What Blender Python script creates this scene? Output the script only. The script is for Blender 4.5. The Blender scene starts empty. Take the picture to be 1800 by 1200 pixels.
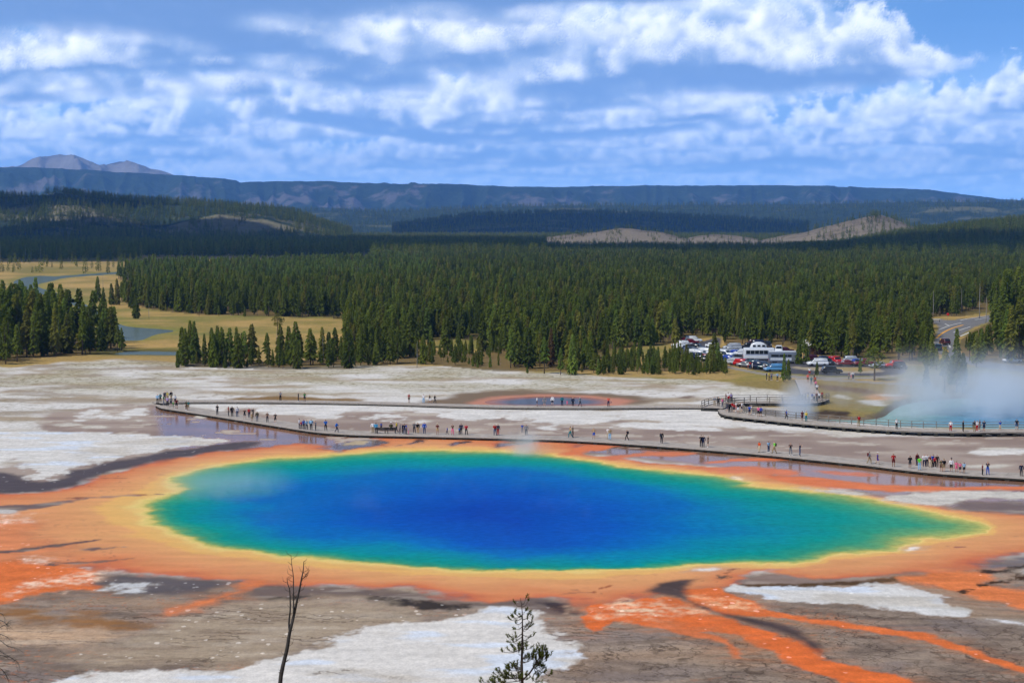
import bpy, bmesh, math, random
import numpy as np
from mathutils import Vector, Matrix
random.seed(7)
RNG = np.random.default_rng(11)
scene = bpy.context.scene
COL = scene.collection
# ------------------------------------------------------------------ camera
CAM_H = 32.0; FPX = 3000.0; PITCH = math.atan(200.0/3000.0)
cam_data = bpy.data.cameras.new('camera'); cam_data.lens = 60.0; cam_data.sensor_width = 36.0
cam_data.clip_start = 0.5; cam_data.clip_end = 120000.0
cam = bpy.data.objects.new('camera', cam_data); COL.objects.link(cam)
cam.location = (0, 0, CAM_H); cam.rotation_euler = (math.pi/2 - PITCH, 0, 0)
scene.camera = cam
scene.render.engine = 'CYCLES'
scene.cycles.use_denoising = True
scene.cycles.use_adaptive_sampling = True; scene.cycles.adaptive_threshold = 0.02
scene.cycles.max_bounces = 6; scene.cycles.diffuse_bounces = 2; scene.cycles.glossy_bounces = 2
scene.cycles.transparent_max_bounces = 8; scene.cycles.volume_bounces = 3; scene.cycles.transmission_bounces = 2
scene.cycles.volume_max_steps = 128
scene.cycles.caustics_reflective = False; scene.cycles.caustics_refractive = False
scene.view_settings.view_transform = 'Standard'; scene.view_settings.look = 'None'
scene.view_settings.exposure = 0.0; scene.view_settings.gamma = 1.0
scene.view_settings.use_curve_mapping = False
# ------------------------------------------------------------------ sun (one lamp) and sky
SUN_EL = math.radians(50); SUN_AZ = math.atan2(-0.80, -0.60)      # high, from behind left of the camera
SUN_DIR = Vector((math.sin(SUN_AZ)*math.cos(SUN_EL), math.cos(SUN_AZ)*math.cos(SUN_EL), math.sin(SUN_EL)))
sl = bpy.data.lights.new('sun', 'SUN'); sl.energy = 3.9; sl.angle = math.radians(0.5); sl.color = (1.0, 0.955, 0.88)
so = bpy.data.objects.new('sun', sl); COL.objects.link(so)
so.rotation_euler = (-SUN_DIR).to_track_quat('-Z', 'Y').to_euler()

class NT:
    """small helper to write node trees as expressions"""
    def __init__(s, tree): s.t = tree; s.n = tree.nodes; s.l = tree.links
    def node(s, typ, **kw):
        n = s.n.new(typ)
        for k, v in kw.items(): setattr(n, k, v)
        return n
    def put(s, sock, v):
        if isinstance(v, bpy.types.NodeSocket): s.l.new(v, sock)
        elif isinstance(v, (int, float)) and sock.type in ('VECTOR',): sock.default_value = (v, v, v)
        elif isinstance(v, (int, float)) and sock.type == 'RGBA': sock.default_value = (v, v, v, 1)
        elif isinstance(v, (tuple, list)) and sock.type == 'RGBA' and len(v) == 3: sock.default_value = (*v, 1)
        elif isinstance(v, (tuple, list)) and sock.type == 'VECTOR': sock.default_value = tuple(v)[:3]
        else: sock.default_value = v
    def m(s, op, a, b=None, c=None, clamp=False):
        n = s.node('ShaderNodeMath', operation=op, use_clamp=clamp)
        s.put(n.inputs[0], a)
        if b is not None: s.put(n.inputs[1], b)
        if c is not None: s.put(n.inputs[2], c)
        return n.outputs[0]
    def vm(s, op, a, b=None, sc=None):
        n = s.node('ShaderNodeVectorMath', operation=op); s.put(n.inputs[0], a)
        if b is not None: s.put(n.inputs[1], b)
        if sc is not None: s.put(n.inputs['Scale'], sc)
        return n.outputs['Value'] if op in ('DOT_PRODUCT', 'LENGTH', 'DISTANCE') else n.outputs[0]
    def mix(s, f, a, b, mode='MIX'):
        n = s.node('ShaderNodeMix', data_type='RGBA', blend_type=mode); n.clamp_factor = True
        s.put(n.inputs[0], f); s.put(n.inputs[6], a); s.put(n.inputs[7], b)
        return n.outputs[2]
    def ss(s, x, a, b, lo=0.0, hi=1.0):
        n = s.node('ShaderNodeMapRange', interpolation_type='SMOOTHSTEP')
        s.put(n.inputs[0], x); s.put(n.inputs[1], a); s.put(n.inputs[2], b); s.put(n.inputs[3], lo); s.put(n.inputs[4], hi)
        return n.outputs[0]
    def lin(s, x, a, b, lo=0.0, hi=1.0):
        n = s.node('ShaderNodeMapRange', interpolation_type='LINEAR'); n.clamp = True
        s.put(n.inputs[0], x); s.put(n.inputs[1], a); s.put(n.inputs[2], b); s.put(n.inputs[3], lo); s.put(n.inputs[4], hi)
        return n.outputs[0]
    def noise(s, vec, scale=1.0, detail=4.0, rough=0.5, dist=0.0, dim='3D', w=None):
        n = s.node('ShaderNodeTexNoise', noise_dimensions=dim)
        if vec is not None and dim != '1D': s.put(n.inputs['Vector'], vec)
        if w is not None: s.put(n.inputs['W'], w)
        s.put(n.inputs['Scale'], scale); s.put(n.inputs['Detail'], detail)
        s.put(n.inputs['Roughness'], rough); s.put(n.inputs['Distortion'], dist)
        return n.outputs[0]
    def voro(s, vec, scale, feature='F1', rand=1.0, out=0):
        n = s.node('ShaderNodeTexVoronoi', feature=feature)
        s.put(n.inputs['Vector'], vec); s.put(n.inputs['Scale'], scale); s.put(n.inputs['Randomness'], rand)
        return n.outputs[out]
    def xyz(s, v):
        n = s.node('ShaderNodeSeparateXYZ'); s.put(n.inputs[0], v); return n.outputs
    def comb(s, x, y, z):
        n = s.node('ShaderNodeCombineXYZ'); s.put(n.inputs[0], x); s.put(n.inputs[1], y); s.put(n.inputs[2], z); return n.outputs[0]
    def mulv(s, v, vec): return s.vm('MULTIPLY', v, vec)
    def attr(s, name): return s.node('ShaderNodeAttribute', attribute_name=name).outputs
    def bump(s, h, strength=0.3, dist=0.1):
        n = s.node('ShaderNodeBump'); s.put(n.inputs['Strength'], strength); s.put(n.inputs['Distance'], dist); s.put(n.inputs['Height'], h)
        return n.outputs[0]

def lin1(c):
    c = c/255.0
    return c/12.92 if c <= 0.04045 else ((c+0.055)/1.055)**2.4
def S(r, g, b, k=1.0):
    """albedo of a surface that reads (r,g,b) in the picture when the sun is on it"""
    return (min(lin1(r)*k/1.12, .9), min(lin1(g)*k/1.12, .9), min(lin1(b)*k/1.12, .9))
def SR(r, g, b): return (lin1(r), lin1(g), lin1(b))

# ---- world: clear Nishita sky; the clouds are a far shell of their own (below)
world = bpy.data.worlds.new('World'); scene.world = world; world.use_nodes = True
w = NT(world.node_tree); w.n.clear()
sky = w.node('ShaderNodeTexSky'); sky.sky_type = 'NISHITA'; sky.sun_disc = False
sky.sun_elevation = SUN_EL; sky.sun_rotation = SUN_AZ
sky.altitude = 2200.0; sky.air_density = 1.0; sky.dust_density = 0.4; sky.ozone_density = 4.0
bg = w.node('ShaderNodeBackground'); w.l.new(sky.outputs[0], bg.inputs[0]); bg.inputs[1].default_value = 0.085
wout = w.node('ShaderNodeOutputWorld'); w.l.new(bg.outputs[0], wout.inputs[0])

# ------------------------------------------------------------------ small helpers
def new_mat(name):
    m = bpy.data.materials.new(name); m.use_nodes = True; t = NT(m.node_tree)
    return m, t, t.n['Principled BSDF']
def pos(t): return t.node('ShaderNodeNewGeometry').outputs['Position']
def plain_mat(name, c, rough=0.7, spec=0.3, metal=0.0, var=0.12, scale=3.0, obj_var=0.0):
    """one colour with fine procedural grain and wear"""
    m, t, b = new_mat(name)
    co = t.node('ShaderNodeTexCoord').outputs['Object']
    n = t.noise(co, scale, 5.0, 0.6)
    f = t.lin(n, 0.3, 0.7, 1-var, 1+var)
    if obj_var:
        r = t.node('ShaderNodeObjectInfo').outputs['Random']
        f = t.m('MULTIPLY', f, t.lin(r, 0, 1, 1-obj_var, 1+obj_var))
    t.put(b.inputs['Base Color'], t.vm('SCALE', (*c,), sc=f))
    b.inputs['Roughness'].default_value = rough; b.inputs['Specular IOR Level'].default_value = spec; b.inputs['Metallic'].default_value = metal
    return m
def mesh_from(name, V, F, mats=(), smooth=False):
    me = bpy.data.meshes.new(name)
    V = np.asarray(V, np.float32); 
    if isinstance(F, np.ndarray):
        nf, k = F.shape
        me.vertices.add(len(V)); me.vertices.foreach_set('co', V.ravel())
        me.loops.add(nf*k); me.loops.foreach_set('vertex_index', F.ravel().astype(np.int32))
        me.polygons.add(nf); me.polygons.foreach_set('loop_start', np.arange(0, nf*k, k, dtype=np.int32))
        me.update(calc_edges=True)
    else:
        me.from_pydata([tuple(map(float, v)) for v in V], [], F)
    for m in mats: me.materials.append(m)
    if smooth: me.polygons.foreach_set('use_smooth', np.ones(len(me.polygons), bool))
    me.update()
    return me
def link(name, data, parent=None, loc=None, rotz=None):
    o = bpy.data.objects.new(name, data); COL.objects.link(o)
    if parent is not None: o.parent = parent
    if loc is not None: o.location = loc
    if rotz is not None: o.rotation_euler = (0, 0, rotz)
    return o
def tag(o, label=None, cat=None, group=None, kind=None):
    if label: o['label'] = label
    if cat: o['category'] = cat
    if group: o['group'] = group
    if kind: o['kind'] = kind
    return o
def float_attr(me, name, a):
    at = me.attributes.new(name, 'FLOAT', 'POINT'); at.data.foreach_set('value', np.asarray(a, np.float32))
def color_attr(me, name, c, alpha=None):
    at = me.attributes.new(name, 'FLOAT_COLOR', 'POINT'); A = np.ones((len(c), 4), np.float32); A[:, :3] = c
    if alpha is not None: A[:, 3] = alpha
    at.data.foreach_set('color', A.ravel())
def grid_faces(nr, nc):
    i = np.arange(nr*nc).reshape(nr, nc)
    return np.stack([i[:-1, :-1], i[:-1, 1:], i[1:, 1:], i[1:, :-1]], -1).reshape(-1, 4)
# ------------------------------------------------------------------ heaped clouds, marched once through a cloud layer
def tile_noise(n, cells, rng, dims=2):
    """tileable gradient noise on an n^dims grid"""
    g = rng.normal(size=(cells,)*dims + (dims,)).astype(np.float32); g /= np.linalg.norm(g, axis=-1, keepdims=True)
    t = np.arange(n)*(cells/n); i0 = np.floor(t).astype(int); f = (t-i0).astype(np.float32)
    f = f.astype(np.float32); fade = f*f*f*(f*(f*6-15)+10)
    out = np.zeros((n,)*dims, np.float32)
    for corner in range(2**dims):
        bits = [(corner >> k) & 1 for k in range(dims)]
        idx = np.ix_(*[((i0+bb) % cells) for bb in bits])
        gg = g[idx].astype(np.float32); acc = 0; wgt = 1.0
        for k in range(dims):
            sh = [1]*dims; sh[k] = n
            acc = acc + gg[..., k]*(f-bits[k]).reshape(sh)
            wgt = wgt*(fade if bits[k] else 1-fade).reshape(sh)
        out += acc*wgt
    return out
def tile_fbm(n, cells, octs, rng, gain=0.5, dims=2):
    o = np.zeros((n,)*dims, np.float32); a = 1.0
    for k in range(octs):
        c = cells*2**k
        if c > n//2: break
        o += a*tile_noise(n, c, rng, dims); a *= gain
    return o
def sstep(x, a, b):
    t = np.clip((x-a)/(b-a), 0, 1); return t*t*(3-2*t)
def tile_puffs(n, cells, rng):
    """tileable field of rounded heaps"""
    P = rng.random((cells, cells, 2)).astype(np.float32); R = (0.62+0.5*rng.random((cells, cells))).astype(np.float32)
    t = (np.arange(n)*(cells/n)).astype(np.float32); c = np.floor(t).astype(int); out = np.zeros((n, n), np.float32)
    for di in (-1, 0, 1):
        for dj in (-1, 0, 1):
            I = (c+di) % cells
            pp = P[np.ix_(I, (c+dj) % cells)]; rr = R[np.ix_(I, (c+dj) % cells)]
            d2 = (pp[..., 0]+(c+di)[:, None]-t[:, None])**2 + (pp[..., 1]+(c+dj)[None, :]-t[None, :])**2
            out = np.maximum(out, np.sqrt(np.clip(rr*rr-d2, 0, None)))
    return out
CLOUD = {}
def cloud_maps():
    rng = np.random.default_rng(CL_SEED)
    N = 1536; L = 42000.0
    big = tile_fbm(N, 9, 2, rng); med = tile_fbm(N, 34, 3, rng); fine = tile_fbm(N, 110, 3, rng, 0.55)
    bil = tile_puffs(N, 46, rng)*0.62 + tile_puffs(N, 105, rng)*0.34 + tile_puffs(N, 220, rng)*0.2
    f = big*0.9 + med*0.75 + fine*0.22
    ii = (np.arange(N)+.5)*(L/N) - L/2                        # x index 0, y index 1 (y wraps: 0..L)
    X, Y = np.meshgrid(ii, (np.arange(N)+.5)*(L/N), indexing='ij')
    cov = np.full((N, N), CL_COV, np.float32)
    for (cx, cy, rx, ry, amt) in CL_BUMPS:
        cov += amt*np.exp(-(((X-cx)/rx)**2 + ((Y-cy)/ry)**2))
    cov += CL_FAR*sstep(Y, 10000, 17000)
    c = f + cov
    H = np.clip(c, 0, None)
    H = CL_TALL*np.power(H, CL_POW)*(0.22+0.95*bil)*(1.0+0.9*np.clip(big, -0.5, 0.6))
    H = np.clip(H, 0, 1500).astype(np.float32)
    # height below which a point is in the shade of its neighbours towards the sun
    sh = np.zeros_like(H); te = math.tan(SUN_EL); px = L/N
    lx, ly = math.sin(SUN_AZ), math.cos(SUN_AZ)
    for k in range(1, 36):
        dx = int(round(lx*k)); dy = int(round(ly*k))
        sh = np.maximum(sh, np.roll(H, (-dx, -dy), (0, 1)) - k*px*te)
    bm_ = (tile_fbm(N, 7, 3, rng)*CL_LIFT).astype(np.float32)
    n3 = tile_fbm(64, 4, 4, rng, 0.6, 3); n3 = (n3/np.abs(n3).max()).astype(np.float32)
    q3 = tile_fbm(64, 5, 3, rng, 0.5, 3); q3 = q3/np.abs(q3).max(); q3 = 0.55-np.sqrt(np.abs(q3)+.002)*1.55; n3 = np.stack([n3, np.clip(q3, -1, .6).astype(np.float32)])
    CLOUD.update(N=N, L=L, H=H, lift=bm_, sh=sh.astype(np.float32), n3=n3)
def lookup2(m, x, y):
    N, L = CLOUD['N'], CLOUD['L']
    u = (x+L/2)*(N/L)-.5; v = y*(N/L)-.5
    i = np.floor(u).astype(np.int32); j = np.floor(v).astype(np.int32); fu = u-i; fv = v-j
    i0 = i % N; i1 = (i+1) % N; j0 = j % N; j1 = (j+1) % N
    return (m[i0, j0]*(1-fu)+m[i1, j0]*fu)*(1-fv) + (m[i0, j1]*(1-fu)+m[i1, j1]*fu)*fv
def lookup3(x, y, z, period, w=0):
    s = 64.0/period; m = CLOUD['n3'][w]
    u = x*s; v = y*s; q = z*s
    i = np.floor(u).astype(np.int32); j = np.floor(v).astype(np.int32); k = np.floor(q).astype(np.int32)
    fu = u-i; fv = v-j; fq = q-k
    i0 = i & 63; j0 = j & 63; k0 = k & 63; i1 = (i+1) & 63; j1 = (j+1) & 63; k1 = (k+1) & 63
    a = m[i0, j0, k0]*(1-fu)+m[i1, j0, k0]*fu; b = m[i0, j1, k0]*(1-fu)+m[i1, j1, k0]*fu
    c = m[i0, j0, k1]*(1-fu)+m[i1, j0, k1]*fu; d = m[i0, j1, k1]*(1-fu)+m[i1, j1, k1]*fu
    return (a*(1-fv)+b*fv)*(1-fq) + (c*(1-fv)+d*fv)*fq
def march_clouds(az, el, steps=140, dmax=60000.0):
    """premultiplied cloud colour and opacity in each direction"""
    n = len(az); T = np.ones(n, np.float32); C = np.zeros((n, 3), np.float32)
    ca = np.cos(el); dx = (np.sin(az)*ca).astype(np.float32); dy = (np.cos(az)*ca).astype(np.float32); dz = np.sin(el).astype(np.float32)
    t0 = (CL_BASE-0.8*CL_LIFT)/np.maximum(dz, 1e-4); t1 = np.minimum((CL_BASE+1500)/np.maximum(dz, 1e-4), dmax)
    ok = t0 < dmax*0.98
    lit_c = np.array(SR(250, 250, 252), np.float32)*1.10
    amb_hi = np.array(SR(190, 216, 248), np.float32); amb_lo = np.array(SR(*CL_LO), np.float32)
    haze_c = np.array(SR(132, 178, 236), np.float32)
    jit = np.random.default_rng(3).random(n).astype(np.float32)*CL_JIT
    act = np.nonzero(ok)[0]
    dt = (t1-t0)/steps
    for k in range(steps):
        if k % 4 == 0: act = act[T[act] > 0.03]
        if len(act) == 0: break
        t = t0[act] + (k+jit[act])*dt[act]
        x = dx[act]*t; y = dy[act]*t; z = dz[act]*t - CL_BASE - lookup2(CLOUD['lift'], x, y)
        H = lookup2(CLOUD['H'], x, y)
        near = np.nonzero((H > 0) & (z > -110) & (H*1.4 + 130 > z))[0]
        if len(near) == 0: continue
        a2 = act[near]; x = x[near]; y = y[near]; z = z[near]; H = H[near]; t = t[near]
        fd = np.exp(-np.maximum(dt[a2]-45, 0)/70.0)
        e = lookup3(x, y, z*1.1, 2600.0, 1)*CL_E1 + lookup3(x, y, z*1.2, 1100.0, 1)*CL_E2*(0.3+0.7*fd) + lookup3(x, y, z*1.2, 480.0)*0.35*fd
        s = (H - z) + e*(120+0.55*H) - 20
        foot = np.clip((z + 35 + 60*e)/90.0, 0, 1)
        den = np.clip(s/130.0, 0, 1)*foot
        hit = np.nonzero(den > 0.003)[0]
        if len(hit) == 0: continue
        a2 = a2[hit]; den = den[hit]; x = x[hit]; y = y[hit]; z = z[hit]; H = H[hit]; t = t[hit]; e = e[hit]
        shz = lookup2(CLOUD['sh'], x, y)
        sun = sstep(z - shz + e*CL_ES, -330, 150)*np.clip(1.15-(np.clip(H-z, 0, 1000)/1000)*0.85, 0.10, 1)
        up = np.clip(z/800.0 + e*0.25, 0, 1)[:, None]
        thin = np.clip(1-H/420.0, 0, 1)[:, None]*0.55
        up = np.clip(up + thin, 0, 1)
        col = amb_lo*(1-up) + amb_hi*up
        col = col*(1-0.80*sun[:, None]) + lit_c*(0.97*sun[:, None])
        hz = (1-np.exp(-np.clip(t-9000, 0, None)/CL_HAZE))[:, None]
        col = col*(1-hz) + haze_c*hz
        al = 1-np.exp(-den*dt[a2]*0.011)
        wgt = (T[a2]*al)[:, None]
        C[a2] += wgt*col; T[a2] *= (1-al)
    return C, 1-T
CL_SEED = 1; CL_COV = 0.01; CL_TALL = 880.0; CL_JIT = 1.0; CL_BASE = 1150.0; CL_HAZE = 30000.0; CL_LO = (112, 148, 202); CL_FAR = 0.0; CL_POW = 0.9; CL_LIFT = 300.0; CL_E1 = 0.72; CL_E2 = 0.44; CL_ES = 390.0
#  x, y, rx, ry (metres), how much more or less cover there
CL_BUMPS = [(-3000, 9300, 2600, 1500, 0.55), (2900, 9400, 1500, 1500, -0.6), (2300, 12500, 700, 900, 0.45),
            (700, 12200, 1100, 900, 0.35), (-1500, 8000, 3000, 1000, 0.5), (-1800, 12500, 1500, 1200, 0.35)]
# ------------------------------------------------------------------ what grows and lies where: the colour of the ground
def PX(x, y, z=0.0):
    """ground point (at height z) seen at pixel x, y of the 1800 x 1200 photograph"""
    dx = (x-900.0)/FPX; dv = (600.0-y)/FPX
    cy = math.cos(PITCH) + dv*math.sin(PITCH); cz = -math.sin(PITCH) + dv*math.cos(PITCH)
    t = (z-CAM_H)/cz
    return (dx*t, cy*t, z)
def PXA(pts, z=0.0): return np.array([PX(a, b, z)[:2] for a, b in pts], float)
_pr = np.random.default_rng(99); PERM = np.tile(_pr.permutation(256), 3).astype(np.int32)
_ga = _pr.random(256)*2*np.pi; GCX = np.cos(_ga).astype(np.float32); GSX = np.sin(_ga).astype(np.float32)
def perlin(x, y, seed=0):
    x = np.asarray(x, np.float64) + seed*13.37; y = np.asarray(y, np.float64) - seed*7.91
    ix = np.floor(x); iy = np.floor(y); fx = (x-ix).astype(np.float32); fy = (y-iy).astype(np.float32)
    jx = ix.astype(np.int32) & 255; jy = iy.astype(np.int32) & 255
    u = fx*fx*fx*(fx*(fx*6-15)+10); v = fy*fy*fy*(fy*(fy*6-15)+10)
    p0 = PERM[jx]; p1 = PERM[(jx+1) & 255]
    h = PERM[p0+jy]; n00 = GCX[h]*fx+GSX[h]*fy
    h = PERM[p1+jy]; n10 = GCX[h]*(fx-1)+GSX[h]*fy
    jy = (jy+1) & 255
    h = PERM[p0+jy]; n01 = GCX[h]*fx+GSX[h]*(fy-1)
    h = PERM[p1+jy]; n11 = GCX[h]*(fx-1)+GSX[h]*(fy-1)
    a = n00+u*(n10-n00); b = n01+u*(n11-n01)
    return (a+v*(b-a))*1.45
def fbm(x, y, octs=4, seed=0, gain=0.5):
    o = 0; a = 1.0
    for k in range(octs):
        o = o + a*perlin(x*2**k, y*2**k, seed+k*17); a *= gain
    return o
def smooth_closed(P, n=3):
    P = np.asarray(P, float)
    for _ in range(n):
        Q = np.roll(P, -1, 0); P = np.stack([0.75*P+0.25*Q, 0.25*P+0.75*Q], 1).reshape(-1, 2)
    return P
def seg_dist(x, y, P, closed=True):
    x = np.asarray(x, np.float32); y = np.asarray(y, np.float32); P = np.asarray(P, np.float32)
    d = np.full(len(x), 1e9, np.float32); ins = np.zeros(len(x), bool); n = len(P)
    for k in range(n if closed else n-1):
        ax, ay = P[k]; bx, by = P[(k+1) % n]; ex, ey = bx-ax, by-ay
        t = np.clip(((x-ax)*ex+(y-ay)*ey)/(ex*ex+ey*ey+1e-12), 0, 1)
        d = np.minimum(d, (x-ax-t*ex)**2+(y-ay-t*ey)**2)
        if closed and ay != by:
            ins ^= ((ay > y) != (by > y)) & (x < (bx-ax)*(y-ay)/(by-ay)+ax)
    d = np.sqrt(d)
    return np.where(ins, -d, d) if closed else d
def sdf(x, y, pts, reach=60.0, sm=2, z=0.0):
    P = smooth_closed(PXA(pts, z), sm) if sm else PXA(pts, z)
    out = np.full(len(x), float(reach)); lo = P.min(0)-reach; hi = P.max(0)+reach
    k = np.nonzero((x > lo[0]) & (x < hi[0]) & (y > lo[1]) & (y < hi[1]))[0]
    if len(k): out[k] = np.minimum(seg_dist(x[k], y[k], P), reach)
    return out
C0 = [(620,905),(690,882),(760,868),(840,858),(910,856),(980,866),(1040,884),(1080,905),(1075,930),(1010,950),(930,960),(850,952),(760,936),(670,922)]
C1 = [(455,885),(490,866),(560,848),(640,836),(740,827),(820,823),(900,825),(980,833),(1050,845),(1110,860),(1170,882),(1205,905),(1190,930),(1130,952),(1040,967),(960,975),(880,974),(800,960),(700,950),(620,944),(550,934),(480,914)]
C2 = [(385,862),(362,880),(352,900),(385,925),(440,943),(500,955),(560,963),(640,963),(660,972),(700,977),(810,983),(828,993),(900,995),(1000,993),(1100,988),(1200,979),(1290,968),(1350,948),(1385,922),(1360,897),(1295,876),(1220,860),(1150,848),(1080,835),(1000,822),(900,814),(775,811),(650,815),(560,821),(480,831),(425,844)]
C3 = [(450,806),(350,822),(307,837),(297,846),(327,857),(312,866),(262,877),(250,888),(257,902),(270,915),(305,928),(322,938),(350,952),(390,961),(450,968),(525,976),(600,985),(662,988),(700,991),(775,996),(825,999),(900,1001),(975,1001),(1075,998),(1150,994),(1225,989),(1287,987),(1350,989),(1412,986),(1462,976),(1482,969),(1550,968),(1587,960),(1607,950),(1625,944),(1675,941),(1725,935),(1743,927),(1725,917),(1700,911),(1675,906),(1625,895),(1575,885),(1525,875),(1475,867),(1425,861),(1350,856),(1306,851),(1312,846),(1262,833),(1200,830),(1150,825),(1087,817),(1025,807),(950,797),(900,792),(775,790),(700,790),(625,795),(550,801)]
C4 = [(450,802),(400,807),(340,817),(290,830),(262,848),(240,860),(205,871),(175,880),(165,895),(180,915),(215,932),(260,950),(310,965),(370,975),(450,985),(550,998),(650,1006),(760,1013),(900,1018),(1000,1018),(1080,1015),(1160,1009),(1210,1000),(1290,995),(1350,997),(1420,995),(1480,983),(1550,977),(1600,968),(1635,954),(1680,948),(1735,941),(1762,928),(1740,914),(1700,903),(1625,889),(1575,879),(1525,870),(1475,862),(1425,856),(1380,852),(1325,845),(1270,828),(1200,825),(1150,820),(1087,812),(1025,802),(950,792),(900,787),(775,785),(700,785),(625,790),(550,796)]
C5 = [(-120,868),(0,867),(87,862),(130,852),(150,842),(187,832),(237,817),(300,805),(362,795),(450,786),(507,780),(550,781),(575,787),(590,795),(605,790),(650,783),(675,776),(662,768),(720,764),(775,766),(840,768),(875,771),(892,779),(882,786),(910,784),(937,777),(975,774),(1005,779),(1000,790),(1040,797),(1075,805),(1150,814),(1250,817),(1350,832),(1400,845),(1475,857),(1530,868),(1600,881),(1650,889),(1700,896),(1750,900),(1800,903),(1950,908),(1950,965),(1800,972),(1750,982),(1717,1000),(1625,1008),(1575,1014),(1475,1018),(1412,1018),(1375,1013),(1365,1005),(1382,999),(1345,1007),(1312,1020),(1267,1031),(1195,1046),(1100,1058),(1020,1070),(1000,1060),(965,1046),(900,1057),(800,1050),(725,1036),(650,1035),(600,1031),(532,1030),(475,1027),(400,1016),(325,1015),(250,1011),(195,1007),(120,996),(0,1012),(-120,1012)]
RAMP = [(0.0,(0,70,172)),(0.5,(0,86,180)),(1.0,(0,108,180)),(1.5,(0,128,168)),(2.0,(0,140,150)),(2.35,(8,146,138)),(2.65,(48,152,122)),(2.84,(104,162,108)),(2.93,(160,174,102)),(3.0,(212,194,110)),
        (3.14,(236,206,126)),(3.4,(231,184,110)),(3.8,(234,181,106)),(4.0,(226,165,108)),(4.4,(221,152,102)),(4.75,(217,134,88)),(4.93,(206,114,78)),(5.0,(176,102,82))]
def ramp(t):
    xs = np.array([r[0] for r in RAMP]); cs = np.array([S(*r[1]) for r in RAMP])
    return np.stack([np.interp(t, xs, cs[:, k]) for k in range(3)], 1)
def zone(x, y):
    """0 in the deep middle of the spring, 3 at the water's edge, 5 at the rim of the orange mats"""
    R = 80.0
    wx = x + 2.0*fbm(x/11, y/11, 5, 5, 0.6); wy = y + 2.2*fbm(x/11, y/11, 5, 6, 0.6)
    d = [sdf(wx if i in (0, 1, 2, 5) else x + 0.8*fbm(x/5, y/5, 5, 8, 0.6), wy if i in (0, 1, 2, 5) else y + 0.9*fbm(x/5, y/5, 5, 9, 0.6), c, R, 1) for i, c in enumerate((C0, C1, C2, C3, C4, C5))]
    t = np.where(d[0] < 0, np.clip(0.5+d[0]/24.0, 0, 0.5), 6.0)
    pairs = [(0, 0.5, 1.0), (1, 1.0, 2.0), (2, 2.0, 3.0), (3, 3.0, 4.0), (4, 4.0, 5.0)]
    for i, a, b in pairs:
        m = (d[i] >= 0) & (d[i+1] < 0)
        f = d[i]/np.maximum(d[i]-d[i+1], 1e-6)
        t = np.where(m, a+(b-a)*np.clip(f, 0, 1), t)
    for i, v in ((4, 4.0), (3, 3.0), (2, 2.0)):      # where outlines cross
        t = np.where((t > 5.5) & (d[i] < 0), v, t)
    return t, d[3], d[5]
NEAR_LINE = [(274,712),(287,718),(350,727),(400,735),(450,743),(500,751),(550,759),(600,763),(650,765),(700,766),(775,767.5),(875,770),(975,772.5),(1050,776.5),(1125,781.5),(1200,787),(1275,793),(1350,799.5),(1450,810),(1525,817.5),(1582,825),(1650,832),(1725,837),(1800,841),(1960,852)]
WHITE = (220, 216, 210); PALE = (205, 198, 186)
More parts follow.
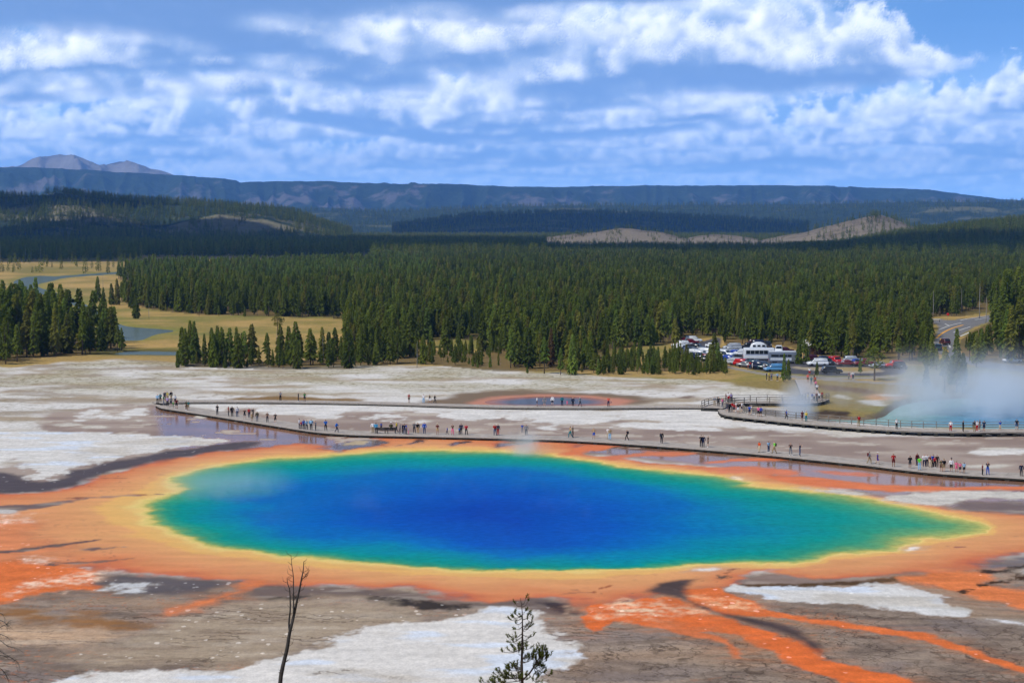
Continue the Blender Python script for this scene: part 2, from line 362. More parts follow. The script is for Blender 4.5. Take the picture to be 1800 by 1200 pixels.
# name: colour in the sun, outline, edge softness m, wander m, wander size m, wet, crack, speck, grass
OVER = [
 # wide wet flats between the spring and the boardwalks (brown algal film under thin water)
 ('wet', (138, 96, 72), [(70,735),(120,722),(200,712),(270,712),(320,722),(420,716),(560,722),(700,725),(860,722),(1000,728),(1120,742),(1260,752),(1420,760),(1560,766),(1700,766),(1950,764),(1950,905),(1750,901),(1600,881),(1475,857),(1350,832),(1150,814),(1000,792),(880,788),(590,796),(450,787),(300,805),(150,842),(87,862),(-120,868),(-120,830),(0,822),(60,790)], 1.6, 2.6, 8, 1.0, 0, 0, 0),
 ('dark', (84, 74, 76), [(-140,835),(10,825),(50,848),(100,845),(115,830),(180,815),(270,796),(340,787),(420,776),(470,776),(450,786),(362,796),(300,806),(237,818),(187,833),(150,843),(130,853),(87,863),(0,868),(-140,869)], 1.2, 0.8, 5, 0.45, 0, 0.25, 0),
 ('white', WHITE, [(-140,750),(0,752),(100,757),(200,762),(300,765),(370,771),(408,772),(395,779),(330,785),(270,792),(225,800),(180,812),(130,822),(108,830),(98,842),(60,848),(50,842),(62,830),(35,818),(15,805),(-140,798)], 0.7, 1.5, 4, 0.0, 0, 0.15, 0.2),
 ('white', WHITE, [(128,731),(160,719),(178,722),(150,732)], 0.8, 1.3, 4, 0, 0, 0, 0), ('white', WHITE, [(155,733),(190,724),(215,731),(217,736),(170,736)], 0.8, 1.3, 4, 0, 0, 0, 0),
 ('white', WHITE, [(213,727),(240,717),(262,720),(262,729),(225,731)], 0.8, 1.3, 4, 0, 0, 0, 0), ('white', WHITE, [(132,738),(150,736),(152,741),(135,742)], 0.6, 0.8, 4, 0, 0, 0, 0),
 ('white', PALE, [(225,739),(250,736),(262,739),(240,742)], 0.6, 0.9, 4, 0, 0, 0, 0), ('white', PALE, [(145,749),(170,747),(200,751),(160,753)], 0.6, 0.9, 4, 0, 0, 0, 0), ('white', PALE, [(95,748),(120,741),(140,746),(110,751)], 0.6, 0.9, 4, 0, 0, 0, 0),
 ('white', PALE, [(335,731),(352,729),(365,733),(345,735)], 0.6, 0.9, 4, 0, 0, 0, 0), ('white', WHITE, [(360,718),(390,716),(396,724),(372,726)], 0.7, 1.0, 4, 0, 0, 0, 0),
 # white sinter in the middle flats
 ('white', WHITE, [(455,715),(530,708),(600,709),(640,715),(620,725),(560,728),(600,735),(540,736),(520,726),(450,725)], 0.9, 3.0, 9, 0, 0, 0, 0),
 ('white', WHITE, [(630,735),(660,728),(695,729),(690,737),(650,740)], 0.8, 2.0, 6, 0, 0, 0, 0), ('white', WHITE, [(690,739),(715,733),(727,740),(700,743)], 0.8, 1.6, 6, 0, 0, 0, 0),
 ('white', WHITE, [(740,722),(800,717),(900,717),(905,735),(840,740),(790,735),(745,728)], 0.9, 3.2, 9, 0, 0, 0, 0), ('white', WHITE, [(725,741),(745,738),(752,742),(735,744)], 0.6, 1.0, 6, 0, 0, 0, 0),
 ('white', WHITE, [(900,720),(960,717),(1020,722),(1080,735),(1040,742),(990,752),(940,753),(950,744),(900,732)], 0.9, 2.8, 8, 0, 0, 0, 0),
 ('white', WHITE, [(1090,722),(1180,717),(1255,718),(1290,730),(1315,746),(1260,750),(1200,743),(1130,738)], 0.9, 2.8, 9, 0, 0, 0, 0), ('white', WHITE, [(1060,742),(1160,741),(1255,753),(1240,758),(1180,757),(1100,748)], 0.9, 2.6, 8, 0, 0, 0, 0),
 ('white', WHITE, [(1290,745),(1330,741),(1400,742),(1440,752),(1420,758),(1350,757)], 0.9, 2.0, 8, 0, 0, 0, 0), ('white', PALE, [(1450,757),(1530,755),(1550,762),(1500,768),(1460,763)], 0.9, 2.0, 6, 0, 0, 0, 0),
 ('white', WHITE, [(1683,795),(1720,790),(1800,787),(1950,788),(1950,796),(1800,797),(1740,800),(1690,798)], 0.7, 1.0, 5, 0, 0, 0, 0), ('white', PALE, [(1690,818),(1760,815),(1775,820),(1700,823)], 0.6, 0.8, 5, 0, 0, 0, 0),
 ('white', PALE, [(1720,787),(1770,785),(1770,788),(1730,790)], 0.6, 0.8, 5, 0, 0, 0, 0),('white', PALE, [(1290,768),(1320,765),(1318,770),(1295,771)], 0.6, 0.8, 5, 0, 0, 0, 0),
 # orange streaks in the shallows behind the spring
 ('org', (222,122,72), [(985,795),(1030,784),(1065,777),(1100,776),(1118,781),(1085,785),(1050,790),(1010,800)], 0.8, 0.8, 5, 0.45, 0, 0, 0), ('org', (214,122,80), [(1060,803),(1100,796),(1150,792),(1200,794),(1225,799),(1150,801),(1100,803),(1075,808)], 0.8, 0.8, 5, 0.5, 0, 0, 0),
 ('org', (222,124,78), [(1225,815),(1275,807),(1350,803),(1400,808),(1350,809),(1290,812)], 0.7, 0.6, 5, 0.5, 0, 0, 0), ('org', (220,126,84), [(1200,822),(1275,819),(1350,821),(1420,830),(1380,836),(1300,832)], 1.2, 1.2, 5, 0.5, 0, 0, 0),
 ('org', (224,124,74), [(1330,834),(1425,838),(1500,846),(1560,853),(1700,855),(1850,852),(1950,852),(1950,862),(1800,861),(1700,862),(1600,865),(1525,862),(1450,856),(1380,848)], 0.8, 0.6, 5, 0.45, 0, 0, 0),
 ('org', (206,120,86), [(1400,822),(1460,828),(1540,832),(1540,836),(1460,834)], 0.8, 0.8, 5, 0.6, 0, 0, 0), ('org', (206,120,86), [(950,772),(1010,775),(1100,782),(1060,785),(980,779)], 0.8, 0.8, 5, 0.6, 0, 0, 0),
 ('white', PALE, [(1395,854),(1470,859),(1530,866),(1500,868),(1440,862)], 0.7, 0.7, 4, 0, 0, 0, 0),
 ('white', (208,202,192), [(1548,871),(1600,867),(1700,863),(1800,863),(1950,866),(1950,882),(1800,879),(1740,875),(1700,880),(1660,890),(1620,885),(1590,879)], 0.9, 1.3, 5, 0.1, 0, 0, 0),
 ('mud', (120,98,86), [(1660,893),(1700,880),(1760,880),(1950,885),(1950,905),(1800,904),(1720,899)], 1.2, 0.8, 4, 0.6, 0, 0, 0),
 ('dark', (98,74,62), [(578,788),(600,775),(670,773),(692,778),(655,784),(605,791)], 0.6, 0.6, 3, 0.85, 0, 0, 0), ('white', (188,170,140), [(600,778),(640,774),(655,778),(620,783)], 0.6, 0.7, 3, 0.2, 0, 0, 0),
 ('dark', (104,70,58), [(716,781),(740,778),(752,772),(736,772),(724,777),(690,785)], 0.35, 0.5, 3, 0.85, 0, 0, 0), ('dark', (104,70,58), [(784,781),(800,776),(826,775),(812,780),(792,784)], 0.35, 0.5, 3, 0.85, 0, 0, 0), ('dark', (110,72,60), [(852,788),(870,783),(892,776),(886,786)], 0.4, 0.5, 3, 0.85, 0, 0, 0),
 # foreground, left
 ('vivid', (224,120,66), [(-140,985),(60,984),(100,992),(130,1002),(198,1006),(172,1022),(170,1042),(150,1034),(112,1030),(95,1037),(50,1050),(0,1060),(-140,1075)], 0.7, 0.8, 4, 0.1, 0, 0.35, 0),
 ('vivid', (220,138,92), [(-140,915),(40,917),(80,930),(65,950),(80,972),(40,985),(-140,990)], 2.0, 1.6, 6, 0.25, 0, 0.2, 0),
 ('pale', (244,208,180), [(50,1020),(100,1012),(140,1003),(198,1006),(170,1020),(110,1027),(60,1037),(30,1040)], 2.0, 1.6, 3, 0.1, 0, 0.4, 0), ('pale', (240,200,175), [(-40,906),(20,903),(50,912),(30,920),(-40,922)], 2.0, 1.6, 3, 0.1, 0, 0.4, 0), ('pale', (240,200,175), [(48,981),(75,978),(95,988),(80,990)], 2.0, 1.6, 3, 0.1, 0, 0.4, 0),
 ('dark', (92,80,76), [(192,1008),(250,1011),(320,1017),(400,1024),(440,1018),(400,1032),(350,1042),(300,1047),(240,1044),(200,1036),(172,1030)], 1.6, 1.0, 5, 0.6, 0, 0.5, 0), ('white', (206,206,206), [(206,1031),(230,1022),(250,1030),(256,1040),(225,1042)], 0.8, 1.3, 2, 0, 0, 0, 0),
 ('vivid', (222,128,80), [(262,1086),(330,1062),(390,1042),(450,1020),(478,1026),(450,1040),(400,1049),(350,1066),(300,1087)], 1.0, 0.8, 4, 0.2, 0, 0.25, 0),
 ('ochre', (150,108,70), [(-100,1062),(60,1070),(150,1082),(260,1090),(330,1096),(340,1103),(250,1112),(150,1106),(60,1096),(-100,1094)], 1.6, 1.6, 5, 0.2, 0.0, 0, 0),
 ('sand', (198,166,136), [(-100,1100),(60,1095),(150,1104),(220,1110),(240,1120),(100,1132),(-100,1140)], 1.6, 1.0, 4, 0, 0, 0.1, 0),
 ('mud', (112,94,84), [(450,1028),(520,1028),(600,1032),(700,1040),(760,1050),(830,1058),(900,1058),(960,1048),(1000,1060),(1022,1076),(980,1080),(900,1067),(830,1071),(740,1063),(640,1047),(560,1045),(480,1055),(440,1050)], 0.9, 0.7, 4, 0.5, 0, 0.2, 0),
 ('black', (66,58,54), [(470,1050),(510,1046),(560,1046),(540,1050),(480,1055)], 0.6, 0.5, 2, 0.2, 0, 0.2, 0), ('black', (62,54,50), [(640,1048),(700,1050),(760,1058),(840,1065),(820,1072),(720,1070),(660,1060)], 0.7, 0.7, 2, 0.2, 0, 1.0, 0), ('black', (62,52,54), [(950,1058),(990,1058),(1020,1074),(1010,1080),(970,1072)], 0.8, 0.6, 2, 0.4, 0, 0.3, 0),
 ('tan', (172,154,132), [(300,1090),(420,1062),(520,1054),(640,1054),(720,1070),(830,1074),(700,1096),(600,1112),(560,1140),(450,1168),(300,1176),(160,1172),(200,1130)], 2.0, 1.5, 5, 0, 0, 0.75, 0),
 ('white', (222,217,210), [(60,1205),(110,1193),(200,1181),(330,1176),(470,1171),(520,1150),(580,1130),(600,1111),(650,1096),(700,1098),(790,1090),(820,1076),(850,1069),(900,1066),(930,1072),(960,1090),(985,1115),(1000,1130),(1025,1142),(1000,1160),(990,1176),(960,1200),(955,1290),(0,1290)], 0.5, 0.9, 3, 0, 0, 0.05, 0),
 # foreground, right
 ('vivid', (226,114,58), [(1020,1070),(1060,1062),(1120,1055),(1190,1047),(1230,1065),(1250,1075),(1290,1085),(1350,1110),(1400,1125),(1425,1136),(1430,1148),(1450,1160),(1500,1170),(1560,1185),(1620,1200),(1700,1230),(1620,1260),(1560,1225),(1480,1195),(1400,1170),(1365,1158),(1362,1148),(1340,1135),(1280,1112),(1200,1108),(1150,1100),(1080,1093),(1055,1098),(1045,1115),(1035,1108),(1025,1095),(1022,1080)], 0.35, 0.5, 3, 0.15, 0, 0.25, 0),
 ('pale', (244,206,170), [(1022,1070),(1080,1063),(1130,1056),(1180,1062),(1240,1070),(1215,1076),(1165,1078),(1150,1087),(1090,1085),(1045,1076)], 2.0, 1.6, 2.5, 0.1, 0, 0.4, 0),
 ('vivid', (225,118,64), [(1196,1036),(1267,1031),(1290,1045),(1330,1062),(1350,1073),(1420,1083),(1480,1095),(1560,1105),(1640,1115),(1700,1140),(1800,1172),(1900,1203),(1900,1210),(1800,1180),(1700,1151),(1640,1128),(1560,1113),(1480,1104),(1420,1092),(1350,1083),(1290,1082),(1245,1072),(1235,1065),(1215,1055),(1198,1044)], 0.3, 0.4, 3, 0.15, 0, 0.3, 0),
 ('pale', (242,190,146), [(1225,1050),(1290,1052),(1330,1064),(1300,1074),(1260,1070)], 2.0, 1.6, 2.5, 0.1, 0, 0.4, 0),
 ('vivid', (214,120,74), [(1150,1093),(1200,1105),(1260,1114),(1285,1124),(1302,1145),(1299,1158),(1290,1152),(1280,1136),(1255,1123),(1200,1114),(1150,1102)], 0.4, 0.4, 3, 0.15, 0, 0.1, 0),
 ('dark', (84,70,68), [(1240,1015),(1207,1017),(1165,1022),(1132,1037),(1150,1041),(1185,1047),(1215,1060),(1245,1073),(1290,1086),(1400,1118),(1428,1138),(1445,1150),(1442,1134),(1405,1106),(1360,1092),(1290,1081),(1240,1067),(1214,1053),(1200,1040),(1206,1030),(1216,1021)], 0.7, 0.22, 2.5, 0.2, 0, 0.1, 0),
 ('mud', (146,126,116), [(1380,1010),(1412,1018),(1475,1019),(1530,1012),(1575,1014),(1560,1020),(1480,1027),(1350,1031),(1300,1028),(1345,1008)], 0.5, 0.4, 3, 0.3, 0, 0.1, 0), ('black', (92,70,48), [(1272,1030),(1320,1024),(1400,1027),(1480,1023),(1540,1017),(1576,1013),(1585,1020),(1540,1026),(1470,1029),(1380,1032),(1300,1030)], 0.35, 0.4, 2, 0.1, 0, 0, 0),
 ('white', (216,214,210), [(1275,1032),(1300,1029),(1350,1033),(1420,1031),(1480,1029),(1530,1027),(1578,1022),(1600,1030),(1640,1040),(1672,1046),(1660,1055),(1715,1074),(1700,1082),(1630,1080),(1560,1070),(1490,1065),(1400,1060),(1350,1050),(1300,1042)], 0.4, 0.8, 3, 0, 0, 0.2, 0), ('white', (216,214,214), [(1736,1086),(1780,1090),(1840,1100),(1840,1105),(1770,1094)], 0.3, 0.4, 3, 0, 0, 0, 0),
 ('vivid', (223,128,76), [(1572,1014),(1625,1006),(1720,1003),(1742,1014),(1728,1026),(1790,1035),(1950,1052),(1950,1092),(1800,1070),(1740,1054),(1690,1043),(1620,1029)], 0.8, 0.6, 3, 0.1, 0, 0.35, 0),
 ('mud', (118,110,112), [(1722,1000),(1760,980),(1830,968),(1980,972),(1980,992),(1800,996)], 1.6, 0.8, 3, 0.4, 0, 0, 0), ('black', (62,50,42), [(1712,1004),(1760,1002),(1800,991),(1900,975),(1900,985),(1800,1000),(1750,1007)], 0.4, 0.5, 2, 0.1, 0, 0, 0), ('black', (74,54,40), [(1680,1041),(1715,1030),(1750,1020),(1800,1010),(1900,1000),(1900,1006),(1800,1015),(1750,1025),(1700,1038)], 0.35, 0.6, 1.5, 0.1, 0, 0, 0), ('white', (196,194,194), [(1790,1003),(1850,996),(1900,994),(1900,1003),(1810,1007)], 0.4, 0.5, 2, 0, 0, 0.2, 0),
 # thin dark flow lines in the left mats
 ('mud', (116,98,94), [(0,888),(50,887),(110,879),(165,874),(105,886),(40,897),(-60,906),(-60,888)], 0.5, 0.4, 3, 0.4, 0, 0, 0), ('white', (196,190,184), [(-40,894),(28,895),(25,902),(-40,903)], 0.5, 0.4, 3, 0, 0, 0, 0), ('mud', (104,84,80), [(-60,970),(20,966),(70,960),(125,952),(190,946),(128,957),(75,964),(20,971),(-60,976)], 0.35, 0.3, 2, 0.3, 0, 0, 0),
 ('mud', (120,96,90), [(140,967),(178,961),(230,960),(200,964),(170,967)], 0.4, 0.4, 2, 0.3, 0, 0, 0), ('mud', (136,100,84), [(100,988),(180,985),(252,979),(180,988),(110,992)], 0.3, 0.3, 2, 0.3, 0, 0, 0), ('mud', (150,96,76), [(98,875),(160,873),(250,868),(312,865),(250,870),(160,876)], 0.3, 0.25, 2, 0.3, 0, 0, 0), ('mud', (120,96,86), [(80,993),(95,987),(106,990),(100,994)], 0.3, 0.3, 1, 0.1, 0, 0, 0),
 # small flecks in the near mats
 ('fleck', (166,96,64), [(1055,1034),(1066,1029),(1077,1028),(1070,1033)], 0.2, 0.3, 1, 0.2, 0, 0, 0), ('fleck', (160,92,64), [(1040,1042),(1044,1036),(1046,1040)], 0.2, 0.2, 1, 0.2, 0, 0, 0), ('fleck', (104,84,70), [(1262,1014),(1272,1009),(1282,1011),(1278,1017),(1266,1017)], 0.3, 0.4, 1, 0.2, 0, 0, 0), ('fleck', (150,92,64), [(1272,1008),(1285,1000),(1295,998),(1285,1004)], 0.3, 0.3, 1, 0.2, 0, 0, 0), ('fleck', (150,96,84), [(1662,958),(1680,960),(1700,961),(1680,963)], 0.25, 0.3, 1, 0.2, 0, 0, 0),
 ('white', (232,222,212), [(1212,1001),(1240,997),(1262,997),(1268,1001),(1235,1004)], 0.5, 0.3, 2, 0, 0, 0, 0), ('white', (236,226,216), [(1590,965),(1605,959),(1617,959),(1605,967)], 0.4, 0.3, 2, 0, 0, 0, 0), ('white', (236,214,180), [(1284,834),(1300,838),(1310,842),(1300,843)], 0.5, 0.3, 2, 0, 0, 0, 0),
]
# far pools
TPOOL = [(845,706),(870,700),(930,695.5),(1000,695),(1050,698.5),(1080,704),(1070,711),(980,713.5),(880,713.5)]
XPOOL = [(1560,713),(1585,701),(1640,694),(1700,691),(1800,692),(1980,696),(1980,768),(1800,753),(1700,751),(1600,750),(1510,743),(1440,737),(1400,730),(1430,726),(1500,730),(1545,726)]
FAR_OVER = [
 ('mud', (128,108,86), [(740,708),(770,697),(830,688),(900,683),(960,688),(1010,692),(1070,690),(1110,694),(1180,700),(1100,714),(860,716),(760,715)], 3.0, 3.5, 10, 0.35, 0, 0, 0),
 ('org', (196,132,104), [(815,708),(850,699),(900,694),(960,692.5),(1040,694),(1090,701),(1125,706),(1090,712),(1060,716),(850,715)], 2.0, 1.5, 8, 0.5, 0, 0, 0),
 ('mud', (140,112,74), [(400,704),(440,699),(500,697),(620,700),(640,704),(540,706),(440,707)], 2.0, 3.0, 8, 0.2, 0, 0, 0), ('mud', (130,112,100), [(1196,699),(1210,695),(1222,696),(1210,701)], 1.0, 1.0, 5, 0.1, 0, 0, 0),
 ('gold', (176,148,92), [(60,640),(-200,648),(-200,620),(0,620),(200,616),(330,612),(330,640),(250,632),(120,634)], 3.0, 6.0, 20, 0, 0, 0, 0.5),
 ('gold', (178,150,96), [(300,640),(700,640),(860,648),(1000,656),(1180,664),(1300,668),(1300,650),(1000,630),(700,620),(300,618)], 3.0, 5.0, 16, 0, 0, 0, 0.5),
 ('slope', (148,130,80), [(1290,672),(1340,664),(1400,668),(1480,668),(1560,672),(1640,660),(1760,660),(1960,665),(1960,700),(1700,694),(1600,697),(1560,712),(1540,728),(1440,728),(1390,722),(1380,705),(1400,690),(1340,684)], 3.0, 4.0, 12, 0, 0, 0, 0.6),
 ('slope', (118,92,66), [(1440,676),(1500,680),(1552,686),(1556,696),(1520,694),(1460,684)], 3.0, 4.0, 10, 0, 0, 0, 0.4), ('org', (196,146,92), [(1510,697),(1545,692),(1610,695),(1565,704),(1530,704)], 2.0, 2.0, 6, 0, 0, 0, 0), ('white', (206,204,196), [(1538,694),(1560,692),(1600,694),(1570,697)], 1.2, 1.2, 6, 0, 0, 0, 0),
 ('white', (196,192,180), [(1462,692),(1480,693),(1500,701),(1490,702),(1470,697)], 1.2, 2.0, 6, 0, 0, 0, 0.3), ('white', (200,198,192), [(1520,703),(1550,703),(1565,712),(1535,714)], 1.5, 2.0, 6, 0, 0, 0, 0), ('dark', (70,58,48), [(1425,724),(1450,720),(1495,724),(1490,731),(1440,730)], 1.0, 2.0, 4, 0.2, 0, 0, 0),
 ('wet', (112,104,98), [(1280,716),(1340,718),(1400,722),(1440,730),(1500,742),(1440,742),(1340,730)], 2.0, 2.0, 6, 0.5, 0, 0, 0.2),
]
ROADS = [  # asphalt, paler walks and the highway (px outlines)
 ('asphalt', (88,88,94), [(1196,612),(1214,606),(1245,597),(1266,592),(1268,600),(1262,612),(1290,612),(1330,608),(1385,614),(1400,628),(1440,634),(1500,638),(1560,638),(1592,646),(1592,656),(1540,660),(1440,656),(1380,650),(1345,654),(1290,642),(1240,632),(1200,622)], 0.5, 0.3, 5),
 ('gravel', (166,154,132), [(1392,642),(1420,646),(1470,645),(1540,648),(1556,652),(1530,656),(1470,655),(1420,650),(1392,647)], 0.8, 0.6, 5),
 ('gold', (164,140,92), [(1460,645),(1540,646),(1550,650),(1500,653),(1462,651)], 0.8, 0.6, 5),
 ('asphalt', (84,84,90), [(1380,650),(1440,654),(1500,657),(1560,655),(1592,650),(1592,657),(1540,661),(1440,660),(1380,656)], 0.5, 0.3, 5),
 ('walk', (152,146,138), [(1200,624),(1240,634),(1290,645),(1345,656.5),(1400,660),(1460,662),(1540,662),(1584,658),(1584,661),(1540,665.5),(1460,665.5),(1400,664),(1345,660),(1290,649),(1240,638),(1200,628)], 0.4, 0.2, 5),
 ('walk', (150,144,136), [(1386,660),(1440,664),(1500,668),(1560,672),(1640,676),(1640,679),(1560,675.5),(1500,671.5),(1440,668),(1386,664)], 0.4, 0.2, 5),
 ('highway', (124,124,126), [(1760,552),(1735,554),(1690,562),(1640,561),(1636,566),(1650,572),(1648,584),(1642,594),(1642,606),(1644,614),(1652,622),(1672,632),(1700,640),(1740,648),(1800,654),(1900,662),(1900,652),(1800,643),(1740,636),(1704,628),(1684,618),(1676,608),(1678,600),(1690,588),(1708,577),(1730,568),(1760,560)], 0.5, 0.3, 5),
]
def paint(x, y):
    """base colour (linear) and surface masks at ground points"""
    n = len(x); col = np.zeros((n, 3)); wet = np.zeros(n); crack = np.zeros(n); speck = np.zeros(n); grass = np.zeros(n)
    b1 = fbm(x/30, y/30, 4, 1); b2 = fbm(x/6, y/6, 4, 2); b3 = fbm(x/90, y/90, 3, 3); b4 = fbm(x/2.2, y/2.2, 3, 4)
    def put(mask, c, w=None, cr=None, sp=None, gr=None):
        nonlocal col, wet, crack, speck, grass
        m = mask[:, None]; col = col*(1-m) + np.asarray(c)*m
        if w is not None: wet = wet*(1-mask)+w*mask
        if cr is not None: crack = crack*(1-mask)+cr*mask
        if sp is not None: speck = speck*(1-mask)+sp*mask
        if gr is not None: grass = grass*(1-mask)+gr*mask
    # meadow and forest floor everywhere first
    g = sstep(b1*0.6+b2*0.25+b3*0.5, -0.5, 0.6)[:, None]
    col[:] = np.array(S(192, 158, 98))*g + np.array(S(146, 132, 74))*(1-g); grass[:] = 0.45
    put(sstep(fbm(x/70, y/45, 3, 12), 0.15, 0.45)*0.6, S(118, 122, 62))
    # the sinter plain: white to tan, tufted with grass at its far side
    plain = sdf(x, y, [(-420,640),(-200,636),(0,648),(60,640),(150,632),(235,624),(322,622),(330,640),(500,646),(690,640),(760,642),(900,652),(1040,658),(1180,666),(1300,672),(1390,682),(1420,700),(1380,714),(1480,734),(1640,756),(1950,756),(2300,780),(2300,1400),(-600,1400)], 40, 2)
    pm = sstep(-(plain + 5*fbm(x/14, y/14, 4, 21)), -1.5, 2.5)
    wv = fbm(x/26, y/11, 4, 31)+0.45*b2
    pc = np.array(S(*WHITE))*sstep(wv, -0.75, 0.15)[:, None] + np.array(S(172, 156, 134))*(1-sstep(wv, -0.75, 0.15))[:, None]
    put(pm, pc, 0.0, 0.0, 0.05, 0.0)
    far = sstep(y, 312, 352)                      # tufts towards the trees
    tuft = sstep(fbm(x/22, y/15, 4, 41)+0.25*b2, -0.45, 0.3)*far*pm
    put(tuft*0.6, S(180, 170, 138))
    rill = sstep(0.05-np.abs(fbm(x/24, y/13, 4, 43)), 0.0, 0.05)*pm*sstep(y, 268, 300)*sstep(fbm(x/40, y/30, 2, 44), -0.1, 0.3)
    put(rill*0.6, S(150, 134, 116), 0.1); grass = np.maximum(grass*(1-pm), tuft*1.0)
    lf = sstep(-x, 45, 85)*sstep(y, 255, 285)*pm     # the plain west of the boardwalk is streaked with grey mud
    put(lf*sstep(fbm(x/20, y/9, 4, 51), 0.0, 0.4)*0.75, S(160, 146, 128)); grass = np.maximum(grass, lf*0.55*sstep(fbm(x/16, y/16, 3, 52), -0.1, 0.4))
    # near flats: brown-grey plates
    nf = sdf(x, y, [(-500,985),(0,1000),(250,1008),(450,1020),(700,1036),(960,1046),(1100,1050),(1200,1020),(1400,1000),(1720,985),(1950,960),(2600,960),(2600,1500),(-800,1500)], 30, 1)
    nm = sstep(-nf, -2, 2)
    qx = x + 5*fbm(x/22, y/22, 3, 62); qy = y + 4*fbm(x/22, y/22, 3, 63) + 0.10*x
    streak = fbm(qx/8.0, qy/2.4, 5, 61, 0.55)
    cc = np.array(S(160, 142, 126))*sstep(streak, -0.6, 0.5)[:, None] + np.array(S(128, 112, 100))*(1-sstep(streak, -0.6, 0.5))[:, None]
    cc = cc*(1+0.15*b1)[:, None]
    warm = sstep(fbm(qx/20, qy/8, 3, 64), 0.1, 0.6)[:, None]*0.45; cc = cc*(1-warm) + np.array(S(178, 148, 120))*warm
    cool = sstep(fbm(qx/14, qy/6, 3, 65), 0.15, 0.6)[:, None]*0.45; cc = cc*(1-cool) + np.array(S(134, 124, 122))*cool
    put(nm, cc, 0.08, 0.0, 0.0, 0.0)
    right = sdf(x, y, [(1290,1070),(1450,1068),(1600,1078),(1760,1092),(2100,1120),(2300,1500),(1400,1300),(1000,1250),(900,1180),(1050,1120),(1200,1115)], 30, 1)
    crack = np.maximum(crack, sstep(-right, -3, 3)*nm)
    speck = np.maximum(speck, nm*0.12)
    # fine branching run-off across the near flats: rust threads and dark wet channels
    v1 = np.abs(fbm(qx/10, qy/3.2, 4, 66, 0.55)); v2 = np.abs(fbm(qx/6+3, qy/2.0, 4, 67, 0.55)); zone_ = sstep(fbm(x/24, y/12, 3, 68), -0.05, 0.35)*nm
    put(sstep(0.045-v1, 0.0, 0.045)*zone_*0.6, S(188, 116, 76)); put(sstep(0.035-v2, 0.0, 0.035)*sstep(fbm(x/18, y/10, 3, 69), 0.0, 0.4)*nm*0.6, S(92, 76, 66))
    for kind, c, pts, soft, wan, size, wt, cr, sp, gr in FAR_OVER:
        d = sdf(x, y, pts, 25+wan*2, 2) + wan*fbm(x/size, y/size*0.8, 4, len(pts)*7+int(pts[0][0]))
        put(sstep(-d, -soft, soft), S(*c), wt, cr, sp, gr)
    # orange mats and the spring itself
    t, dw, d5 = zone(x, y)
    for kind, c, pts, soft, wan, size, wt, cr, sp, gr in OVER[:1]:
        d = sdf(x, y, pts, 25+wan*2, 2) + wan*fbm(x/size, y/size, 4, 77)
        mud = sstep(fbm(x/16, y/10, 4, 78)+0.3*b2, -0.45, 0.55)[:, None]
        mm = sstep(-d, -soft, soft)
        shore = sdf(x, y, [(a_, b_+1.0) for a_, b_ in NEAR_LINE] + [(1960,910),(1700,896),(1475,857),(1250,817),(1000,790),(880,786),(590,794),(450,786),(300,800),(275,735)], 12, 1)
        wl = sstep(-shore, -2.0, 1.0)
        dry = np.array(S(150, 130, 118))*mud + np.array(S(172, 154, 140))*(1-mud)
        wtc = np.array(S(132, 98, 78))*mud + np.array(S(156, 114, 88))*(1-mud)
        put(mm, dry*(1-wl[:, None]) + wtc*wl[:, None], 0.40*(1-wl)+0.95*wl, cr, sp, gr)
        isl = sstep(fbm(x/9, y/5, 4, 79)+0.25*b2, 0.38, 0.52)*sstep(y, 232, 250)     # small dry plates showing through
        put(isl*sstep(-d, -soft, soft)*0.85, S(196, 184, 170), 0.1)
    edge = fbm(x/5, y/5, 4, 71)*0.9
    mats = sstep(-(d5+edge), -0.9, 0.9)
    tt = np.clip(np.where(t < 5.2, t, 5.0), 0, 5)
    mc = ramp(np.clip(tt + np.where(tt > 3.1, 0.10*b2, 0.02*b2), 0, 5))
    st = fbm(x/9, y/2.2, 4, 81)[:, None]
    mc = mc*(1 + 0.10*st*np.clip(tt-3, 0, 1)[:, None])
    # thin dark lines and flecks where the film has torn
    ln = sstep(0.035-np.abs(fbm(x/15, y/4.5, 4, 83)), 0.0, 0.035)*sstep(fbm(x/26, y/14, 2, 84), 0.12, 0.4)*np.clip(tt-3.7, 0, 1)
    mc = mc*(1-0.55*ln[:, None]) + np.array(S(120, 84, 70))*0.55*ln[:, None]
    put(mats, mc, 0.30, 0.0, 0.0, 0.0)
    inw = (dw < 0)
    for kind, c, pts, soft, wan, size, wt, cr, sp, gr in OVER[1:]:
        reach = 6+wan*2+soft*2
        sd = sdf(x, y, pts, reach, 2)
        k = np.nonzero(sd < reach-0.01)[0]
        if len(k) == 0: continue
        d = sd[k] + 1.5*wan*fbm(x[k]/size, y[k]/size*0.8, 5, len(pts)*5+int(abs(pts[0][0])), 0.58)
        m = np.zeros(n); m[k] = sstep(-d, -soft, soft)
        m *= ~inw
        v = np.zeros(n); v[k] = 0.16*fbm(x[k]/5.0, y[k]/2.2, 4, 91)
        if kind == 'white' and len(pts) > 14:        # big sinter sheets: bluish fresh crust, tan stains
            w1 = sstep(fbm(x[k]/11, y[k]/5, 4, 93), 0.15, 0.5)[:, None]; w2 = sstep(fbm(x[k]/16, y[k]/9, 4, 94), 0.05, 0.6)[:, None]
            cc2 = np.asarray(S(*c))[None, :]*(1-0.75*w1) + np.asarray(S(216, 226, 240))[None, :]*0.75*w1
            cc2 = cc2*(1-0.5*w2) + np.asarray(S(190, 178, 160))[None, :]*0.5*w2
            full = np.zeros((n, 3)); full[:] = S(*c); full[k] = cc2
            put(m, full*(1+0.5*v)[:, None], wt, cr, sp, gr); continue
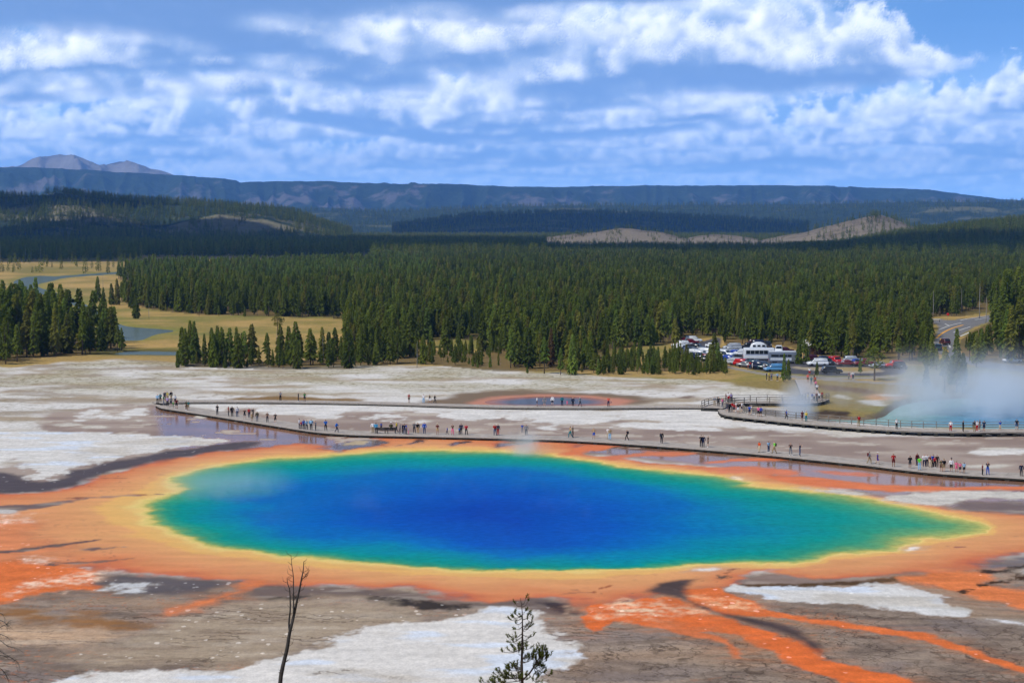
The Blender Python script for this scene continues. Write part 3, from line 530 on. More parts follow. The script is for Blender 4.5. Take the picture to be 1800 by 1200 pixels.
        if kind in ('tan', 'sand', 'mud', 'ochre'):
            g1 = sstep(fbm(x[k]/6+0.4*fbm(x[k]/9, y[k]/9, 2, 7), y[k]/1.8, 5, 111, 0.6), -0.1, 0.6)[:, None]; g2 = sstep(fbm(x[k]/9, y[k]/3, 4, 112), 0.0, 0.6)[:, None]
            full = np.zeros((n, 3)); full[:] = S(*c); cc2 = full[k]*(1-0.45*g1) + np.asarray(S(128, 108, 92))*0.45*g1; cc2 = cc2*(1-0.4*g2) + np.asarray(S(196, 182, 164))*0.4*g2; full[k] = cc2
            put(m, full*(1+0.6*v)[:, None], wt, None if kind == 'tan' else cr, sp, gr); continue
        if kind in ('vivid', 'white'):               # stained fringe
            hw = 2.4 if kind == 'vivid' else 1.3; sk_ = np.clip(0.5+0.8*fbm(x[k]/2.6+y[k]*0.1, y[k]/1.1, 4, 99, 0.6), 0, 1)
            hm = np.zeros(n); hm[k] = sstep(-(d-hw*0.6), -hw, hw)*sk_*0.75; hm *= ~inw
            put(hm, S(176, 122, 88) if kind == 'vivid' else S(186, 174, 158))
        if kind == 'pale': m[k] *= np.clip(0.55+0.9*fbm(x[k]/1.6, y[k]/1.2, 4, 97, 0.65), 0.05, 1)
        cr0 = cr if kind not in ('tan',) else None
        put(m, np.asarray(S(*c))[None, :]*(1+v)[:, None], wt, cr0, sp, gr)
    for kind, c, pts, soft, wan, size in ROADS:
        d = sdf(x, y, pts, 8, 1) + wan*fbm(x/size, y/size, 3, 95)
        put(sstep(-d, -soft, soft), np.asarray(S(*c))[None, :]*(1+0.06*b2)[:, None], 0.0, 0.0, 0.0, 0.0)
    return np.clip(col, 0.002, 0.9), wet, crack, speck, grass, dw
# ------------------------------------------------------------------ sky: the cloud deck as a far shell, clear where there is no cloud
def build_sky():
    cloud_maps()
    R = 60000.0
    azd = np.linspace(-0.345, 0.345, 900); azr = np.linspace(0.345, 2*np.pi-0.345, 150)[1:-1]
    az = np.concatenate([azd, azr]); az = np.append(az, 2*np.pi-0.345)
    eld = np.linspace(0.004, 0.142, 195); elr = 0.142*np.power(0.62/0.142, np.linspace(0, 1, 50)[1:])
    el = np.concatenate([eld, elr]).astype(np.float32)
    A, E = np.meshgrid(az, el); nr, nc = A.shape
    C, a = march_clouds(A.ravel().astype(np.float32), E.ravel())
    for k in range(1):                                   # a second, shifted pass smooths the grain
        c2, a2 = march_clouds((A.ravel()+0.00035).astype(np.float32), E.ravel()+0.00030); C = (C+c2)/2; a = (a+a2)/2
    P = np.concatenate([C, a[:, None]], 1).reshape(nr, nc, 4)
    def soft(P): B = P.copy(); B[1:-1, 1:-1] = (P[1:-1, 1:-1]*3 + P[:-2, 1:-1] + P[2:, 1:-1] + 1.5*P[1:-1, :-2] + 1.5*P[1:-1, 2:])/8; return B
    B1 = soft(P); B2 = soft(soft(B1)); f1 = sstep(E, 0.065, 0.095)[..., None]; f2 = sstep(E, 0.038, 0.065)[..., None]
    P = B2*(1-f2) + (B1*(1-f1) + P*f1)*f2
    # thin veil of high cloud and pale air low down
    gap = sstep(A, 0.08, 0.27)*sstep(E, 0.07, 0.12)*(np.abs(A) < 1)
    vn = perlin(A*6, E*34, 3)*0.6 + perlin(A*14, E*80, 5)*0.35
    veil = (0.42 + 0.42*sstep(vn, -0.2, 0.6))*(1-0.75*gap)*np.clip(1-E/0.9, 0, 1)
    vc = np.array(SR(160, 200, 246)); low = 0.50*(1-sstep(E, 0.0, 0.075)); lc = np.array(SR(132, 176, 232))
    a = P[..., 3]; rgb = P[..., :3]
    # under the clouds: veil, over everything: low air
    rgb = rgb + ((1-a)*veil)[..., None]*vc; a = a + (1-a)*veil
    air = 0.80*np.exp(-E/0.28); ac = np.array(SR(62, 142, 232)); rgb = rgb + ((1-a)*air)[..., None]*ac; a = a + (1-a)*air
    rgb = rgb*(1-low)[..., None] + low[..., None]*lc; a = a*(1-low) + low
    rgb = rgb*(1+LOW_GAIN*np.exp(-E/0.05))[..., None]
    fade = 1-sstep(E, 0.45, 0.62)
    un = rgb/np.maximum(a, 1e-4)[..., None]; a = a*fade
    V = np.stack([np.sin(A)*np.cos(E)*R, np.cos(A)*np.cos(E)*R, np.sin(E)*R + CAM_H], -1).reshape(-1, 3)
    m = bpy.data.materials.new('cloud_shell'); m.use_nodes = True; t = NT(m.node_tree); t.n.clear()
    at = t.attr('cloud')
    em = t.node('ShaderNodeEmission'); t.put(em.inputs[0], at[0]); em.inputs[1].default_value = CLOUD_GAIN
    tr = t.node('ShaderNodeBsdfTransparent'); mx = t.node('ShaderNodeMixShader'); out = t.node('ShaderNodeOutputMaterial')
    t.put(mx.inputs[0], at[3]); t.l.new(tr.outputs[0], mx.inputs[1]); t.l.new(em.outputs[0], mx.inputs[2]); t.l.new(mx.outputs[0], out.inputs[0])
    m.cycles.emission_sampling = 'NONE'
    me = mesh_from('sky', V, grid_faces(nr, nc), [m], True)
    color_attr(me, 'cloud', un.reshape(-1, 3), a.ravel())
    tag(link('sky', me), kind='structure')
CLOUD_GAIN = 1.28; LOW_GAIN = 1.35
build_sky()

# ------------------------------------------------------------------ ground: one sheet to the horizon, finest where the camera is near
def y_at(py): return PX(900, py)[1]
def ground_z(x, y, dw=None):
    x = np.asarray(x, float); y = np.asarray(y, float)
    hill = np.clip(30.3 - 0.36*y, None, 34) + np.where(y < -12, -0.15*(y+12), 0)*0.3
    hill = np.where(y < 120, np.maximum(hill + 0.5*np.sin(x*0.06)*np.clip((y-10)/40, 0, 1), 0), 0)
    return hill
rows_px = np.concatenate([np.arange(1214, 590, -1.7), np.arange(590, 440, -2.2)])
ry = np.array([y_at(p) for p in rows_px]); ry = ry[ry > 112]
far_y = np.geomspace(ry[-1], 70000, 34)[1:]
near_y = np.concatenate([[-1500, -700, -350, -200], np.linspace(-120, 108, 58)])
ROWY = np.concatenate([near_y, ry, far_y])
cu = np.linspace(-0.33, 0.33, 800); ce = np.geomspace(0.33, 2.4, 22)[1:]
U = np.concatenate([-ce[::-1], cu, ce])
W_Y = np.maximum(ROWY, 112.0)
GX = U[None, :]*W_Y[:, None]; GY = np.repeat(ROWY[:, None], len(U), 1)
x = GX.ravel(); y = GY.ravel(); N = len(x)
dense = (y < 760) & (y > 100) & (np.abs(x) < 0.40*np.maximum(y, 112))
col = np.zeros((N, 3)); col[:] = S(150, 128, 78); wet = np.zeros(N); crk = np.zeros(N); spk = np.zeros(N); grs = np.full(N, 0.5); dwat = np.full(N, 80.0)
k = np.nonzero(dense)[0]
col[k], wet[k], crk[k], spk[k], grs[k], dwat[k] = paint(x[k], y[k])
k = np.nonzero(~dense)[0]
g = sstep(fbm(x[k]/60, y[k]/60, 4, 1)+0.4*fbm(x[k]/260, y[k]/260, 3, 2), -0.6, 0.6)[:, None]
col[k] = np.array(S(190, 158, 100))*g + np.array(S(140, 128, 72))*(1-g)
# dark needle litter under the trees (the same stands are planted below)
def in_poly(x, y, pts):
    P = PXA(pts); ins = np.zeros(len(x), bool); n = len(P)
    for q in range(n):
        (ax, ay), (bx, by) = P[q], P[(q+1) % n]
        if ay != by: ins ^= ((ay > y) != (by > y)) & (x < (bx-ax)*(y-ay)/(by-ay)+ax)
    return ins
STANDS = [
 # (outline in px of the tree feet, trees per 100 m2, height range)
 ('main', [(606,646),(700,640),(760,641),(850,650),(960,660),(1080,662),(1180,663),(1285,662),(1270,645),(1225,632),(1200,628),(1180,620),(1080,622),(1060,615),(1180,604),(1196,596),(1270,590),(1275,606),(1330,604),(1390,610),(1420,622),(1445,626),(1500,632),(1560,632),(1600,640),(1640,640),(1645,618),(1630,600),(1640,578),(1624,566),(1630,556),(1690,556),(1740,548),(1800,545),(1950,540),(1950,452),(1500,452),(1050,453),(700,462),(560,466),(440,470),(330,474),(240,478),(205,490),(250,497),(280,510),(225,518),(210,530),(270,545),(350,553),(480,556),(600,560),(606,575)], 6.5, (6.5, 11.5)),
 ('frontrow', [(326,644),(400,647),(500,649),(616,648),(616,630),(560,632),(500,636),(400,634),(330,634)], 13.0, (6, 10.5)),
 ('thicket', [(1000,657),(1080,661),(1180,662.5),(1286,661),(1274,650),(1225,642),(1180,634),(1060,634),(1000,640)], 11.0, (2.4, 4.2)),
 ('leftclump', [(-120,612),(0,640),(40,636),(60,630),(140,625),(215,620),(200,600),(150,580),(60,560),(-120,540)], 4.2, (9, 15)),
 ('right', [(1700,628),(1740,636),(1800,642),(1950,650),(1950,560),(1800,556),(1750,562),(1712,580),(1690,596),(1684,612)], 4.6, (10, 17)),
]
HOLES = [[(735,606),(750,598),(800,596),(860,600),(868,612),(830,620),(800,618),(790,612),(745,620)], [(1066,626),(1120,618),(1180,620),(1176,632),(1130,640),(1100,630)],
         [(600,585),(608,562),(560,556),(480,560),(440,580),(330,600),(330,612),(420,608),(540,604)]]
kk = np.nonzero((y > 380) & (y < 2300) & (np.abs(x) < 0.5*y))[0]
fl = np.zeros(len(kk), bool)
for _, pts, _, _ in STANDS: fl |= in_poly(x[kk], y[kk], pts)
for h in HOLES: fl &= ~in_poly(x[kk], y[kk], h)
col[kk[fl]] = col[kk[fl]]*0.3 + np.array(S(92, 78, 54))*0.7; grs[kk[fl]] = 0.6
z = ground_z(x, y)
z = z + np.where(dwat < 4, -0.12+0.03*np.clip(dwat, -30, 4), 0)
def water_sdf(pts, reach=30): 
    o = np.full(N, float(reach)); q = np.nonzero((y > 200) & (y < 2400))[0]; o[q] = sdf(x[q], y[q], pts, reach, 2); return o
RIVER = [[(182,575),(190,567),(202,565),(216,572),(250,575),(300,578),(306,581),(275,585),(262,589),(246,597),(215,597),(192,592)],
         [(20,496),(40,487),(62,484),(104,485),(140,482),(200,478),(250,474),(250,476),(200,481),(140,485),(106,488),(92,493),(60,499),(70,506),(100,514),(128,524),(136,530),(110,528),(70,514),(40,504)],
         [(128,524),(150,534),(176,552),(190,566),(182,572),(160,556),(140,540),(122,530)],
         [(205,618),(240,615),(300,616),(345,619),(345,622),(300,622),(240,621),(205,622)]]
dT = water_sdf(TPOOL); dX = water_sdf(XPOOL)
z = np.where(dT < 3, np.minimum(z, -0.10+0.035*np.clip(dT, -10, 3)), z)
z = np.where(dX < 2, np.minimum(z, np.clip(0.9*dX-0.2, -2.6, 0)), z)
dR = [water_sdf(p) for p in RIVER]
for d in dR: z = np.where(d < 6, np.minimum(z, np.clip(0.10*d-0.35, -1.2, 0)), z)
bank = np.zeros(N)
for d in dR: bank = np.maximum(bank, sstep(-d, -11, -1))
col = col*(1-0.6*bank[:, None]) + np.array(S(118, 126, 60))*0.6*bank[:, None]
bank2 = np.zeros(N)
bank2 = np.maximum(bank2, sstep(-dR[3], -10, -1)); col = col*(1-bank2[:, None]*.6)+np.array(S(60, 54, 40))*bank2[:, None]*.6
cm = np.where(dX < 0.6, sstep(-dX, -0.6, 0.4), 0)[:, None]; col = col*(1-cm) + np.array(S(120, 104, 88))*cm

def ground_material():
    m, t, b = new_mat('thermal_ground')
    p = pos(t); px, py, pz = t.xyz(p)[:3]
    c = t.attr('base')[0]
    wet_ = t.attr('wet')[2]; crk_ = t.attr('crack')[2]; spk_ = t.attr('speck')[2]; grs_ = t.attr('grass')[2]
    # grain, streaked along the flow
    n1 = t.noise(t.mulv(p, (1.0, 0.55, 1.0)), 1.7, 6.0, 0.62)
    n2 = t.noise(t.mulv(p, (0.35, 1.0, 1.0)), 0.55, 5.0, 0.6)
    f = t.m('MULTIPLY', t.lin(n1, 0.28, 0.72, 0.84, 1.14), t.lin(n2, 0.3, 0.7, 0.90, 1.08))
    mat_ = t.m('MULTIPLY', t.ss(wet_, 0.14, 0.27), 0.7)       # living mats are smoother than crust
    f = t.m('ADD', t.m('MULTIPLY', f, t.m('SUBTRACT', 1.0, mat_)), mat_)
    c = t.vm('SCALE', c, sc=f)
    # crust flakes in loose clusters
    wob = t.noise(p, 2.2, 2.0, 0.5); pv = t.vm('ADD', t.mulv(p, (1.0, 0.62, 0.0)), t.vm('SCALE', t.comb(wob, t.m('SUBTRACT', 1.0, wob), 0.0), sc=0.35))
    vn = t.node('ShaderNodeTexVoronoi', feature='F1'); t.put(vn.inputs['Vector'], pv); t.put(vn.inputs['Scale'], 1.15)
    vr = t.xyz(vn.outputs['Color']); cl = t.noise(p, 0.16, 3.0, 0.6)
    have = t.ss(t.m('ADD', t.m('ADD', t.m('MULTIPLY', vr[0], 0.45), t.m('MULTIPLY', cl, 1.3)), t.m('MULTIPLY', spk_, 0.22)), 1.00, 1.05)
    sk = t.m('MULTIPLY', t.ss(t.m('SUBTRACT', vn.outputs['Distance'], t.m('MULTIPLY', vr[1], 0.20)), 0.12, 0.04), have)
    sk = t.m('MULTIPLY', sk, t.ss(spk_, 0.06, 0.35))
    c = t.mix(t.m('MULTIPLY', sk, 0.85), c, t.mix(0.6, S(238, 234, 228), t.vm('SCALE', c, sc=1.7)))
    # fine grain of the mats and crusts
    fg = t.noise(t.mulv(p, (1.0, 0.7, 1.0)), 5.5, 3.0, 0.7)
    gr_ = t.lin(fg, 0.3, 0.7, 0.88, 1.12); gr_ = t.m('ADD', t.m('MULTIPLY', gr_, t.m('SUBTRACT', 1.0, mat_)), mat_)
    c = t.vm('SCALE', c, sc=gr_)
    # drying cracks and combed flow lines
    wv = t.noise(p, 0.42, 5.0, 0.62); wv2 = t.noise(t.vm('ADD', p, (17.0, 5.0, 3.0)), 0.42, 5.0, 0.62)
    pw = t.vm('ADD', t.mulv(p, (0.75, 0.50, 0.0)), t.vm('SCALE', t.comb(wv, wv2, 0.0), sc=3.2))
    e1 = t.voro(pw, 0.75, 'DISTANCE_TO_EDGE'); e2 = t.voro(pw, 1.7, 'DISTANCE_TO_EDGE')
    cr = t.m('MAXIMUM', t.ss(e1, 0.06, 0.0), t.m('MULTIPLY', t.ss(e2, 0.06, 0.0), 0.45))
    patch = t.ss(t.noise(p, 0.17, 4.0, 0.6), 0.34, 0.54)
    ph = t.m('ADD', t.m('MULTIPLY', py, 5.2), t.m('ADD', t.m('MULTIPLY', px, 0.9), t.m('MULTIPLY', wv, 26.0)))
    comb = t.m('MULTIPLY', t.ss(t.m('SINE', ph), 0.55, 0.98), t.ss(t.noise(t.vm('ADD', p, (40.0, 9.0, 0.0)), 0.13, 3.0, 0.55), 0.46, 0.62))
    flat = t.attr('comb')[2]
    crm = t.m('MAXIMUM', t.m('MULTIPLY', t.m('MULTIPLY', cr, crk_), patch), t.m('MULTIPLY', t.m('MULTIPLY', comb, flat), 0.75))
    c = t.mix(t.m('MULTIPLY', crm, 0.82), c, S(78, 64, 54))
    # tufts of dry grass
    gn = t.noise(t.mulv(p, (1.0, 0.8, 1.0)), 0.75, 3.0, 0.7)
    gm = t.m('MULTIPLY', t.ss(gn, 0.50, 0.60), grs_)
    c = t.mix(t.m('MULTIPLY', gm, 0.62), c, S(112, 104, 62))
    t.put(b.inputs['Base Color'], c)
    rgh = t.lin(wet_, 0.0, 1.0, 0.90, 0.06)
    rgh = t.m('ADD', rgh, t.lin(n2, 0.4, 0.7, 0.0, 0.06))
    t.put(b.inputs['Roughness'], rgh)
    b.inputs['IOR'].default_value = 1.33
    t.put(b.inputs['Specular IOR Level'], t.lin(wet_, 0.25, 0.95, 0.04, 0.11))
    h = t.m('ADD', t.m('MULTIPLY', n1, 0.5), t.m('MULTIPLY', crm, -0.6))
    h = t.m('ADD', h, t.m('MULTIPLY', gm, 0.8)); h = t.m('ADD', h, t.m('MULTIPLY', sk, 0.35))
    t.put(b.inputs['Normal'], t.bump(h, t.lin(wet_, 0.1, 0.30, 0.30, 0.02), 0.16))
    return m
me = mesh_from('ground', np.stack([x, y, z], 1), grid_faces(len(ROWY), len(U)), [ground_material()], True)
color_attr(me, 'base', col)
cmb = sstep(-sdf(x, y, [(-300,1045),(200,1052),(450,1060),(700,1080),(1000,1090),(1300,1100),(1500,1110),(2200,1120),(2200,1400),(-600,1400)], 20, 1), -2, 4)
whiteish = sstep(col.min(1), 0.42, 0.55); sat = (col.max(1)-col.min(1))/np.maximum(col.max(1), 1e-4)
cmb = cmb*(1-whiteish)*(1-sstep(sat, 0.6, 0.8))
for nm, a_ in (('comb', cmb), ('wet', wet), ('crack', crk), ('speck', spk), ('grass', grs)): float_attr(me, nm, a_)
ground = tag(link('ground', me), kind='structure')

# ------------------------------------------------------------------ water sheets
def water_material(name, attr=True, c=(0.1, 0.15, 0.2), rough=0.12, spec=0.018, wave=0.35, strength=0.25):
    m, t, b = new_mat(name); p = pos(t)
    cc = t.attr('base')[0] if attr else (*c, 1)
    n = t.noise(t.mulv(p, (0.8, 0.9, 1.0)), wave*3.4, 5.0, 0.7); n2 = t.noise(t.mulv(p, (0.12, 0.35, 1.0)), wave, 4.0, 0.65)
    cv = t.vm('SCALE', cc, sc=t.m('MULTIPLY', t.lin(n2, 0.3, 0.7, 0.92, 1.08), t.lin(n, 0.3, 0.7, 0.82, 1.18)))
    nrm = t.bump(t.m('ADD', n, n2), strength, 0.06)
    t.n.remove(b); df = t.node('ShaderNodeBsdfDiffuse'); gl = t.node('ShaderNodeBsdfGlossy'); mx = t.node('ShaderNodeMixShader')
    t.put(df.inputs['Color'], cv); gl.inputs['Roughness'].default_value = rough; t.put(gl.inputs['Normal'], nrm); mx.inputs[0].default_value = spec
    t.l.new(df.outputs[0], mx.inputs[1]); t.l.new(gl.outputs[0], mx.inputs[2]); t.l.new(mx.outputs[0], t.n['Material Output'].inputs[0])
    return m
F_all = grid_faces(len(ROWY), len(U))
def water_sheet(name, mask, level, colours, mat):
    fm = mask[F_all].any(1); F = F_all[fm]; ids = np.unique(F); mp = np.full(N, -1, np.int64); mp[ids] = np.arange(len(ids))
    V = np.stack([x[ids], y[ids], np.full(len(ids), level)], 1)
    me = mesh_from(name, V, mp[F], [mat], True)
    if colours is not None: color_attr(me, 'base', colours[ids])
    return tag(link(name, me), kind='structure')
water_sheet('hot_spring_water', dwat < 0.5, -0.12, col, water_material('spring_water'))
tc = np.array(S(96, 104, 124))[None, :]*sstep(-dT, 0, 5)[:, None] + np.array(S(168, 112, 92))[None, :]*(1-sstep(-dT, 0, 5))[:, None]
water_sheet('turquoise_pool_water', dT < 0.6, -0.10, tc, water_material('pool_water', spec=0.12))
xc = np.array(S(80, 136, 172))[None, :]*sstep(-dX, 3, 18)[:, None] + np.array(S(138, 172, 170))[None, :]*(1-sstep(-dX, 3, 18))[:, None]
water_sheet('crater_water', dX < 0.9, -0.85, xc, water_material('crater_water', spec=0.10))
rw = water_material('river_water', False, S(92, 106, 102), 0.12, 0.12)
for d in dR: water_sheet('river_water', d < 1.5, -0.30, None, rw)
# ------------------------------------------------------------------ hills and mountains, each at its own distance
def hill_material(name, greens, bare, bare_amt, scale, rock=None):
    m, t, b = new_mat(name); p = pos(t)
    n1 = t.noise(p, scale, 6.0, 0.65); n2 = t.noise(p, scale*7.0, 4.0, 0.6); n3 = t.noise(p, scale*0.3, 3.0, 0.5)
    c = t.mix(t.ss(n2, 0.35, 0.65), greens[0], greens[1])
    c = t.vm('SCALE', c, sc=t.lin(n1, 0.3, 0.7, 0.7, 1.3))
    bm = t.m('ADD', t.m('MULTIPLY', n1, 0.6), t.m('MULTIPLY', n3, 0.4))
    sl = t.attr('steep')[2]
    bm = t.m('ADD', bm, t.m('MULTIPLY', sl, 0.22))
    bm = t.ss(bm, 0.62-bare_amt, 0.70-bare_amt)
    c = t.mix(bm, c, t.vm('SCALE', (*bare,), sc=t.lin(n2, 0.3, 0.7, 0.8, 1.2)))
    t.put(b.inputs['Base Color'], c); b.inputs['Roughness'].default_value = 0.95; b.inputs['Specular IOR Level'].default_value = 0.05
    t.put(b.inputs['Normal'], t.bump(t.m('ADD', n2, n1), 0.9, 0.25/scale*0.2))
    return m
HILLS = []
def hill(name, prof, D, front, back, mat, step=3.0, rows=26, rough=0.25, jag=0.0, power=1.0, seed=0, foot=-2.0, gully=0.0):
    prof = np.array(prof, float); pxs = np.arange(prof[0, 0], prof[-1, 0]+step, step)
    pys = np.interp(pxs, prof[:, 0], prof[:, 1]) + 0.6*perlin(pxs/37.0, pxs*0+seed, seed) + 0.35*perlin(pxs/11.0, pxs*0+seed, seed+1)
    if jag: pys = pys + jag*(RNG.random(len(pxs))-0.5)
    dv = (600-pys)/FPX; cyv = math.cos(PITCH)+dv*math.sin(PITCH); czv = -math.sin(PITCH)+dv*math.cos(PITCH)
    crest = CAM_H + czv/cyv*D
    ua = (pxs-900)/FPX/math.cos(PITCH)
    s = np.concatenate([np.linspace(0, 1, rows), 1+np.linspace(0, 1, 8)[1:]])
    V = np.zeros((len(s), len(pxs), 3)); steep = np.zeros((len(s), len(pxs)))
    for i, si in enumerate(s):
        d = D-front*(1-si) if si <= 1 else D+back*(si-1)
        xx = ua*d; f = (si**power if si <= 1 else 1-(si-1)**2*0.8)
        f = f*f*(3-2*f) if power == 1.0 else f
        mid = 4*min(si, 1)*(1-min(si, 1))
        h = crest-foot
        nz = fbm(xx/(front*0.35)+seed, np.full(len(pxs), d/(front*0.35)), 5, seed+3)
        gl = -np.abs(perlin(pxs/46.0+0.6*perlin(pxs/90.0, pxs*0+si*0.8, seed+5), pxs*0+si*0.7, seed+6)) if gully else 0
        V[i, :, 0] = xx; V[i, :, 1] = d
        V[i, :, 2] = foot + h*np.clip(f + rough*mid*nz + (gully*mid*(gl+0.25) if gully else 0), 0, 1.0 if si <= 1 else 0.99)
        steep[i] = mid
    me = mesh_from(name, V.reshape(-1, 3), grid_faces(len(s), len(pxs)), [mat], True)
    float_attr(me, 'steep', steep.ravel())
    HILLS.append(V)
    return tag(link(name, me), kind='structure')
G_DARK = (0.022, 0.038, 0.018); G_MID = (0.040, 0.060, 0.030)
peaks_mat = hill_material('far_rock', ((0.12, 0.11, 0.11), (0.18, 0.16, 0.15)), (0.28, 0.26, 0.24), 0.06, 0.0010)
plateau_mat = hill_material('far_plateau', (G_DARK, G_MID), (0.13, 0.122, 0.115), -0.08, 0.0045)
ridge_mat = hill_material('ridge_forest', (G_DARK, G_MID), (0.13, 0.13, 0.06), -0.12, 0.006)
hill_mat = hill_material('hill_forest', (G_DARK, G_MID), (0.18, 0.165, 0.10), -0.085, 0.010)
bare_mat = hill_material('bare_hill', ((0.12, 0.100, 0.072), (0.19, 0.155, 0.108)), (0.21, 0.175, 0.125), 0.02, 0.045)
hill('mountain', [(-160,318),(-40,300),(20,296),(40,291),(60,283),(80,277),(110,272),(132,275),(150,281),(165,288),(180,294),(195,289),(215,284),(228,285),(250,293),(270,299),(285,301),(310,310),(380,330)], 19500, 3200, 2500, peaks_mat, 2.0, 30, 0.35, 0.0, 1.0, 4, gully=0.35)
hill('plateau', [(-260,300),(0,296),(60,295),(120,297),(200,303),(300,307),(360,312),(418,317),(424,321),(480,320),(560,319),(680,323),(800,325),(900,328),(1000,329),(1130,327),(1300,326),(1400,327),(1500,329),(1600,333),(1660,338),(1700,343),(1760,351),(1850,357),(2060,366)], 14000, 2100, 2500, plateau_mat, 2.0, 34, 0.22, 0.5, 1.0, 11, gully=0.30)
hill('foothill', [(-300,372),(0,366),(300,372),(420,368),(480,362),(560,364),(640,369),(760,368),(820,372),(1000,378)], 11000, 900, 700, plateau_mat, 3.0, 16, 0.2, 0.5, 1.0, 15)
hill('ridge', [(300,390),(470,374),(560,370),(640,372),(740,370),(900,364),(1000,361),(1130,361.5),(1300,360),(1420,359),(1500,357),(1650,355),(1800,355),(2080,350)], 8200, 2200, 1800, ridge_mat, 2.5, 20, 0.18, 1.2, 1.0, 21)
hill('ridge', [(690,397),(760,388),(820,380),(900,376),(1000,374),(1100,376),(1200,381),(1330,388),(1420,394)], 5800, 1000, 900, ridge_mat, 2.5, 16, 0.15, 1.4, 1.0, 27)
hill('hill', [(-300,350),(-60,349),(0,348),(60,347),(98,345),(104,342),(150,345),(200,350),(300,355),(400,363),(480,369),(520,376),(545,385),(575,397),(620,410)], 3900, 1100, 900, hill_mat, 2.5, 26, 0.30, 1.0, 1.0, 31)
hill('bare_hill', [(955,418),(1000,412),(1040,409),(1070,404),(1092,400.5),(1112,402),(1130,405),(1160,408),(1185,414),(1210,420)], 3200, 300, 300, bare_mat, 3.0, 16, 0.12, 0.0, 1.0, 41)
hill('bare_hill', [(1195,421),(1230,414),(1255,412),(1290,414),(1330,420)], 3250, 250, 300, bare_mat, 3.0, 12, 0.12, 0.0, 1.0, 43)
hill('bare_hill', [(1330,424),(1370,415),(1410,409),(1450,398),(1490,388),(1520,381),(1545,378),(1565,384),(1600,398),(1650,412),(1690,420)], 3150, 420, 400, bare_mat, 3.0, 18, 0.15, 0.0, 1.0, 45)
hill('hill', [(1380,446),(1440,442),(1480,438),(1540,427),(1600,417),(1680,407),(1760,399),(1850,391),(2060,380)], 2700, 750, 700, hill_mat, 2.5, 22, 0.10, 0.8, 1.0, 51)
# ------------------------------------------------------------------ conifers
def foliage_mat(name, c0, c1, c2):
    m, t, b = new_mat(name); r = t.node('ShaderNodeObjectInfo').outputs['Random']
    co = t.node('ShaderNodeTexCoord').outputs['Object']
    n = t.noise(co, 0.9, 3.0, 0.6)
    c = t.mix(t.lin(r, 0.0, 0.55), c0, c1); c = t.mix(t.ss(r, 0.72, 1.0), c, c2)
    r2 = t.m('FRACT', t.m('MULTIPLY', r, 7.31))
    c = t.vm('SCALE', c, sc=t.m('MULTIPLY', t.lin(n, 0.3, 0.7, 0.65, 1.35), t.lin(r2, 0, 1, 0.72, 1.3)))
    t.put(b.inputs['Base Color'], c); b.inputs['Roughness'].default_value = 0.75; b.inputs['Specular IOR Level'].default_value = 0.12
    tl = t.node('ShaderNodeBsdfTranslucent'); t.put(tl.inputs[0], t.mulv(c, (1.25, 1.15, 0.8))); mx = t.node('ShaderNodeMixShader'); mx.inputs[0].default_value = 0.38
    t.l.new(b.outputs[0], mx.inputs[1]); t.l.new(tl.outputs[0], mx.inputs[2]); t.l.new(mx.outputs[0], t.n['Material Output'].inputs[0])
    return m
needle_mat = foliage_mat('needles', (0.092, 0.128, 0.018), (0.134, 0.168, 0.024), (0.190, 0.185, 0.034))
young_mat = foliage_mat('young_needles', (0.120, 0.180, 0.030), (0.155, 0.210, 0.038), (0.190, 0.205, 0.046))
russet_mat = foliage_mat('russet_needles', (0.110, 0.062, 0.024), (0.085, 0.070, 0.028), (0.140, 0.085, 0.035))
bark_mat = plain_mat('bark', (0.15, 0.115, 0.085), 0.9, 0.1, 0, 0.3, 6.0, 0.25)
dead_mat = plain_mat('dead_wood', (0.30, 0.28, 0.26), 0.85, 0.1, 0, 0.25, 5.0, 0.25)
def tube(pts, rad, sides=5):
    """tapered tube through points -> verts, quads"""
    pts = [Vector(p) for p in pts]; V = []; F = []
    for i, p in enumerate(pts):
        d = (pts[min(i+1, len(pts)-1)]-pts[max(i-1, 0)]).normalized()
        a = d.orthogonal().normalized(); b_ = d.cross(a)
        for k in range(sides):
            an = 2*math.pi*k/sides; V.append(p + (a*math.cos(an)+b_*math.sin(an))*rad[i])
    for i in range(len(pts)-1):
        for k in range(sides):
            q = i*sides; F.append((q+k, q+(k+1) % sides, q+sides+(k+1) % sides, q+sides+k))
    F.append(tuple(range(sides-1, -1, -1))); q = (len(pts)-1)*sides; F.append(tuple(range(q, q+sides)))
    return V, F
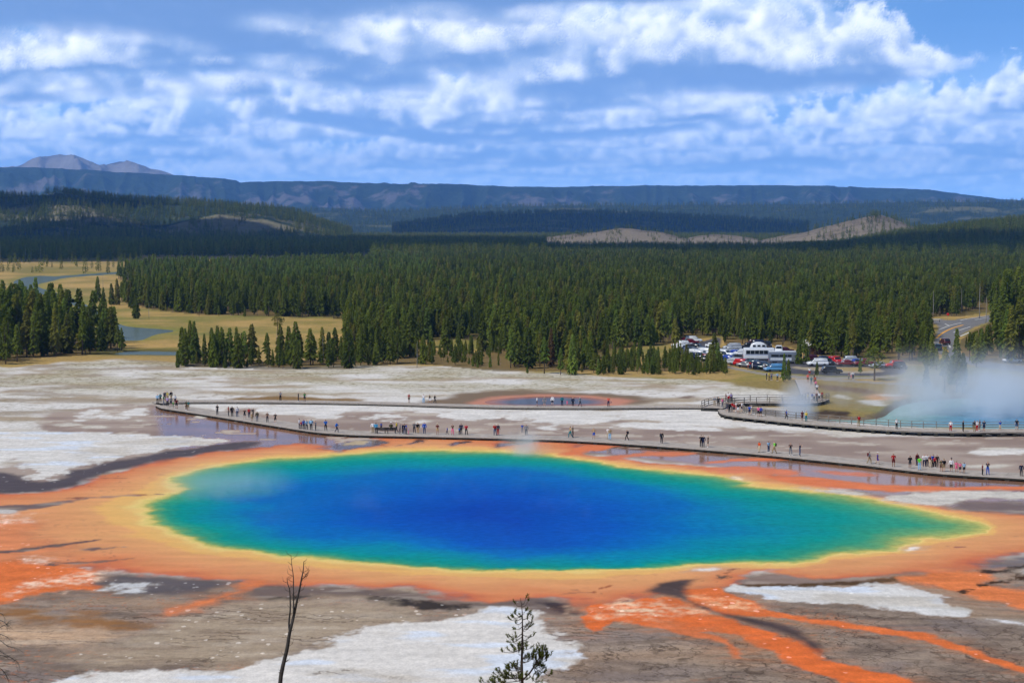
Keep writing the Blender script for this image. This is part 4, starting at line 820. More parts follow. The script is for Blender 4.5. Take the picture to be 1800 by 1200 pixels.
def pine_shape(seed, cb=0.12, wid=0.17, nb=120, top=0.02, droop=0.28, ragged=0.35, dens=2):
    """conifer of height 1: trunk and crown as separate shapes"""
    r = random.Random(seed); lean = (r.uniform(-.012, .012), r.uniform(-.012, .012))
    axis = lambda t: Vector((lean[0]*math.sin(t*3), lean[1]*math.sin(t*2.3), t))
    tv, tf = tube([axis(t) for t in (0, .25, .5, .75, .97)], [.017, .014, .0105, .006, .0015], 5)
    V = []; F = []
    lump = [r.uniform(0.7, 1.15) for _ in range(9)]
    for i in range(nb):
        u = (i+r.random())/nb; t = cb + (0.985-cb)*(u**0.92); q = (t-cb)/(1-cb)
        prof = (1-q)**0.68*min(1.0, 0.45+q*4.5)
        an = i*2.39996 + r.uniform(-.5, .5)
        L = 1.32*wid*prof*lump[int(an*1.43+q*5) % 9]*(1-ragged*r.random()) + top
        if r.random() < 0.06: L *= 0.35
        c = axis(t); d = Vector((math.cos(an), math.sin(an), 0)); sd = Vector((-d.y, d.x, 0))
        dz = -droop*L*(1.15-q) + 0.02*q
        tip = c + d*L + Vector((0, 0, dz)); mid = c + d*L*0.58 + Vector((0, 0, dz*0.35+0.012))
        wd = (0.034+0.36*L)*r.uniform(0.7, 1.2)
        # an outward-sloping bough and an upright spray
        p0 = c + d*L*0.22 + Vector((0, 0, 0.022)); pm = c + d*L*0.66 + Vector((0, 0, dz*0.45+0.006)); n = len(V)
        V += [p0, pm + sd*wd*0.55, tip + Vector((0, 0, -0.018-0.10*L)), pm - sd*wd*0.55]; F.append((n, n+1, n+2, n+3))
        if dens > 1:
            tw = r.uniform(-.6, .6); s2 = sd*math.sin(tw) + Vector((0, 0, 1))*math.cos(tw); n = len(V)
            V += [c + d*L*0.1, mid + s2*wd*0.42, tip, mid - s2*wd*0.42]; F.append((n, n+1, n+2, n+3))
    for k in range(3):                                  # leader
        an = k*2.1; s2 = Vector((math.cos(an), math.sin(an), 0))*0.011; n = len(V)
        c = axis(0.93); V += [c, axis(0.965)+s2, axis(1.0), axis(0.965)-s2]; F.append((n, n+1, n+2, n+3))
    return (tv, tf), (V, F)
PINES = []
specs = [dict(cb=.05, wid=.17, nb=130), dict(cb=.10, wid=.15, nb=120, ragged=.45), dict(cb=.22, wid=.15, nb=105, ragged=.5), dict(cb=.03, wid=.20, nb=140, droop=.35),
         dict(cb=.08, wid=.12, nb=115), dict(cb=.38, wid=.15, nb=85, ragged=.55), dict(cb=.15, wid=.19, nb=115, ragged=.6), dict(cb=.04, wid=.145, nb=125, droop=.4)]
for i, sp in enumerate(specs):
    (tv, tf), (cv, cf) = pine_shape(100+i, **sp)
    PINES.append((mesh_from('trunk', tv, tf, [bark_mat], True), mesh_from('crown', cv, cf, [needle_mat]),
                  mesh_from('crown', cv, cf, [young_mat]), mesh_from('crown', cv, cf, [russet_mat])))
def joined(name, parts):
    V = []; F = []; MI = []; mats = []
    for me in parts:
        o = len(V); V += [tuple(v.co) for v in me.vertices]; F += [tuple(o+q for q in p.vertices) for p in me.polygons]
        MI += [len(mats)]*len(me.polygons); mats.append(me.materials[0])
    me = mesh_from(name, V, F, mats); me.polygons.foreach_set('material_index', np.array(MI, np.int32)); return me
proto_near = bpy.data.collections.new('tree_kinds'); proto_far = bpy.data.collections.new('far_tree_kinds')
for i, (tm, c0, c1, c2) in enumerate(PINES):
    proto_near.objects.link(bpy.data.objects.new('kind_%02d' % i, joined('kind', [tm, c0])))
    proto_near.objects.link(bpy.data.objects.new('kind_%02d' % (i+20), joined('kind', [tm, c1])))
for i in range(3):
    (tv, tf), (cv, cf) = pine_shape(200+i, cb=.04+.05*i, wid=.17, nb=34, dens=2, ragged=.3)
    proto_far.objects.link(bpy.data.objects.new('far_kind_%02d' % i, mesh_from('far_kind', cv, cf, [needle_mat])))
def snag_shape(seed, nb=12):
    r = random.Random(seed); V, F = tube([(0, 0, 0), (.01, .005, .35), (.0, .012, .7), (.012, 0, 1)], [.016, .012, .008, .0025], 5); V = list(V); F = list(F)
    for i in range(nb):
        t = r.uniform(.2, .95); an = r.uniform(0, 6.28); L = r.uniform(.03, .10)*(1.2-t)
        a = Vector((0, 0.008, t)); b_ = a + Vector((math.cos(an)*L, math.sin(an)*L, r.uniform(-.02, .04)))
        v2, f2 = tube([a, b_], [.0035, .0012], 3); n = len(V); V += v2; F += [tuple(n+q for q in f) for f in f2]
    return V, F
SNAGS = [mesh_from('dead_tree', *snag_shape(300+i), [dead_mat], True) for i in range(4)]

def instance_forest(name, pts, rot, scl, idx, coll, label):
    me = bpy.data.meshes.new(name); me.vertices.add(len(pts)); me.vertices.foreach_set('co', np.asarray(pts, np.float32).ravel())
    float_attr(me, 'turn', rot); float_attr(me, 'tall', scl); me.attributes.new('pick', 'INT', 'POINT').data.foreach_set('value', np.asarray(idx, np.int32))
    fat = np.asarray(scl)*RNG.uniform(0.85, 1.25, len(scl)); float_attr(me, 'fat', fat)
    o = link(name, me); ng = bpy.data.node_groups.new(name, 'GeometryNodeTree')
    ng.interface.new_socket('Geometry', in_out='INPUT', socket_type='NodeSocketGeometry'); ng.interface.new_socket('Geometry', in_out='OUTPUT', socket_type='NodeSocketGeometry')
    n = ng.nodes; l = ng.links
    gi = n.new('NodeGroupInput'); go = n.new('NodeGroupOutput'); ci = n.new('GeometryNodeCollectionInfo'); ip = n.new('GeometryNodeInstanceOnPoints')
    ci.inputs['Collection'].default_value = coll; ci.inputs['Separate Children'].default_value = True; ci.inputs['Reset Children'].default_value = True
    def na(nm, ty='FLOAT'):
        q = n.new('GeometryNodeInputNamedAttribute'); q.data_type = ty; q.inputs[0].default_value = nm; return q.outputs[0]
    rv = n.new('ShaderNodeCombineXYZ'); l.new(na('turn'), rv.inputs[2]); sv = n.new('ShaderNodeCombineXYZ'); f_ = na('fat')
    l.new(f_, sv.inputs[0]); l.new(f_, sv.inputs[1]); l.new(na('tall'), sv.inputs[2])
    l.new(gi.outputs[0], ip.inputs['Points']); l.new(ci.outputs[0], ip.inputs['Instance']); ip.inputs['Pick Instance'].default_value = True
    l.new(na('pick', 'INT'), ip.inputs['Instance Index']); l.new(rv.outputs[0], ip.inputs['Rotation']); l.new(sv.outputs[0], ip.inputs['Scale'])
    l.new(ip.outputs[0], go.inputs[0])
    md = o.modifiers.new('trees', 'NODES'); md.node_group = ng
    return tag(o, label, 'forest', kind='stuff')
def to_px(x, y, z):
    F = math.cos(PITCH)*y - math.sin(PITCH)*(z-CAM_H); Up = math.sin(PITCH)*y + math.cos(PITCH)*(z-CAM_H)
    return 900+FPX*x/F, 600-FPX*Up/F

# --- near forest: candidate trees, then the ones that show most become things of their own
cand = []
for nm, pts, dens, (h0, h1) in STANDS:
    P = PXA(pts); lo = P.min(0); hi = P.max(0)
    yb = np.geomspace(max(lo[1], 370), min(hi[1], 2300), 30)
    for a, b_ in zip(yb[:-1], yb[1:]):
        xw = 0.36*b_; x0, x1 = max(lo[0], -xw), min(hi[0], xw)
        if x1 <= x0: continue
        rho = dens/100*min(1.0, (600/a))**0.8
        cnt = int((x1-x0)*(b_-a)*rho)
        X = RNG.uniform(x0, x1, cnt); Y = RNG.uniform(a, b_, cnt); k = in_poly(X, Y, pts)
        for h in HOLES: k &= ~in_poly(X, Y, h)
        for d in RIVER: k &= ~in_poly(X, Y, d)
        if k.any(): cand.append(np.stack([X[k], Y[k], RNG.uniform(h0, h1, k.sum()), np.full(k.sum(), len(nm), float)], 1))
cand = np.concatenate(cand)
# denser, lower fringe at the forest's edge and scattered meadow trees (px of the foot, height m)
extra = [(214,616,6),(206,618,7),(240,560,7),(232,542,8),(206,536,11),(196,536,9),(182,534,7),(172,530,11),(216,530,8),(350,556,5),(385,556,4),(430,557,4),(238,555,8),(1386,668,4.5),(1378,671,6),(1436,664,3.5),(1512,660,4),(1628,680,5),(1660,690,9),(1692,692,8),
         (1680,662,10.5),(1682,690,8),(1692,686,7),(1716,646,8),(1704,634,7),(1636,648,8),(1646,650,5),(1658,652,4.5),(1672,676,6),(1626,644,9),(1412,636,6),(1418,640,5),(1404,640,6),(1255,645,8),(1262,648,6),(1248,650,6),(780,612,8),(806,606,6),(757,611,6),(744,640,7),(830,624,5),(10,640,11),(30,636,9),(52,626,5),(100,622,6),(320,642,9),(312,646,4),(326,643,4),(1080,626,4),(1115,628,4),(1125,626,5)]
ex = np.array([[*PX(a, b_)[:2], h, 1.0] for a, b_, h in extra]); cand = np.concatenate([ex, cand])
# broken outline: thin the edges with noise
kn = fbm(cand[:, 0]/16, cand[:, 1]/16, 3, 131); keep = (kn > -0.42) | (np.arange(len(cand)) < len(ex)); cand = cand[keep]
hv = 1+0.22*fbm(cand[:, 0]/40, cand[:, 1]/60, 3, 133); cand[len(ex):, 2] *= hv[len(ex):]
small = RNG.random(len(cand)) < 0.16; small[:len(ex)] = False; cand[small, 2] *= RNG.uniform(0.35, 0.7, small.sum())
_bx, _by = to_px(cand[:, 0], cand[:, 1], 0)
low = (_bx > 1040) & (_bx < 1300) & (_by > 625); low[:len(ex)] = False; cand[low, 2] = RNG.uniform(2.4, 4.6, low.sum())
low = (_bx > 720) & (_bx <= 1040) & (_by > 630); low[:len(ex)] = False; cand[low, 2] *= 0.8
low = (_bx > 722) & (_bx < 880) & (_by > 617); low[:len(ex)] = False; cand[low, 2] = np.minimum(cand[low, 2], RNG.uniform(2.5, 5.0, low.sum()))
fr = (_by > 632) & (RNG.random(len(cand)) < 0.3); fr[:len(ex)] = False; cand[fr, 2] *= RNG.uniform(0.35, 0.7, fr.sum())
# keep the bend of the highway open to view
yl = np.interp(_bx, [1636, 1650, 1668, 1682, 1700, 1735, 1745], [598, 612, 618, 606, 590, 571, 566])
rb = (_bx > 1634) & (_bx < 1745) & (_by > yl-40); hmax = np.maximum((_by-yl)/FPX*np.hypot(cand[:, 1], CAM_H), 0); rb[:len(ex)] = False
cand[rb, 2] = np.minimum(cand[rb, 2], hmax[rb]); drop_ = rb & (cand[:, 2] < 2.2); cand = cand[~drop_]
order = np.argsort(cand[:, 1]); cand = cand[order]; isx = order < len(ex)
bx, by = to_px(cand[:, 0], cand[:, 1], 0); tx, ty = to_px(cand[:, 0], cand[:, 1], cand[:, 2])
colw = 3.0; sky_line = np.full(int(2000/colw)+10, 1300.0); vis = np.zeros(len(cand))
for i in range(len(cand)):
    if bx[i] < -30 or bx[i] > 1830: continue
    hw = 0.10*(by[i]-ty[i]); c0 = int((bx[i]-hw+60)/colw); c1 = max(c0+1, int((bx[i]+hw+60)/colw))
    seg = sky_line[c0:c1]; v = np.clip(np.minimum(seg, by[i])-ty[i], 0, None)
    vis[i] = v.mean()*(c1-c0)*colw
    sky_line[c0:c1] = np.minimum(seg, ty[i]+0.12*(by[i]-ty[i]))
rank = np.argsort(-vis); solo = np.zeros(len(cand), bool); solo[rank[:296]] = True; solo |= isx & (vis > 0)
if solo.sum() > 300:
    drop = [i for i in rank[::-1] if solo[i] and not isx[i]][:int(solo.sum()-300)]; solo[drop] = False
kind = RNG.integers(0, 8, len(cand)); kind[(bx > 1150) & (by < 640)] = RNG.choice([2, 5, 1, 5, 6, 2, 4], ((bx > 1150) & (by < 640)).sum())
# the far left of the main forest and thickets by the flats are younger and brighter
yng = sstep(fbm(cand[:, 0]/60, cand[:, 1]/60, 3, 141), 0.1, 0.5)*0.35 + 0.75*((bx > 200) & (bx < 760) & (by < 512)) + 0.35*((bx > 850) & (by > 640))
young = RNG.random(len(cand)) < yng
turn = RNG.uniform(0, 6.28, len(cand))
m_ = ~solo
instance_forest('forest', np.stack([cand[m_, 0], cand[m_, 1], np.zeros(m_.sum())], 1), turn[m_], cand[m_, 2], kind[m_] + 8*young[m_], proto_near, 'dense pine forest across the valley behind the single pines')
# single trees
def ordinal(n): return '%d%s' % (n, 'th' if 10 <= n % 100 <= 20 else {1: 'st', 2: 'nd', 3: 'rd'}.get(n % 10, 'th'))
zones = [('river bend clump', 'pines in the clump beside the river', lambda a, b_: a < 225 and b_ > 560),
         ('golden meadow scatter', 'pines scattered on the meadow', lambda a, b_: a < 470 and b_ <= 600),
         ('row behind white flats', 'pines in the row behind the white flats', lambda a, b_: a < 720 and b_ > 600),
         ('thicket before car park', 'pines in the thicket beside the car park', lambda a, b_: a < 1300 and b_ > 600),
         ('belt around car park', 'pines around the car park', lambda a, b_: a < 1600 and b_ > 585),
         ('highway bend stand', 'pines along the highway', lambda a, b_: a >= 1600 and b_ > 500),
         ('deeper forest edge', 'pines at the forest edge', lambda a, b_: True)]
cnt_red = 0
si = np.nonzero(solo)[0]; zi = np.array([next(k for k, zz in enumerate(zones) if zz[2](bx[i], by[i])) for i in si])
for k in range(len(zones)):
    mine = si[zi == k]; mine = mine[np.argsort(bx[mine])]
    for q, i in enumerate(mine):
        X, Y, Hh = cand[i, :3]; red = (k == 3 and RNG.random() < 0.14 and 880 < bx[i] < 1000)
        shade = 'russet dying' if red else ('bright green young' if young[i] else 'dark green')
        size = 'small' if Hh < 7 else ('tall' if Hh > 13.5 else 'slender' if kind[i] in (4, 7) else 'mid-sized')
        e = link('pine_tree', None, None, (X, Y, -0.05), turn[i]); e.scale = (Hh*RNG.uniform(.9, 1.2),)*2 + (Hh,)
        tag(e, '%s %s pine, %s from left in the %s' % (size, shade, ordinal(q+1), zones[k][0]), 'tree', zones[k][1])
        tm, c0, c1, c2 = PINES[kind[i]]
        link('trunk', tm, e); link('crown', c2 if red else (c1 if young[i] else c0), e)
# --- forest in the cloud's shade and on the hills
FP = []; FS = []
def sow(y0, y1, rho, hmin, hmax, cond=None):
    cnt = int(0.34*(y1*y1-y0*y0)*rho); Y = np.sqrt(RNG.uniform(y0*y0, y1*y1, cnt)); X = RNG.uniform(-0.34, 0.34, cnt)*Y
    px_, py_ = to_px(X, Y, 0); k = np.ones(cnt, bool) if cond is None else cond(px_, py_, X, Y)
    FP.append(np.stack([X[k], Y[k], np.zeros(k.sum())], 1)); FS.append(RNG.uniform(hmin, hmax, k.sum()))
def shade_cond(px_, py_, X, Y):
    gap1 = (px_ > 250) & (px_ < 650) & (py_ > 452)
    gap2 = (px_ < 260) & (py_ > 458)
    gap3 = (px_ > 1000) & (px_ < 1490) & (py_ < 436) & (py_ > 418)
    kn = fbm(X/60, Y/60, 3, 151) > -0.5
    return ~gap1 & ~gap2 & ~gap3 & kn & (py_ < 461)
sow(1550, 2400, 0.014, 11, 18, lambda a, b_, X, Y: shade_cond(a, b_, X, Y) & ((a < 960) | (a > 1500))); sow(1550, 2500, 0.013, 9, 14, lambda a, b_, X, Y: shade_cond(a, b_, X, Y) & (a >= 960) & (a <= 1500)); sow(2400, 3300, 0.008, 13, 20, lambda a, b_, X, Y: shade_cond(a, b_, X, Y) & ((a < 960) | (a > 1500))); sow(3300, 5200, 0.0024, 14, 22)
sow(1150, 1700, 0.0012, 5, 11, lambda a, b_, X, Y: (a < 260) & (b_ > 460) & (b_ < 482))
def sow_hill(V, cnt, hmin, hmax, cond=None, seed=0):
    nr, nc = V.shape[:2]; i = RNG.uniform(0, nr-1.01, cnt*2); j = RNG.uniform(0, nc-1.01, cnt*2); a = i.astype(int); b_ = j.astype(int); f = (i-a)[:, None]; g = (j-b_)[:, None]
    P = (V[a, b_]*(1-f)+V[a+1, b_]*f)*(1-g) + (V[a, b_+1]*(1-f)+V[a+1, b_+1]*f)*g
    k = (fbm(P[:, 0]/140, P[:, 1]/140, 3, 161+seed) > -0.25) if cond is None else cond(P)
    P = P[k][:cnt]; FP.append(P); FS.append(RNG.uniform(hmin, hmax, len(P)))
sow_hill(HILLS[5], 8000, 12, 18, None, 1)
sow_hill(HILLS[9], 8000, 12, 19, lambda P: fbm(P[:, 0]/140, P[:, 1]/140, 3, 171) > -0.55, 2)
sow_hill(HILLS[4], 5000, 13, 19, lambda P: P[:, 2] > 0, 3); sow_hill(HILLS[3], 7000, 14, 22, lambda P: P[:, 2] > 0, 4)
sow_hill(HILLS[8], 480, 9, 16, lambda P: RNG.random(len(P)) < np.clip((to_px(P[:, 0], P[:, 1], P[:, 2])[0]-1380)/160, 0.14, 1), 5)
sow_hill(HILLS[6], 420, 5, 11, lambda P: fbm(P[:, 0]/50, P[:, 1]/90, 3, 181) > -0.02, 6); sow_hill(HILLS[7], 110, 5, 10, lambda P: fbm(P[:, 0]/50, P[:, 1]/90, 3, 183) > -0.02, 7)
FP = np.concatenate(FP); FS = np.concatenate(FS)
instance_forest('far_forest', FP, RNG.uniform(0, 6.28, len(FP)), FS, RNG.integers(0, 3, len(FP)), proto_far, 'dark far forest under the cloud shadow and on the hills')
# --- dead trees: (foot px, top px)
dead_spots = [(117,612,548),(104,616,560),(132,608,556),(46,600,534),(568,640,588),(575,644,600),(486,612,578),(733,646,598),(1210,575,536),(1150,600,560),(1480,610,548),(1310,600,556),(1330,590,548),(1690,548,506),(1733,568,520),(1748,575,500),(1722,560,498),(1788,600,535),(1640,560,510),(1505,560,520),
              (352,486,448),(403,478,446),(470,476,444),(338,470,442),(175,520,484),(181,520,486),(100,458,432),(72,460,430),(55,458,434),(0,462,425),(45,458,430),(262,560,532),(640,470,440),(1436,600,545),(1395,598,540),(1560,585,540),(1600,575,530)]
for q, (a, b_, tp) in enumerate(dead_spots):
    X, Y, _ = PX(a, b_); Hh = (b_-tp)/FPX*math.hypot(Y, CAM_H)
    o = link('dead_tree', SNAGS[q % 4], None, (X, Y, -0.05), q*1.7); o.scale = (Hh*0.8, Hh*0.8, Hh)
    where = ('in the river clump' if a < 150 and b_ > 500 else 'standing on the far left meadow' if a < 300 else 'above the bright young forest' if b_ < 490 and a < 700 else 'in the row behind the white flats' if a < 760 else 'by the highway bend' if a > 1600 else 'in the forest behind the car park')
    tag(o, 'bare grey dead pine %s, %s from the left' % (where, ordinal(sorted(d[0] for d in dead_spots).index(a)+1)), 'dead tree', 'dead pines')
# --- lone broad pine on the meadow
def broad_pine_shape(seed, n=46):
    r = random.Random(seed); tv, tf = tube([(0, 0, 0), (.01, 0, .4), (-.01, .01, .8)], [.022, .017, .008], 6); V = []; F = []
    for i in range(n):
        u = r.random(); an = r.uniform(0, 6.28); zc = .42+.52*u; rad = .26*math.sin(math.pi*min(.97, .22+.75*u))*r.uniform(.35, 1)
        c = Vector((math.cos(an)*rad, math.sin(an)*rad, zc))
        for k in range(11):
            d = Vector((r.gauss(0, 1), r.gauss(0, 1), r.gauss(0, .6))).normalized(); p = c + d*r.uniform(.0, .055); s_ = d.orthogonal().normalized()*.02; e = d*.034; q = len(V)
            V += [p, p+e+s_, p+e*2, p+e-s_]; F.append((q, q+1, q+2, q+3))
    return (tv, tf), (V, F)
def broad_pine(seed, a, b_, hh, label, width=1.0):
    (tv, tf), (cv, cf) = broad_pine_shape(seed); X, Y, _ = PX(a, b_)
    e = link('pine_tree', None, None, (X, Y, -0.05), 1.0); e.scale = (hh*width, hh*width, hh); tag(e, label, 'tree')
    link('trunk', mesh_from('trunk', tv, tf, [bark_mat], True), e); link('crown', mesh_from('crown', cv, cf, [needle_mat]), e)
broad_pine(1, 488, 590, 7.0, 'lone round-crowned pine on the golden meadow behind the row')
broad_pine(2, 1537, 669, 7.2, 'bare-trunked pine with spreading crown beside the paved path', 1.25)

# ------------------------------------------------------------------ clouds overhead that shade the far forest
cloud_mat = plain_mat('cloud', (0.85, 0.86, 0.88), 1.0, 0.0, 0, 0.05, 0.002)
def cloud(cx, cy, rx, ry, alt, seed, label):
    """a flat-footed heap of vapour whose shadow falls round the ground point cx, cy"""
    k = alt/math.tan(SUN_EL); ox = math.sin(SUN_AZ)*k; oy = math.cos(SUN_AZ)*k
    bm = bmesh.new(); bmesh.ops.create_icosphere(bm, subdivisions=5, radius=1.0)
    V = np.array([v.co[:] for v in bm.verts])
    n = fbm(V[:, 0]*1.7+seed, V[:, 1]*1.7+V[:, 2]*0.9, 4, seed); n2 = np.abs(fbm(V[:, 0]*5+seed, V[:, 1]*5+V[:, 2]*4, 3, seed+3))
    sc = 1 + 0.22*n + 0.10*n2
    for v, s_ in zip(bm.verts, sc):
        v.co = Vector((v.co.x*rx*s_, v.co.y*ry*s_, (v.co.z*0.9 if v.co.z > 0 else v.co.z*0.12)*min(rx, ry)*0.30*s_))
    me = bpy.data.meshes.new('cloud'); bm.to_mesh(me); bm.free(); me.materials.append(cloud_mat)
    me.polygons.foreach_set('use_smooth', np.ones(len(me.polygons), bool))
    tag(link('cloud', me, None, (cx+ox, cy+oy, alt)), label, 'cloud')
CLOUD_ALT = 1700.0
cloud(-560, 2480, 780, 830, CLOUD_ALT, 3, 'broad grey-white cloud overhead shading the far forest on the west')
cloud(330, 2080, 430, 390, CLOUD_ALT, 9, 'smaller cloud overhead shading the forest before the bare hills')
cloud(500, 5600, 1300, 620, CLOUD_ALT+60, 14, 'distant cloud overhead shading the low ridge')
cloud(-1150, 3750, 420, 330, CLOUD_ALT+40, 21, 'ragged cloud overhead shading part of the west hill')

# ------------------------------------------------------------------ haze: the air between here and the mountains
def haze():
    X0, X1, Y0, Y1, Z0, Z1 = -15000, 15000, -2500, 22500, -8.0, 930.0
    V = [(a, b_, c) for a in (X0, X1) for b_ in (Y0, Y1) for c in (Z0, Z1)]
    F = [(0, 1, 3, 2), (4, 6, 7, 5), (0, 4, 5, 1), (2, 3, 7, 6), (0, 2, 6, 4), (1, 5, 7, 3)]
    m = bpy.data.materials.new('haze'); m.use_nodes = True; t = NT(m.node_tree); t.n.clear()
    v = t.node('ShaderNodeVolumePrincipled'); out = t.node('ShaderNodeOutputMaterial')
    v.inputs['Color'].default_value = (*HAZE_COL, 1); v.inputs['Density'].default_value = HAZE_DEN; v.inputs['Anisotropy'].default_value = 0.0
    t.l.new(v.outputs[0], out.inputs['Volume'])
    tag(link('haze', mesh_from('haze', V, F, [m])), 'pale blue haze in the air over the valley', 'haze', kind='stuff')
HAZE_COL = (0.16, 0.42, 1.0); HAZE_DEN = 0.00005
if not globals().get('NO_HAZE'): haze()
# ------------------------------------------------------------------ boardwalks
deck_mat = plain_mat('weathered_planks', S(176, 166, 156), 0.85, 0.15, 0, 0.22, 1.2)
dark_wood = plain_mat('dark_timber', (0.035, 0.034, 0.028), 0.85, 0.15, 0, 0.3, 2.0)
rail_mat = plain_mat('grey_rail', S(128, 122, 114), 0.8, 0.2, 0, 0.2, 2.0)
def chaikin_open(P, n=2):
    P = np.asarray(P, float)
    for _ in range(n):
        Q = [P[0]]
        for a, b_ in zip(P[:-1], P[1:]): Q += [0.75*a+0.25*b_, 0.25*a+0.75*b_]
        P = np.array(Q+[P[-1]])
    return P
def resample(P, step):
    s = np.concatenate([[0], np.cumsum(np.linalg.norm(np.diff(P, axis=0), axis=1))]); n = max(2, int(s[-1]/step)+1); t = np.linspace(0, s[-1], n)
    return np.stack([np.interp(t, s, P[:, k]) for k in range(2)], 1)
def normals(P):
    d = np.gradient(P, axis=0); d /= np.linalg.norm(d, axis=1, keepdims=True); return np.stack([-d[:, 1], d[:, 0]], 1)
def box_vf(c, ux, uy, sx, sy, z0, z1):
    """box with footprint axes ux, uy (unit, 2D)"""
    V = []
    for zz in (z0, z1):
        for a, b_ in ((-1, -1), (1, -1), (1, 1), (-1, 1)):
            p = c + ux*a*sx/2 + uy*b_*sy/2; V.append((p[0], p[1], zz))
    return V, [(0, 3, 2, 1), (4, 5, 6, 7), (0, 1, 5, 4), (1, 2, 6, 5), (2, 3, 7, 6), (3, 0, 4, 7)]
class MB:
    def __init__(s): s.V = []; s.F = []
    def add(s, V, F):
        n = len(s.V); s.V += [tuple(v) for v in V]; s.F += [tuple(n+q for q in f) for f in F]
    def build(s, name, mat, parent=None, smooth=False): return link(name, mesh_from(name, s.V, s.F, [mat], smooth), parent)
def ribbon_beam(P, Nn, o0, o1, z0, z1):
    """continuous beam along P between offsets o0..o1 (to the left) and heights z0..z1"""
    V = []; F = []
    for p, n in zip(P, Nn):
        for o, zz in ((o0, z0), (o1, z0), (o1, z1), (o0, z1)): V.append((p[0]+n[0]*o, p[1]+n[1]*o, zz))
    for i in range(len(P)-1):
        for k in range(4): F.append((i*4+k, i*4+(k+1) % 4, i*4+4+(k+1) % 4, i*4+4+k))
    F += [(3, 2, 1, 0), tuple(len(V)-4+k for k in range(4))]
    return V, F
def boardwalk(label, px, width, dz, sup=3.0, rails=(), edge=None):
    P = chaikin_open(np.array([PX(a, b_, dz)[:2] for a, b_ in px]), 3); root = link('boardwalk', None, None, (*P[len(P)//2], 0)); tag(root, label, 'boardwalk')
    off = np.array(P[len(P)//2]); P = P-off
    Q = resample(P, 0.30); Nq = normals(Q); m = MB()
    for i, (p, n) in enumerate(zip(Q, Nq)):
        t = np.array([n[1], -n[0]]); m.add(*box_vf(p+n*width/2, t, n, 0.292, width+RNG.uniform(-.04, .04), dz-0.05, dz+RNG.uniform(-.006, .006)))
    d = m.build('deck_planks', deck_mat, root); d['kind'] = 'stuff'
    R = resample(P, 2.0); Nr = normals(R)
    for o0, o1 in ((0.02, 0.16), (width-0.16, width-0.02)):
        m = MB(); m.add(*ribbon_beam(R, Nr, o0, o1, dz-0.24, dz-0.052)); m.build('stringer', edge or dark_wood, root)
    Sx = resample(P, sup); Ns = normals(Sx)
    for p, n in zip(Sx, Ns):
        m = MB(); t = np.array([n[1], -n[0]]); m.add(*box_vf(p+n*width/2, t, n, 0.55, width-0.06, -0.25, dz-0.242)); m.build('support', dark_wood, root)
    for o in rails:
        off_n = 0.09 if o == 'front' else width-0.09
        T = resample(P, 2.2); Nt = normals(T)
        for p, n in zip(T, Nt):
            t = np.array([n[1], -n[0]]); m = MB(); m.add(*box_vf(p+n*off_n, t, n, 0.11, 0.11, dz+0.01, dz+1.06)); m.build('post', rail_mat, root)
        for z0, z1, hw in ((dz+1.062, dz+1.12, 0.075), (dz+0.58, dz+0.70, 0.025), (dz+0.22, dz+0.32, 0.025)):
            m = MB(); sgn = -0.081 if o == 'front' else 0.081
            c = off_n if hw > 0.05 else off_n+sgn
            m.add(*ribbon_beam(R, Nr, c-hw, c+hw, z0, z1)); m.build('rail', rail_mat, root)
    return root
DZ = 0.42
NEAR_EDGE = [(273.5,712.6),(279,715.4),(287,717.8),(350,727),(400,735),(450,743),(500,751),(550,759),(600,763),(650,765),(700,766),(775,767.5),(875,770),(975,772.5),(1050,776.5),(1125,781.5),(1200,787),(1275,793),(1350,799.5),(1450,810),(1525,817.5),(1582,825),(1650,832),(1725,837),(1800,841),(1960,852)]
boardwalk('long grey plank boardwalk curving behind the big hot spring', NEAR_EDGE, 5.0, DZ, 2.6)
boardwalk('low plank boardwalk crossing the white flats before the small far pool', [(286,708.2),(312,706),(450,706),(550,707),(675,709.5),(800,713.5),(900,716),(1000,716.5),(1075,716.5),(1175,715.5),(1237,715.5),(1257,716.5),(1266,719)], 3.6, DZ, 4.4, (), rail_mat)
boardwalk('railed boardwalk running along the steaming crater', [(1262,720),(1268,728),(1300,732),(1350,737.5),(1425,745),(1500,751),(1575,756),(1625,758),(1725,760),(1762,758.5),(1830,759),(1960,764)], 4.2, 0.75, 2.4, ('back',), rail_mat)
boardwalk('railed boardwalk leading back to the viewing platform', [(1272,717),(1284,711),(1310,708.5),(1345,708),(1385,708.5),(1425,709),(1446,706),(1458,701)], 4.0, 0.6, 3.2, ('front', 'back'))
boardwalk('short ramp boardwalk rising to the paved path', [(1446,703),(1440,690),(1434,677),(1428,667)], 3.6, 0.5, 3.0)
# benches beside the near walk, seen from behind
bench_mat = plain_mat('dark_bench_wood', (0.03, 0.028, 0.026), 0.7, 0.3, 0, 0.2, 4.0)
def bench(a, b_, label):
    X, Y, _ = PX(a, b_, DZ); root = link('bench', None, None, (X, Y, DZ)); tag(root, label, 'bench', 'benches on the near boardwalk')
    ex, ey = np.array([1., 0]), np.array([0, 1.])
    for k in range(3): m = MB(); m.add(*box_vf(np.array([0, 0.0+k*0.15]), ex, ey, 1.9, 0.13, 0.42, 0.46)); m.build('seat_slat', bench_mat, root)
    for k in range(3): m = MB(); m.add(*box_vf(np.array([0, -0.10-0.015*k]), ex, ey, 1.9, 0.04, 0.55+k*0.14, 0.67+k*0.14)); m.build('back_slat', bench_mat, root)
    for sx in (-0.8, 0.8):
        for yy, h in ((-0.10, 0.52), (0.34, 0.40)): m = MB(); m.add(*box_vf(np.array([sx, yy]), ex, ey, 0.08, 0.08, 0.01, h)); m.build('leg', bench_mat, root)
